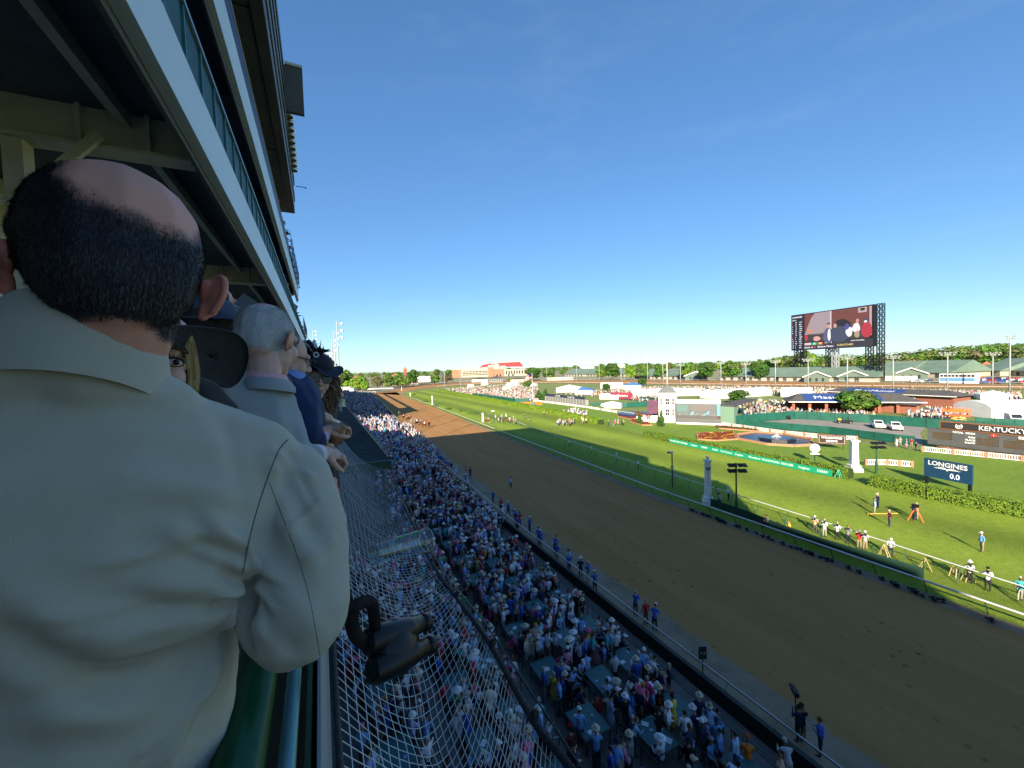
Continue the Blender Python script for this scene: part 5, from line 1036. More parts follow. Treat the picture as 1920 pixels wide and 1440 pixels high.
# ================================================================ stadium and horizon buildings
p, a, n, L, F = plane_frame(AT(846, 700, 890), AT(990, 700, 890)); a = a; t = thing('stadium', 'large red brick and cream stadium with red upper seats on the horizon', 'stadium', tuple(p))
sc = L / 144.; bk = mat('stadium_brick', (.36, .15, .09), .9); cr2 = mat('stadium_cream', (.42, .37, .28), .8); sred = mat('stadium_seats', (.50, .06, .06), .8)
def sb(x0, x1, z0, z1, m, nm, w0=-20, w1=0): b = MB(); obox(b, (x0 - 846) * sc, (x1 - 846) * sc, w0, w1, z0, z1, F=F); return b.build(nm, m, t)
zz = lambda y: (704.8 - y) * 1.16 if y < 704.8 else 0
sb(848, 864, 0, zz(690), bk, 'brick_tower', -25, 2); sb(864.2, 914.8, 0, zz(692), cr2, 'wall'); sb(915, 925, 0, zz(687), bk, 'brick_tower', -25, 2); sb(925.2, 945, 0, zz(691), bk, 'wall'); sb(945.2, 989, 0, zz(692), cr2, 'wall'); sb(915, 926, zz(686.9), zz(683), cr2, 'cap'); sb(855, 915, zz(691.9), zz(687), cr2, 'parapet', -22, -1); sb(926.2, 936, zz(690.9), zz(682), cr2, 'parapet', -22, -2); sb(938, 948, zz(690.9), zz(685), cr2, 'parapet', -22, -2)
for j, y in enumerate((693.6, 696.6, 699.6)): sb(866, 914, zz(y + 1.5), zz(y), winm, 'window_band', 0, .4)
for x in range(867, 914, 6): sb(x, x + .7, 0, zz(693), cr2, 'pilaster', .41, 1)
for x in range(948, 988, 5): sb(x, x + 2.6, zz(701), zz(694.5), winm, 'opening', 0, .4)
for x in (930, 936, 952, 960): sb(x, x + 3, 0, zz(701), winm, 'opening', 0, .4)
b = MB(); U = lambda x: (x - 846) * sc
b.poly([F(U(899), -22, zz(686)), F(U(984), -22, zz(687.5)), F(U(979), -70, zz(677.2)), F(U(920), -70, zz(679)), F(U(906), -70, zz(681))]); b.poly([F(U(899), -22.1, zz(686)), F(U(906), -70.1, zz(681)), F(U(906), -70, 0), F(U(899), -22, 0)]); b.build('upper_seats', sred, t)
b = MB(); b.beam(F(U(920), -69, zz(678.6)), F(U(979), -69, zz(676.8)), 1, 1.2); b.beam(F(U(984), -22, zz(687.3)), F(U(979), -70, zz(676.8)), 1, 1); b.build('rim', cr2, t)
for x in (863, 873, 880, 888, 924, 931): b = MB(); b.beam(F(U(x), -40, 10), F(U(x), -40, zz(679.5)), .7, .7); b.beam(F(U(x) - 3, -40, zz(680)), F(U(x) + 3, -40, zz(680)), 1, 2.5); b.build('light_mast', grey, t)
def far_box(px, pb, pt, wpx, m, label, name='building', dist=None, rz=0, roof=None):
    p = G(px, pb); h = topz(px, pt, p); w = wpx * math.hypot(p.x, p.y) / FPX / max(.5, 1 + ((px - 960) / FPX) ** 2) ** .5 * 1.0
    t = thing(name, label, 'building', (p.x, p.y, 0), math.atan2(p.y, p.x) - math.pi / 2 + rz); b = MB(); b.bx(-w / 2, w / 2, 0, w * .6 + 6, 0, h); b.build('wall', m, t, world=False)
    for k in range(max(2, int(wpx / 4))): b = MB(); x = -w / 2 + w * (k + .3) / max(2, int(wpx / 4)); b.bx(x, x + w * .04 + .6, -.1, -.01, h * .35, h * .7); b.build('window', winm, t, world=False)
    if roof:
        b = MB(); e = .8; q = [(-w / 2 - e, -e, h), (w / 2 + e, -e, h), (w / 2 + e, w * .6 + 6 + e, h), (-w / 2 - e, w * .6 + 6 + e, h), (0, w * .3 + 3, h + roof[1])]
        for i in range(4): b.poly([q[i], q[(i + 1) % 4], q[4]])
        b.build('roof', roof[0], t, world=False)
rr = mat('rust_roof', (.32, .13, .07), .8)
far_box(761, 722, 694, 6, brick_m, 'brick tower with pointed rust roof above the far turn', 'church_tower', roof=(rr, 5)); far_box(742, 722, 707, 22, brick_m, 'brick church with rust roof left of the pointed tower', 'church', roof=(rr, 5)); far_box(668, 728, 711, 14, brick_m, 'red roofed house beyond the shaded stand', 'house', roof=(rr, 4)); far_box(795, 716, 706, 24, white, 'long white building left of the stadium')
far_box(775, 722, 712, 20, mat('grey_house', (.25, .22, .2), .8), 'grey house right of the brick tower', 'house', roof=(roof_dk, 4)); far_box(1101, 700, 687.5, 26, white, 'pale low building on the horizon left of centre'); far_box(1165, 697, 683, 14, mat('yellowish_wall', (.6, .55, .3), .8), 'yellowish building showing between the centre trees'); far_box(1050, 713, 708, 50, cream, 'long low cream stable right of the stadium'); far_box(998, 702, 685, 9, grey, 'small grey block on the horizon right of the stadium')
far_box(900, 716, 711, 30, white, 'low white shed in front of the stadium', roof=(roof_dk, 2)); far_box(930, 716, 709.5, 26, mat('grey_shed', (.2, .22, .22), .8), 'grey roofed shed in front of the stadium', roof=(roof_dk, 3)); far_box(970, 716, 711, 26, cream, 'cream shed in front of the stadium', roof=(roof_dk, 2)); far_box(1180, 702, 692, 6, white, 'small white house with grey roof behind the centre trees', 'house', roof=(roof_dk, 5))
far_box(1660, 700, 688, 16, brick_m, 'brick house right of the video board mast', 'house', roof=(rr, 4)); far_box(1700, 697, 685, 14, grey, 'grey roofed house below the wooded rise', 'house', roof=(roof_dk, 4)); far_box(1850, 693, 684, 12, brick_m, 'brown roofed house high on the wooded rise', 'house', roof=(rr, 4))
# low white wall / tent left and starting gate
p = G(650, 741); t = thing('white_pavilion', 'white slatted pavilion wall at the far end of the shaded crowd', 'pavilion', (p.x, p.y, 0), R(-25)); b = MB(); b.bx(-9, 3, 0, 5, 0, 6.5); b.prism([(3.01, 0), (5.5, 0), (5.5, 3), (3.01, 3)], 0, 5.5); b.build('wall', white, t, world=False)
for k in range(8): b = MB(); b.bx(-8.6 + k * 1.4, -8.2 + k * 1.4, -.12, -.01, 0, 6.3); b.build('slat', mat('slat_grey', (.5, .5, .5), .7), t, world=False)
A_, B_ = G(690, 736.5), G(738, 734.5); p, a, n, L, F = plane_frame(A_, B_); t = thing('starting_gate', 'white roofed starting gate parked across the far end of the track', 'starting gate', tuple(p)); b = MB(); obox(b, 0, L, -2, 1, 2.9, 3.5, F=F); b.build('roof', white, t)
b = MB()
for k in range(15): u = k * L / 14; b.beam(F(u, 0, 0), F(u, 0, 2.88), .2, .2); b.beam(F(u, 0, 1.2), F(min(L, u + L / 14), 0, 1.2), .15, .9)
b.build('stall_frame', mat('gate_dark', (.06, .08, .07), .6), t)
rail('far_fence', 'brown board fence curving round the far turn', [tuple(G(x, y))[:2] for x, y in ((738, 728), (760, 726), (785, 723), (812, 720))], 2.0, .25, 6, brick_m, mat('fence_brown', (.12, .08, .05), .8), .25)
# ================================================================ people
def cap(b, p, q, r0, r1=None, m=0, n=8):
    r1 = r0 if r1 is None else r1; p, q = Vector(p), Vector(q); b.tube([p, q], [r0, r1], n, m); b.ball(p, r0 * 1.0, n, 5, m); b.ball(q, r1 * 1.0, n, 5, m); b.seg.append((p, q, r0, r1, m)); return b
def ell(b, c, r, sq, m=0, M=None, n=12, k=8): b.ball(c, r, n, k, m, sq, M); b.seg.append((Vector(c), Vector(c) + Vector((0, 0, .001)), r * min(sq), r * min(sq), m)); return b
def remesh(b, vox, ratio=1., smooth=3, mats=None, name='body', adapt=0., seg=True):
    me = bpy.data.meshes.new('t'); me.from_pydata(b.v, [], b.f); o = bpy.data.objects.new('t', me); COL.objects.link(o)
    m = o.modifiers.new('r', 'REMESH'); m.mode = 'VOXEL'; m.voxel_size = vox; m.adaptivity = adapt
    if smooth: s = o.modifiers.new('s', 'SMOOTH'); s.iterations = smooth; s.factor = .5
    if ratio < 1: d = o.modifiers.new('d', 'DECIMATE'); d.ratio = ratio
    dg = bpy.context.evaluated_depsgraph_get(); ev = bpy.data.meshes.new_from_object(o.evaluated_get(dg)); bpy.data.objects.remove(o); bpy.data.meshes.remove(me); ev.name = name
    ev.materials.clear()
    for q in (mats or []): ev.materials.append(q)
    ev.polygons.foreach_set('use_smooth', [True] * len(ev.polygons))
    if seg and getattr(b, 'seg', None) and len(set(s[4] for s in b.seg)) > 1:
        n = len(ev.polygons); C = np.empty(n * 3); ev.polygons.foreach_get('center', C); C = C.reshape(-1, 3); best = np.full(n, 1e9); mi = np.zeros(n, dtype=np.int32)
        for (p, q, r0, r1, m_) in b.seg:
            p_, q_ = np.array(p), np.array(q); d = q_ - p_; t = np.clip(((C - p_) @ d) / max(d @ d, 1e-9), 0, 1); dist = np.linalg.norm(C - p_ - t[:, None] * d, axis=1) - (r0 + (r1 - r0) * t); k = dist < best; best[k] = dist[k]; mi[k] = m_
        ev.polygons.foreach_set('material_index', mi)
    return ev
def newb(): b = MB(); b.seg = []; return b
def ramp_random(name, cols, rough=.8, objcol=False):
    m = bpy.data.materials.new(name); m.use_nodes = True; n = m.node_tree; b = n.nodes['Principled BSDF']; b.inputs['Roughness'].default_value = rough; b.inputs['Specular IOR Level'].default_value = .2
    a = n.nodes.new('ShaderNodeObjectInfo'); r = n.nodes.new('ShaderNodeValToRGB'); r.color_ramp.interpolation = 'CONSTANT'; els = r.color_ramp.elements
    while len(els) < len(cols): els.new(.5)
    for i, c in enumerate(cols): els[i].position = i / len(cols); els[i].color = (*c, 1)
    n.links.new(a.outputs['Random'], r.inputs[0]); n.links.new(r.outputs[0], b.inputs['Base Color']); return m
skin_r = ramp_random('skin_tones', [(.42, .22, .14), (.46, .26, .18), (.36, .18, .11), (.50, .29, .21), (.12, .06, .035), (.44, .24, .16)], .6)
hair_r = ramp_random('hair_tones', [(.03, .018, .01), (.012, .01, .008), (.16, .09, .035), (.28, .27, .25), (.05, .03, .015), (.4, .38, .36), (.10, .05, .02)])
bot_r = ramp_random('trouser_tones', [(.015, .018, .035), (.02, .02, .02), (.26, .2, .13), (.07, .07, .08), (.03, .04, .09), (.3, .28, .25), (.02, .025, .05)])
top_o = attrmat('garment', objcol=True, rough=.85); shoe_m = mat('shoe_leather', (.02, .015, .012), .5)
PM = [skin_r, hair_r, top_o, bot_r, shoe_m]
def person_mb(pose):
    b = newb(); T, Bt = 2, 3; dress = pose.startswith('dress'); sit = pose.startswith('sit'); lean = .0
    hz = .5 if sit else .93; hip = Vector((0, 0, hz)); fw = Vector((0, 1, 0))
    tilt = {'lean': .38, 'sitlean': .28, 'crouch': .2}.get(pose, .03 if not sit else .02); up = Vector((0, math.sin(tilt), math.cos(tilt)))
    ch = hip + up * .36; nk = hip + up * .56; hd = hip + up * .71 + Vector((0, .02, 0))
    cap(b, hip, hip + up * .16, .145, .135, T if not dress else T); cap(b, hip + up * .14, ch, .13, .155, T); cap(b, ch + Vector((-.12, 0, .06)), ch + Vector((.12, 0, .06)), .085, .085, T); cap(b, nk - up * .06, nk + up * .05, .055, .05, 0)
    ell(b, hd, .115, (.72, .88, 1.05), 0); b.ball(hd + Vector((0, -.018, .025)), .118, 10, 7, 1, (.76, .86, .98)); b.seg.append((hd + Vector((0, -.04, .05)), hd + Vector((0, -.03, .051)), .098, .098, 1))
    if sit:
        for s in (-1, 1): cap(b, hip + Vector((s * .09, 0, -.02)), (s * .12, .45, .5), .095, .07, Bt); cap(b, (s * .12, .45, .5), (s * .12, .45, .1), .065, .045, Bt); cap(b, (s * .12, .45, .06), (s * .12, .6, .05), .045, .04, 4)
    elif dress:
        cap(b, hip, (0, 0, .6), .16, .21, T); cap(b, (0, 0, .6), (0, 0, .45), .21, .2, T)
        for s in (-1, 1): cap(b, (s * .08, 0, .5), (s * .08, 0, .1), .055, .04, 0); cap(b, (s * .08, 0, .05), (s * .08, .14, .04), .04, .035, 4)
    elif pose == 'crouch':
        for s in (-1, 1): cap(b, hip, (s * .16, .25, .62), .1, .08, Bt); cap(b, (s * .16, .25, .62), (s * .16, -.05, .1), .07, .05, Bt)
    else:
        st = .16 if pose == 'walk' else .0
        for s in (-1, 1): cap(b, hip + Vector((s * .08, 0, -.03)), (s * .1, s * st * .5, .5), .095, .07, Bt); cap(b, (s * .1, s * st * .5, .5), (s * .11, s * st, .1), .066, .045, Bt); cap(b, (s * .11, s * st, .05), (s * .12, s * st + .15, .04), .045, .038, 4)
    sh = [ch + Vector((s * .19, 0, .08)) for s in (-1, 1)]
    def arm(s, el, ha): S0 = sh[0 if s < 0 else 1]; cap(b, S0, el, .058, .045, T); cap(b, el, ha, .042, .032, T if pose in ('stand', 'lean', 'photo', 'sit', 'talk') else 0); e, h = Vector(el), Vector(ha); cap(b, h, h + (h - e).normalized() * .07, .035, .03, 0)
    c = ch
    if pose in ('stand', 'walk', 'dress'):
        for s in (-1, 1): arm(s, c + Vector((s * .27, -.02, -.2)), c + Vector((s * .26, .08, -.42)))
    elif pose in ('talk', 'dressbent'):
        for s in (-1, 1): arm(s, c + Vector((s * .25, 0, -.2)), c + Vector((s * .12, .24, -.12)))
    elif pose in ('phone', 'photo'):
        for s in (-1, 1): arm(s, c + Vector((s * .24, .12, -.12)), c + Vector((s * .07, .26, .2 if pose == 'photo' else .08)))
    elif pose == 'hips':
        for s in (-1, 1): arm(s, c + Vector((s * .36, -.05, -.16)), c + Vector((s * .2, .02, -.32)))
    elif pose in ('lean', 'crouch'):
        for s in (-1, 1): arm(s, c + Vector((s * .25, .15, -.18)), c + Vector((s * .14, .42, -.16)))
    elif pose == 'wave':
        arm(-1, c + Vector((-.27, 0, -.18)), c + Vector((-.22, .15, -.3))); arm(1, c + Vector((.3, .05, .2)), c + Vector((.24, .1, .48)))
    else:
        for s in (-1, 1): arm(s, c + Vector((s * .25, .1, -.2)), c + Vector((s * .13, .36, -.2)))
    return b
POSES = ['stand', 'walk', 'talk', 'phone', 'photo', 'hips', 'lean', 'wave', 'dress', 'dressbent', 'sit', 'sitlean', 'crouch']
PME = {}
for q in POSES: PME[q] = remesh(person_mb(q), .032, .5, 2, PM, 'body')
def hatmesh(kind):
    b = MB()
    if kind == 'fedora': b.lathe([(.01, .13), (.07, .13), (.09, .1), (.1, .02), (.1, 0), (.17, -.01), (.17, .005), (.1, .018)], 12)
    elif kind == 'wide': b.lathe([(.01, .12), (.07, .11), (.095, .03), (.12, .02), (.24, -.03), (.245, -.02), (.12, .035)], 14)
    elif kind == 'cap': b.lathe([(.01, .1), (.06, .09), (.1, .03), (.105, -.02)], 10); b.poly([(-.07, .08, .0), (.07, .08, .0), (.05, .19, -.02), (-.05, .19, -.02)])
    else:
        for k in range(9): a = k * .7; b.poly([(0, 0, .02), (.12 * math.cos(a), .12 * math.sin(a), .05 + .02 * (k % 3)), (.1 * math.cos(a + .4), .1 * math.sin(a + .4), .16), (.03 * math.cos(a), .03 * math.sin(a), .1)])
    o = b.build('hat', [top_o], smooth=(kind != 'flower')); me = o.data; bpy.data.objects.remove(o); return me
HM = {k: hatmesh(k) for k in ('fedora', 'wide', 'cap', 'flower')}
bm_ = MB(); bm_.lathe([(.101, 0.0), (.104, .002), (.103, .028), (.1, .03)], 12); o = bm_.build('hat_band', [black]); BAND = o.data; bpy.data.objects.remove(o)
CN = {'white': (.62, .63, .66), 'pale blue': (.30, .42, .62), 'sky blue': (.14, .33, .62), 'navy': (.014, .022, .06), 'royal blue': (.03, .09, .38), 'pink': (.55, .22, .30), 'hot pink': (.55, .05, .20), 'grey': (.18, .19, .2), 'light grey': (.38, .4, .42), 'black': (.01, .01, .012), 'red': (.42, .025, .03), 'lavender': (.33, .28, .52), 'teal': (.04, .3, .34), 'cream': (.5, .44, .33), 'tan': (.32, .23, .14), 'yellow': (.6, .45, .06), 'orange': (.65, .16, .02), 'green': (.04, .25, .10), 'peach': (.55, .3, .2), 'maroon': (.10, .015, .02)}
HEADZ = {'lean': .93 + .71 * .93, 'sit': 1.21, 'sitlean': 1.19, 'crouch': .93 + .71 * .98}
USED = {}; NP = [0]
PDESC = {'stand': 'standing', 'walk': 'walking', 'talk': 'hands together', 'phone': 'hands raised', 'photo': 'aiming camera', 'hips': 'hands on hips', 'lean': 'leaning', 'wave': 'arm raised', 'dress': 'woman', 'dressbent': 'woman', 'sit': 'seated', 'sitlean': 'seated', 'crouch': 'crouching'}
PEOPLE = []
def person(x, y, z, rz, pose, top, hat=None, hatc=None, where='', scale=1., extra=''):
    lab = PDESC[pose] + ' in ' + top + (' dress' if pose.startswith('dress') else '') + (' and ' + hatc + ' ' + {'fedora': 'sunhat', 'wide': 'wide hat', 'cap': 'cap', 'flower': 'headpiece'}[hat] if hat else '') + ', ' + where
    t = thing('person', lab, 'person', (x, y, z), rz, 'people ' + where); t.scale = (scale,) * 3
    o = bpy.data.objects.new('body', PME[pose]); COL.objects.link(o); o.parent = t; o.color = (*CN[top], 1)
    if hat:
        h = bpy.data.objects.new('hat', HM[hat]); COL.objects.link(h); h.parent = t; h.color = (*CN[hatc], 1)
        tl = {'lean': .38, 'sitlean': .28, 'crouch': .2}.get(pose, .03); hz = .5 if pose.startswith('sit') else .93; hp = Vector((0, math.sin(tl), math.cos(tl))) * .77 + Vector((0, .02, hz)); h.location = hp; h.rotation_euler = (-tl * .6, 0, 0)
        if hat in ('fedora', 'wide') and NP[0] % 2: bd = bpy.data.objects.new('hat_band', BAND); COL.objects.link(bd); bd.parent = h
    NP[0] += 1; PEOPLE.append((t, lab, Vector((x, y, z)))); return t
TOPW = ['pale blue'] * 10 + ['white'] * 17 + ['navy'] * 9 + ['sky blue'] * 6 + ['royal blue'] * 5 + ['pink'] * 5 + ['grey'] * 5 + ['light grey'] * 5 + ['black'] * 7 + ['lavender'] * 4 + ['red'] * 3 + ['cream'] * 3 + ['teal'] * 2 + ['hot pink', 'peach', 'tan', 'maroon', 'green', 'yellow']
HATW = [None] * 9 + ['fedora'] * 6 + ['wide'] * 3 + ['cap'] * 2 + ['flower'] * 2
def rperson(rg, x, y, z, where, facing=None, poses=None, hats=True):
    pz = rg.choice(poses or ['stand', 'stand', 'talk', 'talk', 'phone', 'hips', 'walk', 'dress', 'dressbent', 'dress', 'wave', 'lean']); h = rg.choice(HATW) if hats else None
    if pz.startswith('dress'): tp = rg.choice(['pink', 'hot pink', 'white', 'lavender', 'royal blue', 'red', 'peach', 'cream', 'teal', 'black', 'pale blue', 'yellow', 'navy']); h = rg.choice([None, 'wide', 'flower', 'wide'])
    else: tp = rg.choice(TOPW)
    hc = None if h is None else rg.choice(['white', 'cream', 'white', 'tan', 'cream'] if h != 'flower' else ['hot pink', 'red', 'orange', 'white', 'yellow'])
    return person(x, y, z, facing if facing is not None else rg.uniform(-3.1, 3.1), pz, tp, h, hc, where, rg.uniform(.93, 1.05))
# ---------------------------------------------------------------- boxes: tables, chairs, rails
tb = MB(); tb.bx(-.68, .68, -.82, .82, .70, .74); tbt = tb.build('tabletop', teal); TT = tbt.data; bpy.data.objects.remove(tbt)
tb = MB(); tb.bx(-.025, .025, -.025, .025, 0, .695); q = tb.build('leg', black); TL = q.data; bpy.data.objects.remove(q)
def box_table(x, y, z, label, sx=1.):
    t = thing('table', label, 'table', (x, y, z), 0, 'teal topped tables in the boxes'); o = bpy.data.objects.new('tabletop', TT); COL.objects.link(o); o.parent = t; o.scale = (sx, 1, 1)
    for i, j in ((-1, -1), (1, -1), (1, 1), (-1, 1)): o = bpy.data.objects.new('leg', TL); COL.objects.link(o); o.parent = t; o.location = (i * .62 * sx, j * .76, 0)
    return t
def mk(b, nm, m, **k): o = b.build(nm, m, **k); me = o.data; bpy.data.objects.remove(o); return me
b = MB(); b.bx(-.21, .21, -.2, .2, .43, .46); CS = mk(b, 'seat', black)
b = MB(); b.lathe([(0.001, 0), (.2, 0), (.215, .03), (.2, .05), (.001, .05)], 12); CB = mk(MB().box((0, -.24, .74), (.42, .04, .34), tilt=(.12, 0, 0)), 'backrest', black)
CL = []
for s in (-1, 1):
    CL.append(mk(MB().tube([(s * .21, .24, 0), (s * .21, -.24, .9)], .014, 5), 'leg', black)); CL.append(mk(MB().tube([(s * .2, -.22, 0), (s * .2, .16, .44)], .014, 5), 'leg', black))
def chair(x, y, z, rz, label, grp='black folding chairs in the boxes'):
    t = thing('folding_chair', label, 'chair', (x, y, z), rz, grp)
    for nm, me in [('seat', CS), ('backrest', CB)] + [('leg', m) for m in CL]: o = bpy.data.objects.new(nm, me); COL.objects.link(o); o.parent = t
paper_m = [mat('paper_white', (.62, .66, .72), .8), mat('paper_blue', (.25, .4, .65), .8)]
PP = [mk(MB().box((0, 0, .004), (.3, .22, .008)), 'p', paper_m[0]), mk(MB().box((0, 0, .004), (.38, .28, .006)), 'p', paper_m[0]), mk(MB().box((0, 0, .005), (.16, .12, .01)), 'p', paper_m[1]), mk(MB().lathe([(.03, 0), (.04, .12), (.001, .12)], 8), 'cup', paper_m[0])]
ORD = ['nearest', 'second', 'third', 'fourth', 'fifth', 'sixth', 'seventh', 'eighth', 'ninth', 'tenth', 'eleventh', 'twelfth']
COLS = [('wall row', 13.9, 15.5, 14.7, 10.0, .85), ('second row', 11.4, 13.2, 12.35, 12.55, .9), ('walkway row', 9.4, 11.2, 10.2, 14.45 - 3.5, 1.), ('rope row', 6.5, 8.2, 7.3, 12.5, .9), ('middle net row', 4.45, 6.3, 5.3, 11.2, .9), ('left net row', 1.0, 3.3, 1.9, 15.2, 1.)]
rg = random.Random(11); ci = 0; EXTRA = []; TABS = []
for cname, x0, x1, tx, yst, sx in COLS:
    z = floorz((x0 + x1) / 2); n = 9 if x0 > 9 else 7 if x0 > 4 else 5; far = yst - 3.5 if x0 > 9 else yst - 3.5
    rl = thing('box_divider', 'dark pipe rails dividing the boxes of the ' + cname, 'railing', (x0, yst, z), 0); r1 = MB(); r2 = MB()
    ya, yb = yst - 3.4, yst + 3.5 * n
    for xx in (x0 - .08, x1 + .08):
        r1.tube([(xx, ya, z + 1.0), (xx, yb, z + 1.0)], .022, 5)
        for k in range(n + 1): q_ = MB(); q_.cyl((xx, ya + 3.5 * k + 1.2, z), 1.0, .022, n=5); q_.build('post', black, rl)
    for k in range(n + 1): yy_ = yst + 3.5 * k - 1.0; r1.tube([(x0 - .08, yy_, z + 1.0), (x1 + .08, yy_, z + 1.0)], .02, 5); r1.tube([(x0 - .08, yy_, z + .55), (x1 + .08, yy_, z + .55)], .012, 4)
    r1.build('top_rail', black, rl)
    for k in range(n):
        y = yst + 3.5 * k; TABS.append((tx, y)); box_table(tx, y, z, 'teal topped table, ' + ORD[k] + ' from the camera in the ' + cname, sx)
        for _ in range(rg.randint(1, 4)):
            px_, py_ = tx + rg.uniform(-.45, .45), y + rg.uniform(-.65, .65); ki = rg.choice((0, 0, 1, 2, 3)); o = bpy.data.objects.new('cup' if ki == 3 else 'race_program', PP[ki]); COL.objects.link(o); o.location = (px_, py_, z + .742); o.rotation_euler = (0, 0, rg.uniform(0, 3)); tag(o, ('pale plastic cup' if ki == 3 else 'small blue race program' if ki == 2 else 'white race program') + ' lying on the ' + ORD[k] + ' table of ' + cname, 'cup' if ki == 3 else 'paper', 'papers and cups on the teal tables, ' + ORD[k] + ' table of ' + cname)
        dens = (6 if y > 19 else 5 if y > 14 else 3) if x0 > 9 else 5
        spots = [(tx - .5, y + 1.25), (tx + .45, y + 1.3), (tx, y + 1.75), (tx - .55, y + 2.1), (tx + .55, y + 2.15), (tx + .05, y + 2.5)]; rg.shuffle(spots)
        for (sx_, sy_) in spots[:dens]:
            if y > (24 if x0 > 9 else 18): EXTRA.append((sx_ + rg.uniform(-.1, .1), sy_, z)); continue
            seated = rg.random() < .3
            if seated: chair(sx_, sy_, z, math.pi if sy_ < y + 1.5 else 0, 'black folding chair in the ' + ORD[k] + ' box of the ' + cname, 'folding chairs, ' + ORD[k] + ' box of the ' + cname); rperson(rg, sx_, sy_ + .02, z, ORD[k] + ' box of ' + cname, (math.pi if sy_ < y + 1.5 else 0), ['sit', 'sitlean'])
            else: rperson(rg, sx_ + rg.uniform(-.1, .1), sy_ + rg.uniform(-.1, .1), z, ORD[k] + ' box of ' + cname)
        if rg.random() < .7: chair(tx + rg.choice((-.3, .3)), y + 1.15, z, math.pi + rg.uniform(-.4, .4), 'black folding chair in the ' + ORD[k] + ' box of the ' + cname, 'folding chairs, ' + ORD[k] + ' box of the ' + cname)
def at(px, py, z=0.): return G(px, py, z)
def pp(px, py, z, rz, *a, **k): p = G(px, py, z); return person(p.x, p.y, z, rz, *a, **k)
pp(1285, 1406, .75, -.6, 'dress', 'white', None, None, 'bare calves, beside the near boxes'); pp(1214, 1334, .75, -1.2, 'dress', 'hot pink', None, None, 'alone between boxes in a short dress'); pp(1262, 1372, .75, 0, 'dressbent', 'yellow', 'flower', 'red', 'beside the man in black near the wall'); pp(1237, 1398, .75, .2, 'talk', 'black', None, None, 'near the wall at the edge of the lowest boxes'); pp(1312, 1372, .75, -.9, 'stand', 'navy', 'fedora', 'cream', 'standing at the wall in a suit')
pp(1402, 1440, .6, -.8, 'sit', 'orange', 'flower', 'orange', 'seated at the wall near the bottom edge'); pp(1380, 1450, .6, .3, 'stand', 'pale blue', None, None, 'beside the woman in orange near the bottom edge'); pp(1478, 1470, .35, -.6, 'lean', 'light grey', None, None, 'leaning at the wall at the bottom edge'); pp(1088, 1400, .75, -.4, 'stand', 'sky blue', 'cap', 'white', 'standing with back turned at the walkway'); pp(1072, 1440, .75, 0, 'dress', 'maroon', 'flower', 'red', 'at the bottom edge by the walkway'); pp(981.5, 1176, .75, 0, 'stand', 'navy', None, None, 'standing with back turned on the open walkway'); pp(936, 1161, .75, 1.2, 'dress', 'lavender', 'wide', 'light grey', 'by the open walkway'); pp(1240, 1440, 1.0, 0, 'sit', 'white', 'wide', 'white', 'at the bottom edge')
# walkers on the strip next to the track
rg = random.Random(17)
for y in [9.6, 10.4, 19.2, 19.9, 21.0, 24.6, 26.0, 26.9, 28.0, 28.6, 30.2, 31.6, 33.4, 34.2, 37, 37.9, 38.8, 39.6, 40.6, 41.7, 42.4, 44, 47.5, 55, 57, 62, 63.5, 66, 67, 68, 71, 72.5, 74, 75]:
    vest = rg.random() < .6; person(wallx(y) + .75 + rg.random() * 1.1, y, .02, rg.uniform(-1.6, .4), rg.choice(('photo', 'stand', 'talk', 'hips', 'lean', 'photo', 'walk')), 'royal blue' if vest else rg.choice(('navy', 'black', 'white', 'pale blue', 'red')), rg.choice((None, None, 'cap', 'fedora')), 'white', 'on sand strip by wall' + (', near end' if y < 22 else ', middle' if y < 45 else ', far end'))
t = pp(1504, 1391, .02, -.7, 'photo', 'black', 'cap', 'black', 'operating a video camera on the sand'); q = t.location
cmm = thing('video_camera', 'black video camera on a monopod at the edge of the track dirt', 'camera', (q.x + .3, q.y + .45, 0), -.7); b = MB(); b.tube([(0, 0, 0), (0, 0, 1.75)], .025, 6); b.build('monopod', black, cmm, world=False); b = MB(); b.box((0, .05, 1.9), (.18, .5, .22)); b.tube([(0, .3, 1.88), (0, .5, 1.88)], [.06, .09], 8); b.tube([(0, -.1, 2.0), (0, -.1, 2.15), (0, .2, 2.15), (0, .2, 2.0)], .015, 4); b.build('camera_body', black, cmm, world=False)
pp(882, 897, .02, -.7, 'photo', 'black', None, None, 'alone on the dirt edge holding a long camera'); pp(958, 916, 0, -.5, 'stand', 'pale blue', None, None, 'alone at the sand edge beyond the wall')
def sign_stick(px, pb, pt, label):
    p = G(px, pb); h = topz(px, pt, p); t = thing('post_sign', label, 'sign', (p.x, p.y, 0), -.4); b = MB(); b.cyl((0, 0, 0), h - .3, .035, n=6); b.build('post', green_dk, t, world=False); b = MB(); b.bx(-.22, .22, -.02, .02, h - .6, h + .1); b.build('plate', black, t, world=False); text('A-2', .2, mat('dim_letters', (.3, .32, .32), .6), t, (0, -.025, h - .25), (1, 0, 0), (0, -1, 0), .002, world=False)
sign_stick(1318, 1277, 1216, 'small black sign on a post rising behind the track wall')
t = thing('track_post', 'thin dark pole standing at the wall beyond the boxes', 'post', (*G(875, 905)[:2], 0)); b = MB(); b.cyl((0, 0, 0), 2.6, .04, n=5); b.build('post', green_dk, t, world=False)
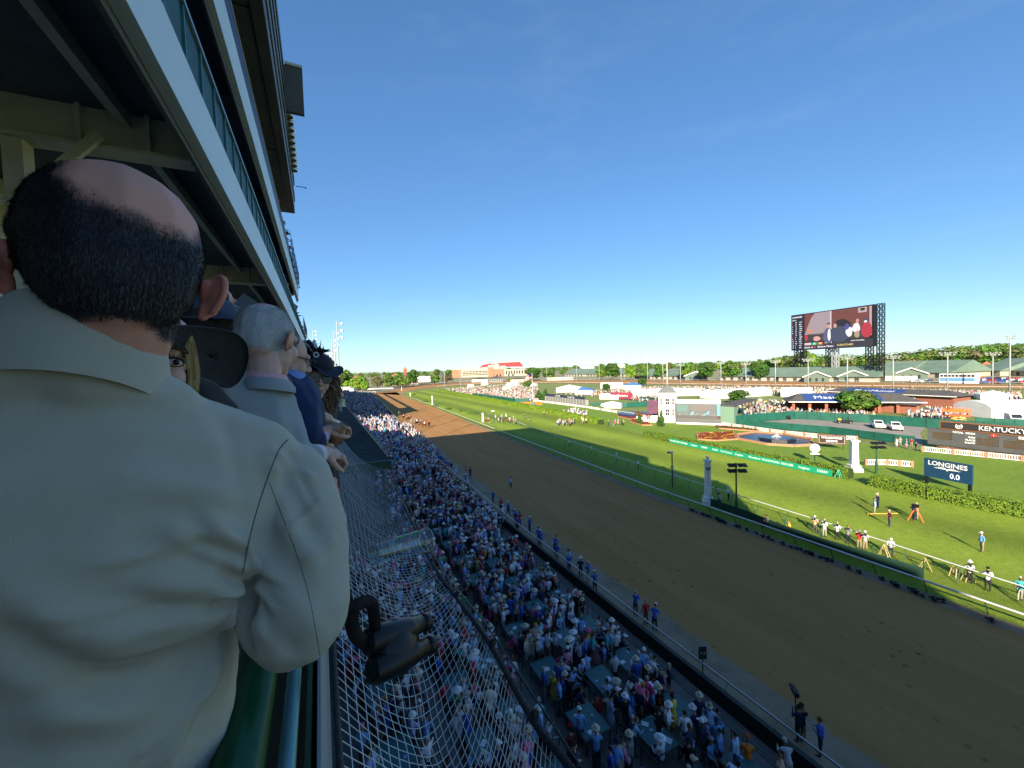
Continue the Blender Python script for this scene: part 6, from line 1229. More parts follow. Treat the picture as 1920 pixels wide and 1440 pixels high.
# people on the turf
CAMM = mk(MB().box((0, 0, 0), (.16, .1, .12)).tube([(0, .05, 0), (0, .38, 0)], [.05, .07], 7), 'camera', black)
def turfp(px, py, rz, pose, top, hat, hc, where, cam=False):
    t = pp(px, py, 0, rz, pose, top, hat, hc, where)
    if cam: o = bpy.data.objects.new('telephoto_camera', CAMM); COL.objects.link(o); o.location = (t.location.x - .3 * math.sin(rz), t.location.y + .3 * math.cos(rz), 1.55); o.rotation_euler = (0, 0, rz); tag(o, 'black telephoto camera held by the person ' + where, 'camera')
    return t
turfp(1841, 1034, .8, 'stand', 'sky blue', 'cap', 'white', 'alone on the grass at right'); turfp(1668, 987, .9, 'talk', 'maroon', None, None, 'in khaki trousers below the orange tripod'); turfp(1640, 964, .4, 'hips', 'pale blue', 'cap', 'navy', 'beside the yellow wand on the grass'); turfp(1646, 953, .9, 'talk', 'navy', 'cap', 'white', 'behind the person in pale blue on the grass'); turfp(1713, 975, .9, 'photo', 'navy', None, None, 'at the left leg of the orange tripod'); turfp(1719, 973, .9, 'photo', 'tan', 'cap', 'tan', 'at the right of the orange tripod')
turfp(1528, 999, 2.0, 'photo', 'peach', 'cap', 'white', 'leftmost at the turf rail, in pale blue shorts', True); turfp(1546, 1006, 2.0, 'photo', 'white', None, None, 'second in row at turf rail', True); turfp(1570, 1012, 2.0, 'photo', 'white', 'cap', 'tan', 'third in row at turf rail', True); turfp(1590, 1019, 2, 'photo', 'grey', None, None, 'fourth in the row at the turf rail', True); turfp(1611, 1028, 2, 'photo', 'red', 'cap', 'grey', 'in red in the row at the turf rail', True); turfp(1622, 1031, 2, 'photo', 'light grey', 'cap', 'white', 'sixth in row at turf rail', True); turfp(1670, 1043, 2, 'lean', 'white', 'cap', 'white', 'bending over equipment right of the photographers'); turfp(1818, 1093, 1.9, 'talk', 'light grey', 'fedora', 'white', 'dark backpack, at turf rail', True); turfp(1852, 1107, 1.8, 'photo', 'white', 'cap', 'black', 'at turf rail near right edge', True); turfp(1912, 1126, 2, 'walk', 'teal', None, None, 'cut off by the right edge of the view')
turfp(1441, 988, 1.0, 'sitlean', 'grey', None, None, 'crouched between the two rails'); turfp(1480, 1000, 1.0, 'sit', 'yellow', None, None, 'in a yellow vest crouched between the rails'); turfp(1351, 950, 1.5, 'crouch', 'cream', None, None, 'bent over at the foot of the finish pillar'); turfp(1366, 938, 1.2, 'talk', 'white', 'cap', 'white', 'behind the finish pillar'); turfp(1347, 938, .4, 'lean', 'tan', None, None, 'at the finish pillar, on its right side')
for i, (x, y) in enumerate(((1068, 838), (1109, 850), (1156, 863), (1197, 880), (1267, 905))): turfp(x, y, .8, 'stand', 'white' if i < 4 else 'pale blue', None, None, ('farthest', 'second farthest', 'middle', 'second nearest', 'nearest')[i] + ' guard in the shade along the turf rail')
for i, (x, y) in enumerate(((1678, 838), (1685, 836), (1696, 840), (1706, 838), (1714, 846))): turfp(x + 3, y, rnd.uniform(-3, 3), rnd.choice(('stand', 'dress', 'talk')), ('white', 'peach', 'pink', 'red', 'black')[i], None, None, 'by the gap at the left end of the tote board')
rg = random.Random(5)
for (x0, x1, y0, y1, n, w) in ((910, 950, 783, 796, 14, 'on the turf near the far gate'), (950, 968, 788, 798, 7, 'on the turf right of the far gate'), (975, 993, 785, 792, 3, 'walking out on the sunlit turf'), (1044, 1078, 790, 800, 14, 'in the centre group on the turf'), (1085, 1100, 788, 799, 6, 'right part of the centre group on the turf'), (1018, 1024, 778, 780, 1, 'alone at the long hedge'), (1140, 1172, 795, 800, 7, 'by the red flower bed at centre')):
    for _ in range(n): turfp(rg.uniform(x0, x1), rg.uniform(y0, y1), rg.uniform(-3, 3), rg.choice(('stand', 'talk', 'walk', 'dress', 'hips')), rg.choice(('white', 'white', 'navy', 'black', 'pink', 'red', 'tan', 'lavender', 'cream', 'royal blue')), rg.choice((None, 'cap', None)), 'white', w)
# tripod, wand, equipment
p = G(1716, 976); t = thing('camera_tripod', 'orange wooden tripod with camera on the grass', 'tripod', (p.x, p.y, 0)); org = mat('tripod_orange', (.8, .16, .02), .5)
for k in range(3): a_ = k * 2.09 + .4; b = MB(); b.beam((.7 * math.cos(a_), .7 * math.sin(a_), 0), (.05, 0, 1.45), .09, .06); b.build('leg', org, t, world=False)
b = MB(); b.box((0, 0, 1.6), (.35, .5, .3)); b.tube([(-.2, 0, 1.6), (-.8, -.1, 1.9)], .03, 5); b.build('camera', black, t, world=False)
p = G(1655, 964); t = thing('boom_pole', 'yellow boom pole lying on the grass', 'pole', (p.x, p.y, .05), -.5); b = MB(); b.tube([(-1.6, 0, 0), (1.6, 0, .02)], .05, 6); b.build('pole', mat('pole_yellow', (.65, .35, .05), .5), t, world=False)
for i, (x, y, hh, c, s) in enumerate(((1658, 1043, 1.5, org, 'short tan stepladder'), (1735, 1068, 1.3, org, 'tan folding stepladder'), (1815, 1090, 1.4, white, 'pale wooden stepladder'), (1790, 1080, 1.2, white, 'light tripod'))):
    p = G(x, y); hh *= .72; t = thing('stepladder', s + ' standing at the turf rail' + (' beside the bending person', ' right of the mesh fence', ' under the person with backpack', ' left of the person with backpack')[i], 'ladder', (p.x, p.y, 0), .5 * i); b = MB(); cm2 = mat('ladder_wood', (.5, .38, .2), .6)
    for s_ in (-.2, .2): b.beam((s_, -.35, 0), (s_ * .6, 0, hh), .05, .03); b.beam((s_, .35, 0), (s_ * .6, 0, hh), .05, .03)
    for k in range(4): z = hh * (k + .6) / 4.6; yk = -.35 * (1 - z / hh); b.beam((-.2 * (1 - .4 * z / hh), yk, z), (.2 * (1 - .4 * z / hh), yk, z), .05, .03)
    b.build('frame', cm2, t, world=False)
# remote cameras on plates along the foot of the inner rail
rc = [mk(MB().box((0, 0, .16), (.15, .12, .12)).tube([(0, 0, .16), (-.22, .1, .2)], [.045, .06], 7).box((0, 0, .04), (.2, .2, .03)).tube([(0, 0, .04), (0, 0, .12)], .02, 4), 'remote_camera', black)]
rg = random.Random(31)
for i in range(58):
    y = rg.choice((rg.uniform(9, 26), rg.uniform(20, 33), rg.uniform(26, 34))); o = bpy.data.objects.new('remote_camera', rc[0]); COL.objects.link(o); o.location = (innerx(y) - .35 + rg.uniform(-.2, .15), y, .02); o.rotation_euler = (0, 0, rg.uniform(-.6, .6)); o.scale = (rg.uniform(1, 1.5),) * 3; tag(o, 'small black remote camera on the sand at the foot of the inner rail', 'camera', 'remote cameras along the inner rail')
# horses
hb = newb(); cap(hb, (0, -.55, 1.2), (0, .5, 1.22), .27, .25, 0); cap(hb, (0, .55, 1.3), (0, 1.05, 1.75), .16, .1, 0); cap(hb, (0, 1.05, 1.78), (0, 1.4, 1.6), .09, .06, 0)
for s in (-.14, .14): cap(hb, (s, .5, 1.05), (s, .52, .6), .1, .06, 0); cap(hb, (s, .52, .6), (s, .42, .05), .05, .045, 0); cap(hb, (s, -.6, 1.1), (s, -.55, .68), .14, .08, 0); cap(hb, (s, -.55, .68), (s, -.78, .5), .06, .05, 0); cap(hb, (s, -.78, .5), (s, -.7, .05), .045, .045, 0)
cap(hb, (0, -.82, 1.25), (0, -1.0, .7), .06, .04, 0); HME = remesh(hb, .05, .5, 2, [attrmat('horse_coat', objcol=True)], 'body')
rg = random.Random(8)
for i, (x, y, c, n) in enumerate(((796, 803, (.12, .04, .015), 'bright chestnut'), (805, 801, (.02, .012, .008), 'dark bay'), (789, 801, (.16, .06, .02), 'chestnut'), (782, 798, (.015, .01, .008), 'black'), (774, 795, (.25, .24, .23), 'grey'), (766, 791, (.05, .02, .01), 'brown'), (757, 787, (.02, .012, .008), 'dark brown'), (748, 782, (.08, .03, .012), 'bay'))):
    p = G(x, y); rz = rg.uniform(-1.6, -.4); t = thing('horse', n + ' horse walking in the line on the sunlit dirt', 'horse', (p.x, p.y, 0), rz); o = bpy.data.objects.new('body', HME); COL.objects.link(o); o.parent = t; o.color = (*c, 1)
    tc_ = ('white', 'red', 'navy', 'white', 'yellow', 'black', 'pink', 'green')[i]; person(p.x, p.y, .82, rz, 'sit', tc_, 'cap', 'white', 'riding ' + n + ' horse')
# ---------------------------------------------------------------- crowds nobody could count
crowdm = attrmat('crowd_cloth', 'col', .85)
def npmesh(name, V, Fv, Fn, C, m):
    """quads and triangles straight from arrays: vertices, flat vertex indices, face sizes, one colour per face"""
    me = bpy.data.meshes.new(name); me.vertices.add(len(V)); me.vertices.foreach_set('co', V.astype(np.float32).ravel()); me.loops.add(len(Fv)); me.loops.foreach_set('vertex_index', Fv.astype(np.int32))
    me.polygons.add(len(Fn)); st_ = np.concatenate([[0], np.cumsum(Fn)[:-1]]); me.polygons.foreach_set('loop_start', st_.astype(np.int32)); me.polygons.foreach_set('loop_total', Fn.astype(np.int32)); me.materials.append(m)
    at = me.attributes.new('col', 'FLOAT_COLOR', 'CORNER'); cc = np.repeat(np.c_[C, np.ones(len(C))], Fn, axis=0); at.data.foreach_set('color', cc.astype(np.float32).ravel()); me.update(calc_edges=True); me.validate()
    o = bpy.data.objects.new(name, me); COL.objects.link(o); return o
LOWP = []
for q in ('stand', 'talk', 'phone', 'hips', 'dress', 'wave', 'sit', 'lean', 'talk', 'dressbent', 'stand', 'sitlean'):
    me = remesh(person_mb(q), .05, .22, 1, PM, 'low'); v = np.empty(len(me.vertices) * 3); me.vertices.foreach_get('co', v); v = v.reshape(-1, 3); fv = np.empty(len(me.loops), np.int64); me.loops.foreach_get('vertex_index', fv); fn = np.empty(len(me.polygons), np.int64); me.polygons.foreach_get('loop_total', fn); mi = np.empty(len(me.polygons), np.int64); me.polygons.foreach_get('material_index', mi)
    hats = []
    for hk in (None, 'fedora', 'wide', 'cap'):
        if hk is None: hats.append((v, fv, fn, mi)); continue
        hm_ = HM[hk]; hv = np.empty(len(hm_.vertices) * 3); hm_.vertices.foreach_get('co', hv); hv = hv.reshape(-1, 3); tl = {'lean': .38, 'sitlean': .28}.get(q, .03); hz = .5 if q.startswith('sit') else .93; hv = hv * 1.05 + np.array([0, math.sin(tl) * .77 + .02, math.cos(tl) * .77 + hz]); hf = np.empty(len(hm_.loops), np.int64); hm_.loops.foreach_get('vertex_index', hf); hn = np.empty(len(hm_.polygons), np.int64); hm_.polygons.foreach_get('loop_total', hn)
        hats.append((np.r_[v, hv], np.r_[fv, hf + len(v)], np.r_[fn, hn], np.r_[mi, np.full(len(hn), 5)]))
    LOWP.append(hats); bpy.data.meshes.remove(me)
def crowd_hq(name, pts, palette, label, seed):
    rg = np.random.RandomState(seed); Vs, Fs, Ns, Cs = [], [], [], []; off = 0; pal = np.array(palette); bots = np.array([(.015, .018, .035), (.02, .02, .02), (.26, .2, .13), (.07, .07, .08), (.3, .28, .25)]); hairs = np.array([(.03, .018, .01), (.012, .01, .008), (.16, .09, .035), (.35, .33, .3), (.05, .03, .015)]); hatc = np.array([(.62, .62, .6), (.5, .44, .33), (.6, .6, .62), (.5, .4, .28), (.55, .1, .2), (.02, .02, .04)]); skn_ = np.array([(.42, .22, .14), (.46, .26, .18), (.5, .29, .21), (.12, .06, .035), (.44, .24, .16)])
    for (x, y, z) in pts:
        v, fv, fn, mi = LOWP[rg.randint(len(LOWP))][rg.choice(4, p=(.63, .2, .06, .11))]; a = rg.uniform(-2.6, 1.2); s = rg.uniform(.93, 1.06); c, si = math.cos(a), math.sin(a)
        V = np.c_[(v[:, 0] * c - v[:, 1] * si) * s + x, (v[:, 0] * si + v[:, 1] * c) * s + y, v[:, 2] * s + z]; tab = np.array([skn_[rg.randint(5)], hairs[rg.randint(5)], pal[rg.randint(len(pal))] * rg.uniform(.85, 1.15), bots[rg.randint(5)], (.02, .015, .012), hatc[rg.randint(6)]])
        Vs.append(V); Fs.append(fv + off); Ns.append(fn); Cs.append(tab[mi]); off += len(v)
    o = npmesh(name, np.concatenate(Vs), np.concatenate(Fs), np.concatenate(Ns), np.concatenate(Cs), crowdm); return tag(o, label, 'crowd', kind='stuff')
def crowd(name, pts, palette, label, seed, hscale=1.):
    rg = np.random.RandomState(seed); n = len(pts); P = np.array(pts)
    tv = np.array([(-.2, -.1, .85), (.2, -.1, .85), (.2, .1, .85), (-.2, .1, .85), (-.22, -.11, 1.42), (.22, -.11, 1.42), (.22, .11, 1.42), (-.22, .11, 1.42), (-.15, -.08, 0), (.15, -.08, 0), (.15, .08, 0), (-.15, .08, 0), (0, 0, 1.46), (-.1, 0, 1.6), (.1, 0, 1.6), (0, -.1, 1.6), (0, .1, 1.6), (0, 0, 1.76), (-.3, -.05, 1.0), (.3, -.05, 1.0), (-.26, .1, 1.05), (.26, .1, 1.05)])
    tf = [(0, 1, 5, 4), (1, 2, 6, 5), (2, 3, 7, 6), (3, 0, 4, 7), (4, 5, 6, 7), (8, 9, 1, 0), (9, 10, 2, 1), (10, 11, 3, 2), (11, 8, 0, 3), (12, 13, 15, 12), (4, 18, 20, 7), (5, 6, 21, 19), (13, 15, 17), (15, 14, 17), (14, 16, 17), (16, 13, 17), (12, 15, 13), (12, 14, 15), (12, 16, 14), (12, 13, 16)]
    tf = [f for f in tf if len(set(f)) == len(f)]; part = [0 if i < 5 else 1 if i < 9 else 0 if i < 11 else 2 if i < 15 else 3 for i in range(len(tf))]
    a = rg.uniform(0, 6.28, n); s = rg.uniform(.9, 1.06, n) * hscale; c, si = np.cos(a), np.sin(a)
    X = (tv[None, :, 0] * c[:, None] - tv[None, :, 1] * si[:, None]) * s[:, None] + P[:, 0:1]; Y = (tv[None, :, 0] * si[:, None] + tv[None, :, 1] * c[:, None]) * s[:, None] + P[:, 1:2]; sit = np.where(rg.rand(n) < .3, -.45, 0.)
    Z = tv[None, :, 2] * s[:, None] + P[:, 2:3] + sit[:, None]; V = np.stack([X, Y, Z], -1).reshape(-1, 3); nv = len(tv); pal = np.array(palette); top = pal[rg.randint(0, len(pal), n)] * rg.uniform(.8, 1.15, (n, 1)); botp = np.array([(.015, .018, .035), (.02, .02, .02), (.2, .16, .11), (.3, .3, .32), (.03, .04, .09)])[rg.randint(0, 5, n)]
    hair = np.array([(.03, .02, .012), (.5, .5, .5), (.5, .42, .3), (.12, .07, .03), (.6, .6, .62), (.45, .25, .16)])[rg.randint(0, 6, n)]; skn_ = np.tile(np.array([(.45, .25, .17)]), (n, 1)); cs = [top, botp, hair, skn_]
    b = MB(); b.v = V.tolist(); F = []; Cc = []; TF = tf
    for i in range(n):
        o = i * nv
        for f, pt in zip(TF, part): F.append(tuple(o + k for k in f)); Cc.append(cs[pt][i])
    b.f = F; b.m = [0] * len(F); b.c = Cc; o = b.build(name, crowdm); return tag(o, label, 'crowd', kind='stuff')
def inpoly(poly, x, y):
    c = False
    for (x0, y0), (x1, y1) in zip(poly, poly[1:] + poly[:1]):
        if (y0 > y) != (y1 > y) and x < (x1 - x0) * (y - y0) / (y1 - y0) + x0: c = not c
    return c
shadepal = [CN[k] for k in TOPW]; sunpal = [(.6, .6, .58), (.55, .5, .45), (.5, .2, .2), (.6, .3, .3), (.2, .3, .5), (.05, .06, .12), (.5, .4, .3), (.6, .58, .55), (.35, .1, .1), (.05, .05, .05), (.5, .45, .2), (.3, .4, .5)]
rg = random.Random(41); pts = []
def lowz(x, y): q = x - (wallx(y) - 17.45); return .3 if q > 13.5 else .7 if q > 10 else 1.2 if q > 6 else 2.0 if q > 0 else 3.2
while len(pts) < 950:
    y = rg.uniform(36.5, 92); x = rg.uniform(5.9, wallx(y) - 2.0)
    if noise.noise(Vector((x * .45, y * .35, 0))) > -.22 and not (12 < x < 15 and 57 < y < 62): pts.append((x, y, lowz(x, y) if y > 42 else floorz(x)))
for i in range(430): y = rg.uniform(38, 92); pts.append((rg.uniform(wallx(y) - 2.2, wallx(y) - .5), y, .3))
for _ in range(330):                            # people packed between and beside the tables of the boxes
    x = rg.uniform(9.3, 15.6); y = 13 + 23 * rg.random() ** .8
    if all(abs(x - t_[0]) > .75 or abs(y - t_[1]) > .95 for t_ in TABS) and not 8.3 < x < 9.2: pts.append((x, y, floorz(x)))
for _ in range(60):
    x = rg.uniform(9.6, 15.6); y = rg.uniform(9, 15)
    if all(abs(x - t_[0]) > .75 or abs(y - t_[1]) > .95 for t_ in TABS): pts.append((x, y, floorz(x)))
crowd_hq('seated_crowd', pts + EXTRA, shadepal, 'packed shaded crowd in the boxes and seats beside the green awnings', 1)
pts = []
for i in range(150):
    x = rg.uniform(.8, 8.2); y = rg.uniform(12, 20)
    if all(abs(x - t_[0]) > .75 or abs(y - t_[1]) > .95 for t_ in TABS) and not 3.4 < x < 4.4: pts.append((x, y, floorz(x)))
for i in range(560): y = rg.uniform(20, 36.4); x = rg.choice((rg.uniform(.4, 4.4), rg.uniform(.4, 8.4))); pts.append((x, y + (0 if x > 4.2 else rg.uniform(0, 1)), floorz(x)))
crowd_hq('net_crowd', [p for p in pts if not (p[1] > 30 and p[0] < 4.3)], shadepal, 'packed crowd in the shade at the top of the net below the green roof edge', 2)
pts = []
while len(pts) < 6500:
    y = rg.uniform(92, 345); xl = -12 if y > 95 else 5; x = rg.uniform(xl, wallx(y) - .6)
    if rg.random() < .35 + .65 * min(1, (x - xl) / 10) and noise.noise(Vector((x * .3, y * .2, 2))) > -.35: pts.append((x, y, lowz(x, y)))
crowd('distant_seated_crowd', pts, shadepal, 'dense far crowd filling the lower stand towards the far turn', 3)
pts = []
for i in range(130): y = rg.uniform(76, 130); pts.append((wallx(y) + rg.uniform(.3, 2.5), y, 0))
for i in range(240): y = rg.uniform(350, 372); pts.append((rg.uniform(15, 42), y, 0))
crowd('railside_crowd', pts, sunpal, 'people crowding along the track edge beyond the wall and before the starting gate', 4)
def pxcrowd(name, poly, n, label, seed, pal=sunpal):
    rg = random.Random(seed); xs = [q[0] for q in poly]; ys = [q[1] for q in poly]; pts = []
    while len(pts) < n:
        x, y = rg.uniform(min(xs), max(xs)), rg.uniform(min(ys), max(ys))
        if inpoly(poly, x, y): g_ = G(x, y); pts.append((g_.x, g_.y, -.03))
    return crowd(name, pts, pal, label, seed)
pxcrowd('infield_crowd', [(835, 731), (900, 725), (960, 721), (1008, 724), (1012, 740), (1010, 753), (968, 755), (925, 749), (887, 743.5), (850, 737)], 2300, 'dense sunlit crowd on the left of the infield', 11)
pxcrowd('infield_crowd', [(1140, 727), (1230, 727), (1380, 726.5), (1560, 731), (1750, 734), (1915, 739), (1915, 751), (1780, 745), (1640, 742), (1540, 742), (1430, 740), (1250, 738), (1150, 742)], 3000, 'long band of crowd along the inside of the backstretch', 12)
pxcrowd('infield_crowd', [(1360, 761), (1400, 752), (1478, 756), (1490, 772), (1640, 778), (1640, 788), (1500, 783), (1420, 788), (1400, 780)], 420, 'crowd around the arcade of the blue roofed pavilion', 13)
pxcrowd('infield_crowd', [(1700, 768), (1790, 769), (1830, 762), (1912, 766), (1845, 774), (1800, 786), (1700, 784)], 230, 'crowd on the grass between the brick building and the lift', 14)
pxcrowd('infield_crowd', [(1045, 730), (1140, 735), (1232, 741), (1232, 760), (1190, 752), (1150, 746), (1060, 742)], 450, 'crowd among the blue and white tents', 15)
pxcrowd('marching_band', [(1058, 773), (1078, 770), (1102, 776), (1100, 785), (1075, 783), (1056, 780)], 90, 'marching band in white on the lawn behind the long hedge', 16, [(.7, .7, .68), (.65, .62, .6), (.1, .1, .2)])
# upper balconies: heads over the railings far down
for (x, z, ya, yb, n, w) in ((-1.75, H + 3.32, 24, 48, 26, 'first balcony above'), (-2.1, H + 8.75, 26, 47, 16, 'second balcony above')):
    rg = random.Random(n)
    for i in range(n): y = ya + (yb - ya) * i / n + rg.uniform(-.3, .3); rperson(rg, x + rg.uniform(-.1, .15), y, z - .0, 'on the ' + w, -1.2, ['lean', 'stand', 'talk'])
# ================================================================ balcony rail, net
rt = thing('balcony_rail', 'dark green balcony rail with a pale pipe under the leaning arm', 'railing', (-.1, 1, H - 1.7)); gl_m = mat('gloss_green', (.006, .075, .03), .22, (.004, .055, .022), 9)
b = MB(); b.tube([(-.125, -3, H - .53), (-.125, 48, H - .53)], .034, 14); b.build('top_rail', gl_m, rt, smooth=True)
b = MB(); b.tube([(-.073, -3, H - .60), (-.073, 48, H - .60)], .013, 10); b.build('pipe', mat('pale_teal_pipe', (.16, .32, .34), .3, metal=.4), rt, smooth=True)
b = MB(); b.bx(-.05, -.043, -3, 48, H - 1.75, H - .62); b.build('kick_panel', gl_m, rt)
b = MB(); b.bx(-.034, -.028, -3, 48, H - 1.75, H - .66); b.build('steel_strip', grey, rt)
for i in range(20): b = MB(); b.bx(-.115, -.095, .55 + i * 2.4, .58 + i * 2.4, H - 1.7, H - .57); b.build('post', green_dk, rt)
def cr(P, n):                                   # catmull-rom
    P = [Vector(p) for p in P]; out = []; m = len(P) - 1
    for i in range(n + 1):
        t = m * i / n; k = min(int(t), m - 1); f = t - k; p0, p1, p2, p3 = P[max(k - 1, 0)], P[k], P[k + 1], P[min(k + 2, m)]
        out.append(.5 * ((2 * p1) + (p2 - p0) * f + (2 * p0 - 5 * p1 + 4 * p2 - p3) * f * f + (3 * p1 - p0 - 3 * p2 + p3) * f ** 3))
    return out
op = [G(1150, 1560, 16.05), G(1070, 1440, 16.02), G(1000, 1350, 16), G(914, 1199, 15.9), G(857, 1121, 15.75), G(812, 1058, 15.5), G(778, 989, 15.0), G(739, 906, 13.4), G(726, 880, 11.6)]
def uneven(P, n):                               # resample so that steps grow with distance
    Q = cr(P, 400); L = [0]
    for a, c in zip(Q, Q[1:]): L.append(L[-1] + (c - a).length)
    out = []; g_ = [((1 + 26) ** (i / n) - 1) / 26 for i in range(n + 1)]; j = 0
    for v in g_:
        t = v * L[-1]
        while j < len(L) - 2 and L[j + 1] < t: j += 1
        f = (t - L[j]) / max(1e-9, L[j + 1] - L[j]); out.append(Q[j].lerp(Q[j + 1], min(1, f)))
    return out
NV, NU = 150, 24
outr = uneven(op, NV)
y0_, y1_ = .25, 30.3
innr = []
for q in outr: t = (q.y - outr[0].y) / (outr[-1].y - outr[0].y); yy_ = y0_ + (y1_ - y0_) * (t ** 1.08); innr.append(Vector((.004 + .03 * math.sin(yy_ * 3) * .1 + t * .0, yy_, H - 1.02 - .9 * t - .08 * math.exp(-yy_ * .3))))
grid = []
for i, (a, c) in enumerate(zip(innr, outr)):
    row = []; w = (c - a).length
    for j in range(NU + 1):
        u = j / NU; p = a.lerp(c, u); s = math.sin(math.pi * u); yk = p.y
        p.z -= s * (.16 * w + .13 * math.exp(-((yk - 1.75) / .5) ** 2) + .02 * math.sin(i * .21)); p.y -= s * .10 * w * math.exp(-yk * .15); p += Vector((noise.noise(p * 4) * .018, noise.noise(p * 4 + Vector((5, 5, 5))) * .02, noise.noise(p * 3) * .012)) * min(1, w) * s
        row.append(p)
    grid.append(row)
nt_ = thing('safety_net', 'pale rope safety net slung below the balcony over the crowd', 'net', (0, 1, H - 1.1)); cordm = mat('net_cord', (.50, .53, .54), .7, (.40, .43, .44), 30)
b = MB(); c2 = MB()
for j in range(0, NU + 1): pts = [grid[i][j] for i in range(NV + 1)]; b.tube(pts, [.0019 + .00002 * p.y for p in pts], 3, cap=False)
for i in range(0, NV + 1): pts = [grid[i][j] for j in range(NU + 1)]; c2.tube(pts, [.0019 + .00002 * p.y for p in pts], 3, cap=False)
b.build('mesh_cords', cordm, nt_, kind='stuff'); c2.build('cross_cords', cordm, nt_, kind='stuff')
kb = MB()
for i in range(0, 70):
    for j in range(1, NU): p = grid[i][j]; kb.ball(p, .0036, 4, 2)
kb.build('knots', cordm, nt_, kind='stuff')
ropem = mat('black_rope', (.012, .013, .016), .7, (.03, .032, .036), 60)
def rope(P, r, n, parent, name='border_rope'):
    b = MB(); Q = cr(P, n)
    for s in range(3):
        pts = []
        for k, p in enumerate(Q): d = (Q[min(k + 1, n)] - Q[max(k - 1, 0)]).normalized(); a = d.orthogonal().normalized(); c = d.cross(a); t = k * .9 + s * 2.094; pts.append(p + (a * math.cos(t) + c * math.sin(t)) * r * .5)
        b.tube(pts, r * .62, 5)
    return b.build(name, ropem, parent, smooth=True)
rope(outr[::6][:14], .016, 260, nt_); rope(outr[::6][12:] , .02, 160, nt_); rope([p + Vector((.0, 0, 0)) for p in innr[::5][:14]], .011, 300, nt_)
st = thing('stay_cable', 'dark steel cable running beside the net rope', 'cable', tuple(outr[2])); b = MB(); b.tube([outr[1] + Vector((.02, 0, .02)), outr[40] + Vector((.02, 0, .05)), outr[62] + Vector((.03, 0, .03))], .005, 6); b.tube([outr[62] + Vector((.03, 0, .03)), outr[110] + Vector((.03, 0, .12)), outr[-1] + Vector((0, 0, .1))], .006, 6); b.build('cable', black, st)
b = MB()
for k in (20, 36, 52, 68, 84): b.ball(outr[k] + Vector((.01, 0, .02)), .022, 6, 4)
b.build('shackles', black, st, kind='stuff')
# plastic cup in the net
ca, cb_ = AT(702, 1040, 1.34), AT(800, 1012, 1.46); cdir = (cb_ - ca).normalized(); cupt = thing('plastic_cup', 'clear plastic cup with green and blue print lying in the net', 'cup', tuple(ca)); b = MB(); L_ = (cb_ - ca).length
b.tube([ca, ca + cdir * .004, ca + cdir * .005, cb_], [.03, .031, .031, .041], 20, cap=False); b.tube([ca, ca + cdir * .003], .03, 20); b.build('cup_wall', glassy('clear_plastic', (.82, .9, .9), .12, .12), cupt, smooth=True)
b = MB(); a_ = cdir.orthogonal().normalized(); c_ = cdir.cross(a_); b.tube([cb_ + (a_ * math.cos(t) + c_ * math.sin(t)) * .0415 for t in np.linspace(0, 2 * math.pi, 22)], .0016, 5); b.build('rim', mat('cup_rim', (.55, .62, .62), .3), cupt)
b = MB(); up_ = Vector((0, 0, 1)); sid = cdir.cross(up_).normalized(); nn = sid.cross(cdir)
for (s0, s1, aa, ab) in ((.35, .8, -.8, .3),):
    for k in range(6):
        t0 = aa + (ab - aa) * k / 6; t1 = aa + (ab - aa) * (k + 1) / 6; q = lambda s, t: ca + cdir * L_ * s + (nn * math.cos(t) + sid * math.sin(t)) * (.0315 + .0105 * s)
        b.poly([q(s0, t0), q(s1, t0), q(s1, t1), q(s0, t1)], 0 if k < 3 else 1)
b.build('print', [mat('cup_blue', (.02, .08, .25), .4), mat('cup_green', (.04, .2, .03), .4)], cupt)

# ================================================================ people on the balcony
def skinmat(name, c1, c2, red=None):
    m = mat(name, c1, .5, c2, 22, .35, bscale=260, spec=.35, mix=(.3, .7), bdist=.0012); bs = m.node_tree.nodes['Principled BSDF']; bs.inputs['Subsurface Weight'].default_value = .08; bs.inputs['Subsurface Radius'].default_value = (.02, .008, .004); bs.inputs['Subsurface Scale'].default_value = .4; return m
sk1 = skinmat('skin_pink', (.50, .25, .19), (.58, .32, .25)); sk2 = skinmat('skin_ruddy', (.50, .19, .14), (.60, .27, .20)); sk3 = skinmat('skin_fair', (.55, .33, .25), (.62, .38, .29)); ear_m = skinmat('ear_red', (.60, .17, .11), (.66, .25, .18)); lipm = mat('lips', (.42, .10, .10), .4)
def head_mb(neck=(0, -.03, -.19), nr=.056):
    b = newb(); ell(b, (0, -.014, .03), 1, (.077, .098, .088)); ell(b, (0, -.055, -.005), 1, (.066, .056, .07)); ell(b, (0, .028, -.035), 1, (.061, .064, .078)); ell(b, (0, .052, -.088), 1, (.036, .034, .03)); b.seg = []
    for s in (-1, 1): ell(b, (s * .034, .06, -.028), 1, (.027, .028, .033))
    cap(b, (-.032, .078, .028), (.032, .078, .028), .014, .014); cap(b, (0, .09, .018), (0, .109, -.022), .007, .0125); cap(b, (-.013, .096, -.026), (.013, .096, -.026), .009, .009); cap(b, (-.018, .086, -.058), (.018, .086, -.058), .009, .009); cap(b, (0, -.02, -.06), neck, .052, nr, 0, 12)
    return b
def frame(origin, az, tilt=0., roll=0.):
    return Matrix.Translation(origin) @ Matrix.Rotation(-az, 4, 'Z') @ Matrix.Rotation(-tilt, 4, 'X') @ Matrix.Rotation(roll, 4, 'Y')
HEADME = remesh(head_mb(), .0042, 1., 6, [sk1], 'head_base')
def wmesh(me, M, name, mats, parent, scale=None):
    me = me.copy(); me.materials.clear()
    for m in (mats if isinstance(mats, (list, tuple)) else [mats]): me.materials.append(m)
    me.transform(pmat(parent).inverted() @ M); o = bpy.data.objects.new(name, me); COL.objects.link(o); o.parent = parent; return o
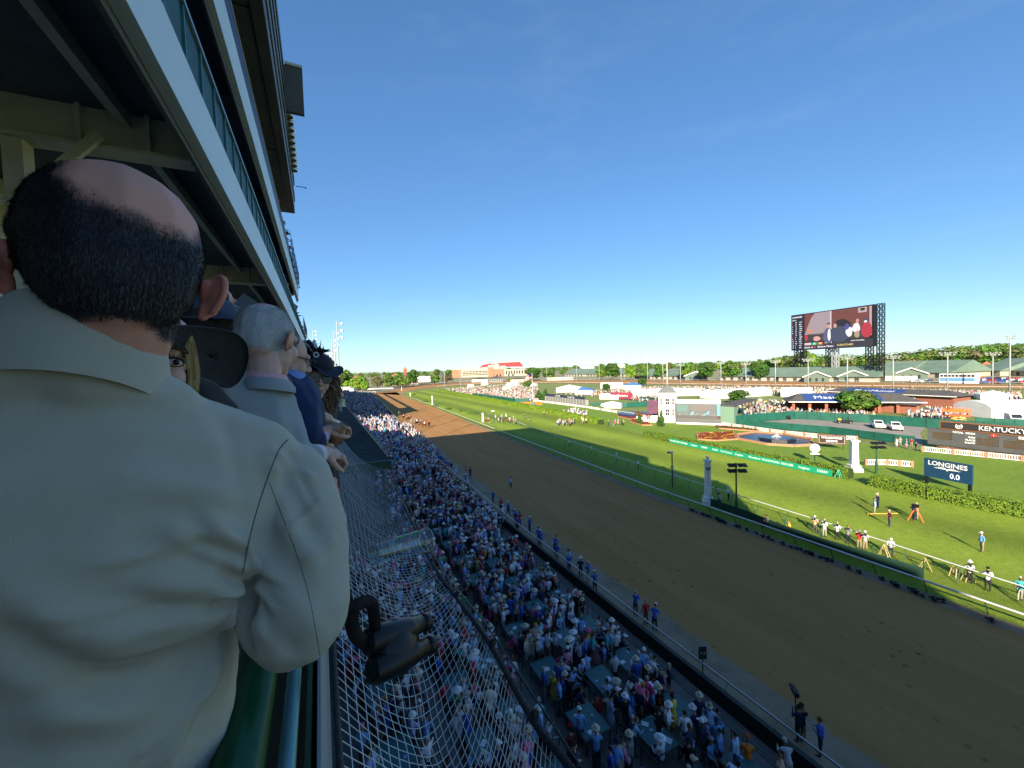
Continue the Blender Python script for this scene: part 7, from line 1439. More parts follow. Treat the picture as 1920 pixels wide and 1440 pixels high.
def hairskin(name, skin, hair, center, r0, r1, low, M, nscale=14, hl=.0):
    """skin of a head whose hair starts outside an angle r0..r1 round a bald centre and above a hairline"""
    m = bpy.data.materials.new(name); m.use_nodes = True; n = m.node_tree; b = n.nodes['Principled BSDF']; b.inputs['Roughness'].default_value = .55; b.inputs['Specular IOR Level'].default_value = .3
    at = n.nodes.new('ShaderNodeAttribute'); at.attribute_name = 'hairmask'; tc = n.nodes.new('ShaderNodeTexCoord'); nz = n.nodes.new('ShaderNodeTexNoise'); nz.inputs['Scale'].default_value = 90; nz.inputs['Detail'].default_value = 5; n.links.new(tc.outputs['Object'], nz.inputs[0])
    ad = n.nodes.new('ShaderNodeMath'); ad.operation = 'MULTIPLY_ADD'; ad.inputs[1].default_value = .55; n.links.new(nz.outputs[0], ad.inputs[0]); n.links.new(at.outputs['Fac'], ad.inputs[2])
    r = n.nodes.new('ShaderNodeValToRGB'); r.color_ramp.elements[0].position = .36; r.color_ramp.elements[1].position = 1.08; n.links.new(ad.outputs[0], r.inputs[0])
    n2 = n.nodes.new('ShaderNodeTexNoise'); n2.inputs['Scale'].default_value = 12; n2.inputs['Detail'].default_value = 4; n.links.new(tc.outputs['Object'], n2.inputs[0])
    sk = n.nodes.new('ShaderNodeMix'); sk.data_type = 'RGBA'; n.links.new(n2.outputs[0], sk.inputs[0]); sk.inputs[6].default_value = (*skin[0], 1); sk.inputs[7].default_value = (*skin[1], 1)
    mx = n.nodes.new('ShaderNodeMix'); mx.data_type = 'RGBA'; n.links.new(r.outputs[0], mx.inputs[0]); n.links.new(sk.outputs[2], mx.inputs[6]); mx.inputs[7].default_value = (*hair, 1); n.links.new(mx.outputs[2], b.inputs['Base Color'])
    bp_ = n.nodes.new('ShaderNodeBump'); bp_.inputs['Strength'].default_value = .15; bp_.inputs['Distance'].default_value = .002; n.links.new(nz.outputs[0], bp_.inputs['Height']); n.links.new(bp_.outputs[0], b.inputs['Normal']); return m
def smooth01(a, b_, x): t = max(0., min(1., (x - a) / (b_ - a))); return t * t * (3 - 2 * t)
def hairmask(p, center, r0, r1, low):
    q = Vector((p.x / .08, (p.y + .012) / .1, (p.z - .02) / .09)); d = q.normalized(); ang = math.acos(max(-1, min(1, d.dot(center)))) + .10 * noise.noise(d * 3)
    m = smooth01(r0, r1, ang); lo = low(p); m *= smooth01(lo - .006, lo + .014, p.z + .006 * noise.noise(p * 60)); m *= 1 - smooth01(.03, .055, p.y); return m
def make_head(parent, M, name, skin, haircol, center, r0, r1, low, strands=9000, hlen=.012, hcol2=None, wid=.0005, seed=1, me=None):
    h = wmesh(me or HEADME, M, name, hairskin(name + '_scalp', skin, haircol, center, r0, r1, low, M), parent); me_ = h.data; base = (me or HEADME)
    a = me_.attributes.new('hairmask', 'FLOAT', 'POINT'); vals = [hairmask(v.co, center, r0, r1, low) for v in base.vertices]; a.data.foreach_set('value', vals)
    rg = random.Random(seed); polys = [p for p in base.polygons if max(vals[i] for i in p.vertices) > .05]; b = MB(); b.c = []; L = pmat(parent).inverted() @ M
    for _ in range(strands):
        p = rg.choice(polys); vs = [base.vertices[i] for i in p.vertices]; ws = [rg.random() for _ in vs]; s = sum(ws); co = Vector(); mk_ = 0
        for w, v in zip(ws, vs): co += v.co * (w / s); mk_ += vals[v.index] * w / s
        if rg.random() > mk_ ** 1.8: continue
        nn = p.normal; down = Vector((0, -.25, -1)); dd = (down - nn * down.dot(nn)); dd = dd.normalized() if dd.length > .05 else nn.orthogonal(); dd = (dd + Vector((rg.gauss(0, .2), rg.gauss(0, .2), rg.gauss(0, .2)))).normalized(); ln = hlen * rg.uniform(.6, 1.2) * (.35 + .65 * mk_)
        p1 = co + nn * ln * .22 + dd * ln * .45; p2 = co + nn * ln * .26 + dd * ln * 1.05; sd_ = nn.cross(dd).normalized() * wid; c = [x * rg.uniform(.6, 1.5) for x in (haircol if not hcol2 or rg.random() < .6 else hcol2)]
        b.poly([co - sd_, co + sd_, p1 + sd_ * .8, p1 - sd_ * .8]); b.poly([p1 - sd_ * .8, p1 + sd_ * .8, p2]); b.c += [c, c]
    b.build('hair', hairm, parent, world=False, kind='stuff', M=L); return h
hairm = attrmat('hair_strands', 'col', .45)
def ear(parent, M, s, mat_, sc=1.):
    b = newb(); RZ = Matrix.Rotation(s * .24, 3, 'Y') @ Matrix.Rotation(s * .5, 3, 'Z'); EC = Vector((s * (.074 + .009 * sc), -.012 * sc, -.004)); ell(b, EC, 1, (.006 * sc, .0165 * sc, .029 * sc), M=RZ); cap(b, (s * .076, -.002, .01), (s * .08, -.002, -.02), .010 * sc); cap(b, EC + RZ @ Vector((0, .006, -.018 * sc)), EC + RZ @ Vector((0, .007, -.029 * sc)), .0085 * sc, .007 * sc)
    R_ = [EC + RZ @ Vector((-.001, -.0165 * sc * math.cos(t), .029 * sc * math.sin(t))) for t in np.linspace(-1.1, 3.0, 12)]; b.tube(R_, .0042 * sc, 8)
    me = remesh(b, .0022, 1, 4, [mat_], 'ear', seg=False); wmesh(me, M, 'ear', mat_, parent)
def cloth(name, c1, c2, weave=900, big=9, bump=.25):
    m = mat(name, c1, .85, c2, big, .5, bscale=weave, spec=.2, mix=(.25, .75), bdist=.0012); bs = m.node_tree.nodes['Principled BSDF']; bs.inputs['Sheen Weight'].default_value = .15; return m
def disp(me, fn):
    me.update(); n = [v.normal.copy() for v in me.vertices]
    for v, q in zip(me.vertices, n): v.co += q * fn(v.co)
    me.update()
def hand_mb(curl=.5, spread=.06, thumb=.6, side=1):
    b = newb(); ell(b, (0, .05, 0), 1, (.038, .05, .0155)); cap(b, (0, -.03, 0), (0, .02, 0), .025, .026); cap(b, (-.03, .075, .002), (.028, .082, .002), .0125, .0125)
    for k, (x, l) in enumerate(((-.030, .060), (-.010, .072), (.011, .076), (.031, .070))):
        p = Vector((x, .085, .0)); a = 0; d_ = (x) * spread * 8
        for sgm in range(3):
            a += curl * (.7, 1.0, .8)[sgm]; q = p + Vector((math.sin(d_) * .3, math.cos(a), -math.sin(a))).normalized() * l * (.46, .31, .25)[sgm]; cap(b, p, q, (.0092, .0082, .0074)[sgm], (.0083, .0075, .0064)[sgm], 0, 8); p = q
    p = Vector((.03 * side, .03, -.006)); q = p + Vector((.026 * side, .03, -.012 - .01 * thumb)); cap(b, p, q, .013, .010); cap(b, q, q + Vector((.006 * side * (1 - thumb), .028, -.014 * thumb)), .010, .0075); return b
HANDS = {}
def hand(parent, M, curl, mat_, side=1, thumb=.6, sc=1., name='hand'):
    key = (curl, side, thumb)
    if key not in HANDS: HANDS[key] = remesh(hand_mb(curl, .06, thumb, side), .0028, 1, 4, [sk1], 'hand', seg=False)
    return wmesh(HANDS[key], M @ Matrix.Scale(sc, 4), name, mat_, parent)
def basis(o, fwd, up):                          # local +Y along fwd, +Z near up
    y = Vector(fwd).normalized(); x = y.cross(Vector(up)).normalized(); z = x.cross(y); M = Matrix((x, y, z)).transposed().to_4x4(); M.translation = o; return M

# ---- the man in the pale blazer, seen from behind
TH = math.atan2(ray(212, 470).x, ray(212, 470).y)
MF = Matrix.Translation((0, 0, H)) @ Matrix.Rotation(-TH, 4, 'Z')          # local: x right, y away from the eye, z up
t1 = thing('person', 'balding man in a pale grey blazer seen from behind, leaning on the rail', 'person', tuple(MF @ Vector((0, .68, -1.6))))
def LF(px, py, d): return MF.inverted() @ AT(px, py, d)
blz = cloth('blazer_linen', (.40, .38, .31), (.455, .43, .355), 700, 5, .12)
b = newb(); D0 = .66
RM = Matrix.Rotation(R(20), 3, 'Y'); ell(b, (-.03, .70, -.19), 1, (.215, .105, .19), M=RM); ell(b, (-.02, .705, -.08), 1, (.17, .082, .09), M=RM); ell(b, (-.06, .73, -.42), 1, (.170, .115, .26)); ell(b, (-.11, .74, -.68), 1, (.172, .13, .30)); cap(b, (-.20, .70, -.03), (.148, .715, -.135), .072, .062)
cap(b, (-.07, .695, .004), (-.01, .70, -.035), .062, .054); cap(b, (-.10, .672, .022), (-.035, .672, .012), .046, .044); cap(b, (-.035, .668, .008), (.040, .690, -.036), .048, .040); cap(b, (-.03, .70, -.022), (.145, .71, -.118), .050, .052); cap(b, (-.02, .70, .0), (-.18, .70, .01), .06, .066)
sh_ = Vector((.186, .715, -.170)); el_ = LF(556, 1150, .665); wr_ = LF(590, 930, .93)
cap(b, sh_, sh_.lerp(el_, .45) + Vector((.010, -.005, 0)), .062, .071, n=14); cap(b, sh_.lerp(el_, .45) + Vector((.010, -.005, 0)), el_, .071, .074, n=14); cap(b, el_, wr_, .060, .045, n=12)
cap(b, (-.205, .705, -.145), (-.27, .75, -.42), .076, .062, n=12)
bm1 = remesh(b, .0050, 1, 22, [blz], 'blazer', seg=False)
# fabric folds: soft ridges between points picked on the cloth
def fold(me, segs):
    co = np.empty(len(me.vertices) * 3); me.vertices.foreach_get('co', co); co = co.reshape(-1, 3); nr_ = np.empty(len(me.vertices) * 3); me.vertices.foreach_get('normal', nr_); nr_ = nr_.reshape(-1, 3); dsp = np.zeros(len(co))
    for (p, q, w, h) in segs:
        p, q = np.array(p), np.array(q); d = q - p; t = np.clip(((co - p) @ d) / (d @ d), 0, 1); ds = np.linalg.norm(co - p - t[:, None] * d, axis=1); dsp += h * np.exp(-(ds / w) ** 2) * np.sin(np.pi * np.clip(t * .9 + .08, 0, 1)) ** .6
    co += nr_ * dsp[:, None]; me.vertices.foreach_set('co', co.ravel()); me.update()
from mathutils.bvhtree import BVHTree
bv = BVHTree.FromPolygons([v.co for v in bm1.vertices], [p.vertices for p in bm1.polygons])
def onb(px, py, off=0.):
    o = MF.inverted() @ Vector((0, 0, H)); d = (MF.to_3x3().inverted() @ ray(px, py)).normalized(); h = bv.ray_cast(o, d)
    if h[0] is None: h = bv.find_nearest(LF(px, py, .62))
    return h[0] - d * off
FO = [((470, 1082), (420, 1050), .0045, .006), ((466, 1090), (400, 1075), .004, -.005), ((468, 1095), (390, 1110), .0045, .006), ((460, 1105), (380, 1140), .004, -.005), ((458, 1120), (400, 1180), .005, .006), ((452, 1135), (420, 1230), .005, -.005), ((470, 1070), (440, 990), .0045, .005), ((474, 1085), (520, 1150), .005, .005), ((476, 1075), (540, 1110), .004, -.004), ((480, 1100), (500, 1200), .005, .004), ((560, 820), (590, 900), .006, .004), ((545, 850), (600, 960), .005, -.003), ((600, 940), (540, 1000), .006, .004), ((625, 1010), (560, 1060), .006, .004), ((300, 1030), (180, 1060), .008, .003), ((260, 1130), (60, 1150), .007, .003), ((320, 1210), (120, 1240), .007, -.003), ((380, 1290), (250, 1420), .006, .004), ((360, 1320), (330, 1440), .005, -.003), ((470, 1075), (300, 985), .016, .010), ((470, 1080), (330, 1030), .010, -.010), ((465, 1090), (250, 1090), .015, .009), ((460, 1110), (150, 1190), .018, .009), ((450, 1140), (60, 1260), .02, .008), ((455, 1120), (260, 1140), .008, -.008), ((440, 1160), (390, 1300), .014, .008), ((430, 1180), (350, 1400), .012, -.008), ((400, 1230), (300, 1440), .016, .007),
      ((470, 1060), (380, 960), .010, .009), ((455, 1040), (350, 1010), .008, -.011), ((470, 1090), (465, 1230), .010, -.022), ((500, 860), (560, 960), .016, .007), ((530, 900), (600, 1010), .012, -.006), ((520, 960), (600, 1080), .015, .006), ((480, 1040), (600, 1190), .014, .007), ((470, 1100), (560, 1230), .012, -.007), ((475, 1170), (600, 1230), .012, .006), ((455, 1215), (600, 1265), .010, -.005),
      ((0, 1100), (250, 1210), .02, .006), ((0, 1180), (230, 1290), .016, -.005), ((20, 1330), (300, 1330), .02, .006), ((100, 700), (420, 790), .03, .003), ((0, 1250), (250, 1360), .022, .005), ((250, 900), (440, 930), .02, .005), ((420, 800), (450, 980), .014, -.004)]
fold(bm1, [(onb(*a), onb(*c), w, h) for a, c, w, h in FO]) if False else fold(bm1, [(onb(*a), onb(*c), w, h * 1.9) for a, c, w, h in FO])
disp(bm1, lambda p: .0022 * noise.noise(p * 9) + .0012 * noise.noise(Vector((p.x * 14, p.y * 14, p.z * 40))))
bv = BVHTree.FromPolygons([v.co for v in bm1.vertices], [p.vertices for p in bm1.polygons])
wmesh(bm1, MF, 'blazer', blz, t1)
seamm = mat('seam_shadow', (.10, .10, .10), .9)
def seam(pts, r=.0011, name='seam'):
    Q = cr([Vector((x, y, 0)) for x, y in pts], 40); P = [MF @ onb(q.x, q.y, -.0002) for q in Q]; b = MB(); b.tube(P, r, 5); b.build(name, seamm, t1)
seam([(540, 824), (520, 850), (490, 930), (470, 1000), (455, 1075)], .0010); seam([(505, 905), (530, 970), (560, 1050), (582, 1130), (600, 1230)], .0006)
# collar and shirt collar
def collar(parent, M, cx, cy, cz, rx, ry, h, tilt, m, name, th=.004, a0=-math.pi, a1=math.pi, flare=.012, n=44, wob=0.):
    b = MB(); V = []; h0 = h
    for i in range(n + 1):
        a = a0 + (a1 - a0) * i / n; h = h0 * (1 - .55 * (2 * i / n - 1) ** 4); x, y = math.sin(a), -math.cos(a)
        for k, (o_, z_) in enumerate(((flare, -h), (flare * .8 + .003, -h * .5), (.004, 0), (-.002, .002), (-.006, -h * .3), (-.004, -h))):
            V.append((cx + (rx + o_) * x, cy + (ry + o_) * y, cz + z_ + tilt * y + wob * math.sin(a * 2)))
    b.v = V
    for i in range(n):
        for k in range(5): b.f.append((i * 6 + k, (i + 1) * 6 + k, (i + 1) * 6 + k + 1, i * 6 + k + 1)); b.m.append(0)
    return b.build(name, m, parent, smooth=True, M=M)
MC_ = MF @ Matrix.Translation((-.026, .688, .060)) @ Matrix.Rotation(R(13), 4, 'Y')
collar(t1, MC_, 0, 0, 0, .066, .068, .088, -.036, blz, 'blazer_collar', a0=-2.5, a1=2.5, flare=.017)
collar(t1, MC_, .005, .0, .004, .0615, .062, .045, -.040, mat('shirt_blue_white', (.45, .55, .75), .7, (.55, .62, .78), 30), 'shirt_collar', a0=-2.6, a1=2.6, flare=.004)
b = MB(); P = [MF @ onb(x, y, .0015) for x, y in ((-60, 612), (0, 623), (60, 634), (120, 645), (160, 650))]; b.tube(P, [.0035, .003, .0028, .002, .0005], 6); b.build('collar_fold_shadow', seamm, t1)  # dark tube drawn as the shadow line under the turned collar
# head
HME1 = remesh(head_mb((.0, .06, -.115), .042), .0042, 1., 6, [sk1], 'head_base')
MH = MF @ Matrix.Translation((.0, .685, .125)) @ Matrix.Rotation(R(4), 4, 'Z') @ Matrix.Rotation(R(-6), 4, 'X') @ Matrix.Rotation(R(5), 4, 'Y') @ Matrix.Diagonal((1.10, 1.08, 1.07, 1))
make_head(t1, MH, 'head', ((.62, .27, .19), (.68, .35, .26)), (.022, .018, .022), Vector((.20, -.62, .75)).normalized(), .60, 1.02, lambda p: -.084 + .016 * math.cos(p.x * 30) + max(0, p.y) * 1.2, 42000, .0055, (.07, .065, .07), .00034, 3, HME1)
ear(t1, MH @ Matrix.Translation((.004, -.004, -.004)), 1, ear_m, .95); ear(t1, MH, -1, ear_m, 1.0)
hm = basis(AT(588, 880, .97), AT(622, 925, 1.0) - AT(588, 880, .97), (.3, -.5, .8)); hand(t1, hm, .32, sk2, 1, .8, .95)
b = newb(); cap(b, AT(575, 905, .95), AT(592, 884, .97), .03, .028, n=12); b.build('forearm', sk2, t1, smooth=True)
# ---- binoculars hanging by a strap
bc = AT(752, 1208, .86); bdir = (AT(812, 1180, .90) - AT(700, 1225, .82)).normalized(); view = (bc - Vector((0, 0, H))).normalized(); bs_ = bdir.cross(view).normalized(); bu = bs_.cross(bdir)
BM = Matrix((bs_, bdir, bu)).transposed().to_4x4(); BM.translation = bc
tb_ = thing('binoculars', 'black binoculars hanging on a strap over the net', 'binoculars', tuple(bc)); bbm = mat('binocular_rubber', (.004, .005, .008), .38, (.007, .008, .012), 40, .1, bscale=300)
for s in (-1, 1):
    b = MB(); cy = s * .0245
    b.tube([(cy, -.075, 0), (cy, -.07, 0), (cy, -.035, 0), (cy, -.03, 0), (cy * .9, .02, 0), (cy * .9, .035, 0), (cy * .95, .04, 0), (cy * .95, .06, 0)], [.023, .0265, .0275, .0275, .0255, .022, .019, .018], 18); b.build('barrel', bbm, tb_, smooth=True, M=BM)
    b = MB(); b.tube([(cy * .95, .0605, 0), (cy * .95, .078, 0)], [.0185, .0195], 16); b.build('eyecup', bbm, tb_, smooth=True, M=BM)
    b = MB(); b.tube([(cy, -.0755, 0), (cy, -.077, 0)], .0195, 16); b.build('lens', glassd, tb_, M=BM)
b = newb(); cap(b, (-.02, -.03, .004), (.02, -.03, .004), .017, n=10); cap(b, (-.018, .018, .004), (.018, .018, .004), .014, n=10); ell(b, (0, -.012, .0), 1, (.056, .052, .029)); ell(b, (.022, .012, .004), 1, (.026, .03, .022)); ell(b, (-.022, .012, .004), 1, (.026, .03, .022)); wmesh(remesh(b, .004, 1, 4, [bbm], 'bridge', seg=False), BM, 'bridge', bbm, tb_)
b = MB(); b.tube([(0, .03, .012), (0, .05, .012)], .009, 12); b.build('focus_wheel', black, tb_, smooth=True, M=BM)
strapm = mat('strap_fabric', (.004, .004, .005), .8)
def ribbon(P, w, m, parent, name='strap', tw=0.):
    Q = cr(P, 40); b = MB(); e = Vector((0, 0, H))
    for i, p in enumerate(Q):
        d = (Q[min(i + 1, 40)] - Q[max(i - 1, 0)]).normalized(); s = d.cross(p - e).normalized() * w * (1 + .0 * i); s = (s + Vector((0, 0, w * tw * math.sin(i * .15))))
        for o_ in (0, .0018): b.v += [tuple(p - s + (p - e).normalized() * o_), tuple(p + s + (p - e).normalized() * o_)]
    for i in range(40):
        k = i * 4; b.f += [(k, k + 1, k + 5, k + 4), (k + 2, k + 6, k + 7, k + 3), (k, k + 4, k + 6, k + 2), (k + 1, k + 3, k + 7, k + 5)]; b.m += [0] * 4
    return b.build(name, m, parent, smooth=True)
ribbon([AT(636, 1090, .78), AT(646, 1120, .78), AT(657, 1150, .79), AT(664, 1185, .80), AT(680, 1203, .82), AT(700, 1208, .84)], .0125, strapm, tb_)
ribbon([AT(655, 1140, .79), AT(668, 1135, .79), AT(685, 1128, .80), AT(697, 1133, .81), AT(702, 1160, .83), AT(704, 1195, .85)], .0115, strapm, tb_)

# ---- grey haired man
t2 = thing('person', 'grey haired man in light grey jacket with pink collar, looking down the track', 'person', tuple(AT(500, 760, 1.62) + Vector((0, 0, -1.4))))
gj = cloth('light_grey_jacket', (.26, .29, .31), (.31, .34, .35), 900, 8)
az2 = math.atan2(ray(505, 640).x, ray(505, 640).y); MH2 = frame(AT(502, 640, 1.58), az2 + R(38), R(12)) @ Matrix.Scale(1.04, 4)
make_head(t2, MH2, 'head', ((.52, .30, .25), (.60, .37, .31)), (.50, .50, .51), Vector((.0, -.35, .92)).normalized(), .22, .62, lambda p: -.045 + max(0, p.y) * 1.6, 15000, .009, (.6, .6, .6), .0005, 5, remesh(head_mb((0, .01, -.19)), .0042, 1., 6, [sk1], 'head_base'))
ear(t2, MH2, 1, sk2); ear(t2, MH2, -1, sk2)
b = newb(); s1, s2 = AT(395, 742, 1.5), AT(512, 762, 1.62); c0 = AT(455, 735, 1.60); cap(b, AT(445, 725, 1.56), AT(468, 712, 1.56), .072, .055); cap(b, AT(484, 742, 1.54), AT(508, 752, 1.56), .05, .055); cap(b, s1, s2, .075, .075); cap(b, s2, AT(560, 880, 1.55), .075, .06); cap(b, c0, AT(470, 720, 1.64), .085, .07); cap(b, c0 + Vector((0, 0, -.08)), c0 + Vector((0, 0, -.75)), .17, .16); cap(b, AT(560, 880, 1.55), AT(585, 855, 1.6), .052, .045); me = remesh(b, .011, 1, 8, [gj], 'jacket', seg=False); disp(me, lambda p: .006 * noise.noise(p * 9)); wmesh(me, Matrix.Identity(4), 'jacket', gj, t2)
pinkm = cloth('pink_shirt', (.62, .32, .36), (.70, .40, .43), 800, 10)
collar(t2, MH2, 0, .0, -.112, .060, .060, .034, .0, pinkm, 'shirt_collar', flare=.010); collar(t2, MH2, 0, .004, -.128, .070, .070, .040, .0, gj, 'jacket_collar', flare=.02)
b = newb(); cap(b, AT(578, 856, 1.6), AT(596, 853, 1.64), .044, .040, n=14); b.build('shirt_cuff', mat('cuff_pale_pink', (.62, .50, .56), .7), t2, smooth=True)
hm = basis(AT(600, 848, 1.64), AT(632, 852, 1.68) - AT(600, 848, 1.64), (.1, -.4, .9)); hand(t2, hm, .95, sk3, 1, .9, 1.0)
# ---- man in navy jacket with glasses
t3 = thing('person', 'man in navy jacket and black glasses leaning over the rail', 'person', tuple(AT(540, 800, 2.0) + Vector((0, 0, -1.3))))
nv = cloth('navy_wool', (.010, .022, .075), (.014, .03, .10), 900, 8)
az3 = math.atan2(ray(535, 672).x, ray(535, 672).y); MH3 = frame(AT(533, 672, 1.98), az3 + R(75), R(18)); wmesh(HEADME, MH3, 'head', sk3, t3); ear(t3, MH3, 1, sk1)
b = MB(); b.ball((0, -.03, .045), 1, 16, 10, 0, (.081, .092, .08)); b.build('hair', mat('hair_grey_brown', (.10, .08, .06), .8, (.15, .13, .1), 60), t3, M=MH3, smooth=True)
b = MB()
for s in (-1, 1): b.tube([(s * .033 + .026 * math.cos(q), .104, .012 + .018 * math.sin(q)) for q in np.linspace(0, 2 * math.pi, 14)], .0028, 5); b.tube([(s * .06, .10, .016), (s * .08, .0, .012)], .003, 5)
b.build('glasses', black, t3, M=MH3)
b = newb(); cap(b, AT(520, 745, 1.95), AT(560, 745, 2.0), .10, .10); cap(b, AT(520, 745, 1.95), AT(515, 830, 1.9), .12, .14); cap(b, AT(562, 750, 1.95), AT(572, 808, 1.85), .085, .07); cap(b, AT(572, 815, 1.85), AT(594, 822, 1.88), .055, .045); cap(b, AT(545, 712, 2.0), AT(555, 740, 2.0), .07, .09); cap(b, AT(530, 780, 1.95), AT(530, 990, 1.95), .17, .16); me = remesh(b, .012, 1, 9, [nv], 'jacket', seg=False); disp(me, lambda p: .006 * noise.noise(p * 8)); wmesh(me, Matrix.Identity(4), 'jacket', nv, t3)
bl_ = mat('shirt_bright_blue', (.16, .28, .65), .7); collar(t3, Matrix.Translation(AT(538, 695, 1.98)), 0, 0, 0, .06, .058, .04, .0, bl_, 'shirt_collar'); b = newb(); cap(b, AT(592, 822, 1.88), AT(602, 818, 1.9), .040, .037, n=12); b.build('shirt_cuff', mat('cuff_lavender', (.45, .42, .6), .7), t3, smooth=True)
hm = basis(AT(605, 812, 1.9), AT(634, 798, 1.96) - AT(605, 812, 1.9), (.1, -.3, .95)); hand(t3, hm, .62, sk1, 1, .7, 1.05)
# cup of beer held over the rail
cp = AT(628, 832, 1.93); tc_ = thing('beer_cup', 'plastic cup of amber beer held over the rail', 'cup', tuple(cp)); CMx = basis(cp, (0, 0, 1), (0, -1, .2)) if False else Matrix.Translation(cp) @ Matrix.Rotation(.25, 4, 'Y')
b = MB(); b.lathe([(.001, 0), (.030, 0), (.039, .10)], 18); b.build('cup_wall', glassy('cup_clear', (.85, .85, .8), .1, .25), tc_, smooth=True, M=CMx); b = MB(); b.lathe([(.001, .003), (.028, .003), (.034, .068), (.001, .068)], 18); b.build('beer', mat('beer_amber', (.62, .27, .03), .15), tc_, smooth=True, M=CMx)
# another pair of forearms beyond: a person mostly hidden
t4 = thing('person', 'person with bare forearms on the rail between the navy jacket and the hat', 'person', tuple(AT(575, 850, 2.25) + Vector((0, 0, -1.2))))
b = newb(); cap(b, AT(560, 775, 2.25), AT(585, 790, 2.2), .05, .045); cap(b, AT(560, 780, 2.25), AT(560, 900, 2.25), .13, .14); me = remesh(b, .012, 1, 5, [black], 'x', seg=False); wmesh(me, Matrix.Identity(4), 'dark_jacket', cloth('black_wool', (.012, .010, .014), (.018, .016, .02)), t4)
b = newb(); cap(b, AT(584, 786, 2.2), AT(606, 784, 2.2), .034, .028, n=12); b.build('forearm', sk3, t4, smooth=True)
hm = basis(AT(608, 783, 2.2), AT(636, 795, 2.25) - AT(608, 783, 2.2), (.1, -.2, .95)); hand(t4, hm, .35, sk3, 1, .3, 1.05); hm = basis(AT(612, 836, 2.0), AT(628, 848, 2.05) - AT(612, 836, 2.0), (.5, -.3, .8)); hand(t4, hm, .8, sk3, -1, .6, .95)
b = newb(); cap(b, AT(600, 835, 2.05), AT(613, 828, 2.02), .030, .027, n=12); b.build('forearm', sk3, t4, smooth=True)
# ---- woman with navy net hat and sunglasses
t5 = thing('person', 'smiling woman in sunglasses under a navy net hat with feathers', 'person', tuple(AT(588, 800, 2.6) + Vector((0, 0, -1.2))))
az5 = math.atan2(ray(592, 712).x, ray(592, 712).y); MH5 = frame(AT(589, 713, 2.42), az5 + R(180 - 18), R(-2), R(-8)) @ Matrix.Scale(.97, 4); wmesh(HEADME, MH5, 'head', sk3, t5)
b = MB()
for s in (-1, 1): b.tube([(s * .034, .103, .006), (s * .034, .108, .006)], [.027, .026], 14)
b.tube([(-.012, .112, .014), (.012, .112, .014)], .003, 5)
for s in (-1, 1): b.tube([(s * .058, .10, .014), (s * .08, .02, .01)], .003, 5)
b.build('sunglasses', mat('dark_lens', (.012, .008, .008), .12), t5, M=MH5); b = MB(); b.tube([(-.026, .089, -.055), (-.01, .098, -.058), (0, .099, -.057), (.01, .098, -.058), (.026, .089, -.053)], [.001, .0045, .004, .0045, .001], 8); b.build('lips', lipm, t5, M=MH5, smooth=True)
rgh = random.Random(4); b = MB(); b.c = []; cc = [(.20, .13, .07), (.14, .09, .05), (.28, .19, .11)]
for i in range(420):
    s = rgh.choice((-1, -1, 1)); a = rgh.uniform(-1.2, 1.4); x0 = s * rgh.uniform(.06, .10); y0 = rgh.uniform(-.06, .06); z0 = rgh.uniform(-.02, .06); ph = rgh.uniform(0, 6); L_ = rgh.uniform(.12, .24); pts = [(x0 + s * .03 * math.sin(k * .45) + .012 * math.cos(k * 1.5 + ph), y0 + .012 * math.sin(k * 1.5 + ph), z0 - L_ * k / 9) for k in range(10)]; n0 = len(b.f); b.tube(pts, .0028, 3, cap=False); b.c += [rgh.choice(cc)] * (len(b.f) - n0)
b.build('hair', hairm, t5, M=MH5, kind='stuff')
hatm = mat('navy_hat_mesh', (.006, .008, .022), .7, (.010, .013, .035), 50); nyl = glassy('navy_net', (.10, .13, .24), .5, .3)
b = MB(); b.ball((0, -.01, .075), 1, 18, 9, 0, (.10, .11, .075)); b.build('hat_crown', hatm, t5, M=MH5 @ Matrix.Translation((0, 0, .012)), smooth=True)
b = MB(); pr = []
for j in range(25):
    a = 2 * math.pi * j / 24
    for k in range(5): r = (.088 + .016 * k) * (1 + .45 * max(0, math.cos(a))); pr.append((r * math.cos(a), r * math.sin(a) * .95 - .01, .062 + .018 * math.sin(a * 2 + 1) * k * .6 + .045 * max(0, math.cos(a)) * k * .35 - .004 * k))
b.v = pr
for j in range(24):
    for k in range(4): b.f.append((j * 5 + k, j * 5 + k + 1, (j + 1) * 5 + k + 1, (j + 1) * 5 + k)); b.m.append(0)
b.build('hat_brim', hatm, t5, M=MH5 @ Matrix.Translation((0, 0, .014)), smooth=True)
for s in range(7):
    b = MB(); a = -.9 + s * .42; b.v = []
    for i in range(9):
        f = i / 8; c = Vector((math.cos(a) * (.03 + .09 * f), .06 - .03 * f, .115 + .055 * math.sin(f * 2.4) + .006 * s)); w = .026 * math.sin(math.pi * min(1, f * .85 + .12)); b.v += [tuple(c + Vector((0, 0, w))), tuple(c + Vector((.01, .03, 0))), tuple(c - Vector((0, 0, w)))]
    for i in range(8):
        k = i * 3; b.f += [(k, k + 1, k + 4, k + 3), (k + 1, k + 2, k + 5, k + 4)]; b.m += [0, 0]
    b.build('hat_loop', nyl if s % 2 else hatm, t5, M=MH5, smooth=True)
b = MB()
for i in range(26): a = rgh.uniform(-1.4, 1.6); d = Vector((math.sin(a), .3, 1 + .3 * math.cos(a))); b.tube([Vector((.01, .07, .13)), Vector((.01, .07, .13)) + d * .025, Vector((.01, .07, .13)) + d * rgh.uniform(.035, .055) + Vector((.02 * math.sin(i), 0, -.01))], [.004, .006, .0008], 4)
b.build('feathers', hatm, t5, M=MH5); b = MB()
for i in range(9): a = i * .7; b.ball((.035 + .012 * math.cos(a), .105, .13 + .012 * math.sin(a)), .006, 6, 4)
b.build('brooch', mat('brooch_silver', (.6, .6, .55), .25, metal=.5), t5, M=MH5)
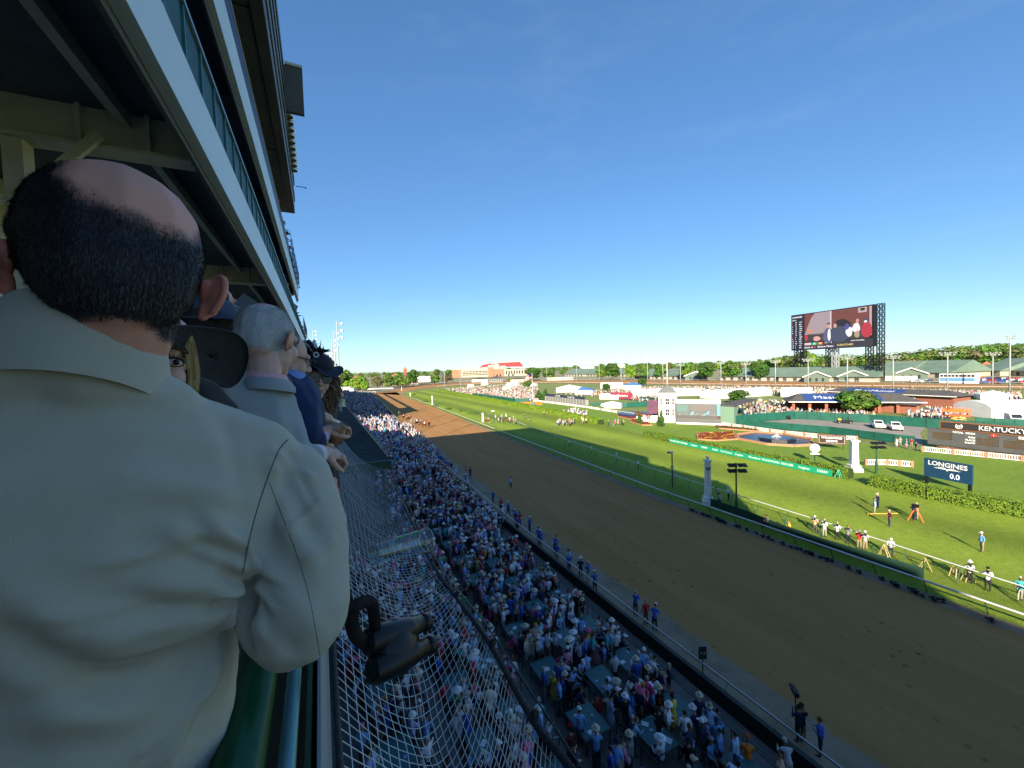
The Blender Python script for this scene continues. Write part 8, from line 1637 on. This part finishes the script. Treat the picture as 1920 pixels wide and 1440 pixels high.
b = newb(); cap(b, AT(575, 770, 2.5), AT(605, 772, 2.6), .10, .09); cap(b, AT(585, 780, 2.55), AT(585, 920, 2.5), .13, .15); cap(b, AT(590, 790, 2.45), AT(600, 800, 2.4), .06, .05); me = remesh(b, .013, 1, 6, [black], 'x', seg=False); wmesh(me, Matrix.Identity(4), 'black_dress', MATS['black_wool'], t5)
hm = basis(AT(598, 775, 2.45), AT(606, 752, 2.48) - AT(598, 775, 2.45), (-.3, -.9, .1)); hand(t5, hm, .9, sk3, 1, .6, .9)
bt_ = AT(602, 765, 2.42); tt = thing('phone', 'blue phone held upright by the woman in sunglasses', 'phone', tuple(bt_)); b = MB(); b.box((0, 0, 0), (.01, .07, .15)); b.build('case', mat('phone_blue', (.01, .05, .35), .3), tt, world=True, M=basis(bt_, AT(597, 760, 2.4) - bt_, AT(610, 745, 2.42) - bt_))
bt_ = AT(625, 738, 3.0); tt = thing('bottle', 'bright blue bottle held up beyond the woman in sunglasses', 'bottle', tuple(bt_)); b = MB(); b.lathe([(.001, 0), (.034, 0), (.036, .02), (.036, .13), (.02, .17), (.015, .22), (.001, .22)], 14); b.build('glass', mat('bottle_blue', (.005, .06, .55), .2), tt, M=Matrix.Translation(bt_ + Vector((0, 0, -.1))) @ Matrix.Rotation(-.12, 4, 'Y'), smooth=True)
t6 = thing('person', 'person mostly hidden whose hand grips the bright blue bottle', 'person', tuple(AT(600, 800, 3.1) + Vector((0, 0, -1.1)))); hm = basis(AT(612, 752, 3.02), AT(626, 742, 3.0) - AT(612, 752, 3.02), (-.2, -.9, .3)); hand(t6, hm, 1.0, sk3, 1, .7, .95); b = newb(); cap(b, AT(600, 770, 3.05), AT(612, 753, 3.02), .032, .026, n=12); cap(b, AT(590, 830, 3.1), AT(600, 770, 3.05), .05, .036, n=12); b.build('arm', sk3, t6, smooth=True); b = newb(); cap(b, AT(598, 790, 3.0), AT(608, 785, 2.95), .05, .045, n=12); b.build('blue_sleeve', mat('sleeve_blue', (.12, .25, .6), .7), t6, smooth=True)
# ---- woman with wide black hat, one eye showing over the shoulder
t7 = thing('person', 'blonde woman under a wide black hat glancing over the blazer shoulder', 'person', tuple(AT(330, 800, 1.2) + Vector((0, 0, -1.2))))
az7 = math.atan2(ray(320, 690).x, ray(320, 690).y); MH7 = frame(AT(278, 678, 1.14), az7 + R(180 - 4), R(4), R(-8)); wmesh(HEADME, MH7, 'head', sk3, t7)
for s in (-1, 1):
    b = MB(); b.ball((s * .033, .087, .006), .0125, 14, 8, squash=(1.15, .9, .52)); b.build('eye', mat('eye_white', (.6, .56, .54), .2), t7, M=MH7, smooth=True)
    b = MB(); b.ball((s * .033 - .004, .097, .007), .0058, 12, 6); b.build('iris', mat('iris_brown', (.02, .012, .01), .1), t7, M=MH7, smooth=True)
    b = MB(); b.tube([(s * .033 + .017 * math.cos(q), .097, .006 + .0095 * math.sin(q)) for q in np.linspace(.0, math.pi, 9)], .0022, 5); b.tube([(s * .033 + .016 * math.cos(q), .096, .004 - .006 * math.sin(q)) for q in np.linspace(.0, math.pi, 7)], .0010, 4)
    for k in range(9): q = .2 + k * .33; b.tube([(s * .033 + .017 * math.cos(q), .098, .008 + .009 * math.sin(q)), (s * .033 + .024 * math.cos(q), .106, .011 + .016 * math.sin(q))], [.0009, .0002], 3)
    b.build('eyelashes', black, t7, M=MH7); b = MB(); b.tube([(s * .012, .098, .028), (s * .03, .099, .035), (s * .052, .09, .03)], [.002, .003, .001], 5); b.build('eyebrow', mat('brow_brown', (.12, .07, .04), .8), t7, M=MH7, smooth=True)
b = MB(); b.c = []
for i in range(900):
    s = rgh.choice((-1, 1)); x0 = s * rgh.uniform(.064, .080); y0 = .085 - abs(x0) * .6 + rgh.uniform(-.05, .01); ph = rgh.uniform(0, 6); L_ = rgh.uniform(.24, .3); pts = [(s * (.044 + .030 * min(1, k / 3.5) ** .7) + (x0 - s * .072) * 1.1, .075 - .005 * k + .003 * math.sin(k + ph), .078 - L_ * k / 9) for k in range(10)]; n0 = len(b.f); b.tube(pts, .0013, 3, cap=False); b.c += [rgh.choice([(.42, .31, .13), (.26, .18, .08), (.52, .40, .2), (.34, .24, .1)])] * (len(b.f) - n0)
b.build('hair', hairm, t7, M=MH7, kind='stuff')
hc = AT(410, 672, 1.3); e_ = (Vector((0, 0, H)) - hc).normalized(); bx_ = Vector((0, 0, 1)).cross(e_).normalized(); by_ = e_.cross(bx_); b = MB(); NN = 40
felt = mat('black_felt', (.006, .006, .008), .9, (.010, .010, .014), 30, .3, bscale=300)
outl = [(347, 659), (324, 646), (296, 640), (290, 622), (325, 610), (365, 610), (400, 614), (432, 620), (455, 634), (466, 655), (464, 685), (452, 712), (430, 728), (400, 722), (376, 718), (361, 704), (360, 679)]
Q = cr([Vector((*q, 0)) for q in outl + outl[:1]], NN); C0 = Vector((392, 668, 0)); rings = []
for lvl, (k, dd) in enumerate(((1.0, .0), (.97, .012), (.8, .03), (.55, .055), (.3, .06), (.05, .06))): rings.append([AT(C0.x + (q.x - C0.x) * k, C0.y + (q.y - C0.y) * k, 1.17 + dd * .6 + .17 * (q.x - 392) * k / 75 + .07 * (q.y - 668) * k / 60) for i, q in enumerate(Q[:-1])])
for r_ in rings: b.v += [tuple(p) for p in r_]
for l in range(5):
    for i in range(NN): j = (i + 1) % NN; b.f.append((l * NN + i, l * NN + j, (l + 1) * NN + j, (l + 1) * NN + i)); b.m.append(0)
ob = b.build('hat_brim', felt, t7, smooth=True); so_ = ob.modifiers.new('s', 'SOLIDIFY'); so_.thickness = .003
b = newb(); ell(b, hc + Vector((-.03, .1, .01)), 1, (.085, .085, .075)); b.build('hat_crown', felt, t7, smooth=True)
b = newb(); cap(b, AT(300, 790, 1.15), AT(380, 800, 1.25), .09, .09); cap(b, AT(330, 800, 1.2), AT(330, 1000, 1.2), .13, .13); wmesh(remesh(b, .014, 1, 4, [black], 'x', seg=False), Matrix.Identity(4), 'dark_dress', MATS['black_wool'], t7)
# ---- heads farther back on the balcony
def simple(name_lab, px, py, d, haircol, face_az, top, capc=None):
    t = thing('person', name_lab, 'person', tuple(AT(px, py, d) + Vector((0, 0, -1.6)))); az = math.atan2(ray(px, py).x, ray(px, py).y) + face_az; M = frame(AT(px, py, d), az); wmesh(HEADME, M, 'head', sk1, t); ear(t, M, 1, sk1); ear(t, M, -1, sk1)
    b = MB(); b.ball((0, -.025, .03), 1, 16, 10, 0, (.083, .098, .085)); b.build('hair', mat('hair_' + str(int(px)), haircol, .7, tuple(x * 1.8 + .01 for x in haircol), 70, .4, bscale=200), t, M=M, smooth=True)
    b = newb(); cap(b, (-.17, -.03, -.22), (.17, -.03, -.22), .075); cap(b, (0, -.03, -.25), (0, 0, -.9), .15, .14); wmesh(remesh(b, .016, 1, 5, [top], 'x', seg=False), M, 'shirt', top, t)
    if capc: b = MB(); b.ball((0, -.01, .045), 1, 16, 8, 0, (.092, .108, .082)); b.lathe([(.09, .05), (.13, .035), (.128, .03), (.09, .04)], 20); b.build('cap', capc, t, M=M, smooth=True)
    return t
navc = mat('cap_slate', (.045, .06, .09), .8, (.06, .08, .12), 30); plaid = mat('plaid_shirt', (.20, .28, .42), .8, (.45, .50, .58), 26)
simple('person in a slate blue cap behind the black hat', 398, 622, 1.75, (.02, .015, .01), R(20), navc, navc); simple('brown haired person with head bowed beside the slate cap', 432, 625, 1.95, (.035, .02, .015), R(30), navc); simple('person in blue and white checked shirt standing farther back', 408, 570, 3.0, (.02, .015, .01), R(60), plaid)
tp_ = thing('person', 'person whose raised hand holds a dark phone above the grey haired man', 'person', tuple(AT(446, 640, 2.3) + Vector((0, 0, -1.4)))); hm = basis(AT(452, 606, 2.3), AT(454, 590, 2.3) - AT(452, 606, 2.3), (-.3, -.9, .2)); hand(tp_, hm, .8, sk1, 1, .6, .8); b = newb(); cap(b, AT(450, 640, 2.3), AT(452, 607, 2.3), .035, .024, n=10); b.build('forearm', sk1, tp_, smooth=True)
pm2 = AT(452, 582, 2.28); tq = thing('phone', 'dark phone held up in front of the soffit', 'phone', tuple(pm2)); b = MB(); b.box((0, 0, 0), (.075, .010, .15)); b.build('case', mat('phone_dark', (.03, .05, .06), .3), tq, M=frame(pm2, R(-20), 0, R(35)))
# ---------------------------------------------------------------- make people labels single each one out
from collections import defaultdict
_d = defaultdict(list)
for t, lab, p in PEOPLE: _d[lab].append((t, p))
for lab, L_ in _d.items():
    if len(L_) > 1:
        L_.sort(key=lambda q: q[1].length)
        for i, (t, p) in enumerate(L_):
            w = 'nearest' if i == 0 else 'farthest' if i == len(L_) - 1 else ORD[min(i, 11)] + ' nearest'
            t['label'] = w + ' ' + lab
_g = defaultdict(list)
for o in list(bpy.data.objects):
    if o.parent is None and o.get('category') in ('tree', 'chair', 'car') and o.get('group'): _g[o['label']].append(o)
for lab, L_ in _g.items():
    if len(L_) > 1:
        L_.sort(key=lambda o: proj(o.location)[0])
        for i, o in enumerate(L_): o['label'] = ('leftmost ' if i == 0 else 'rightmost ' if i == len(L_) - 1 else (ORD + ['thirteenth', 'fourteenth', 'fifteenth', 'sixteenth', 'seventeenth', 'eighteenth'])[min(i, 17)] + ' from left, ') + lab
print('PEOPLE', len(PEOPLE), 'OBJECTS', len(bpy.data.objects), 'TRIS', sum(len(m.polygons) * 2 for m in bpy.data.meshes))

print([o['label'] for o in bpy.data.objects if o.parent is None and o.get('label') and len(o['label'].split()) > 16])
for m in list(bpy.data.meshes):
    if m.users == 0: bpy.data.meshes.remove(m)
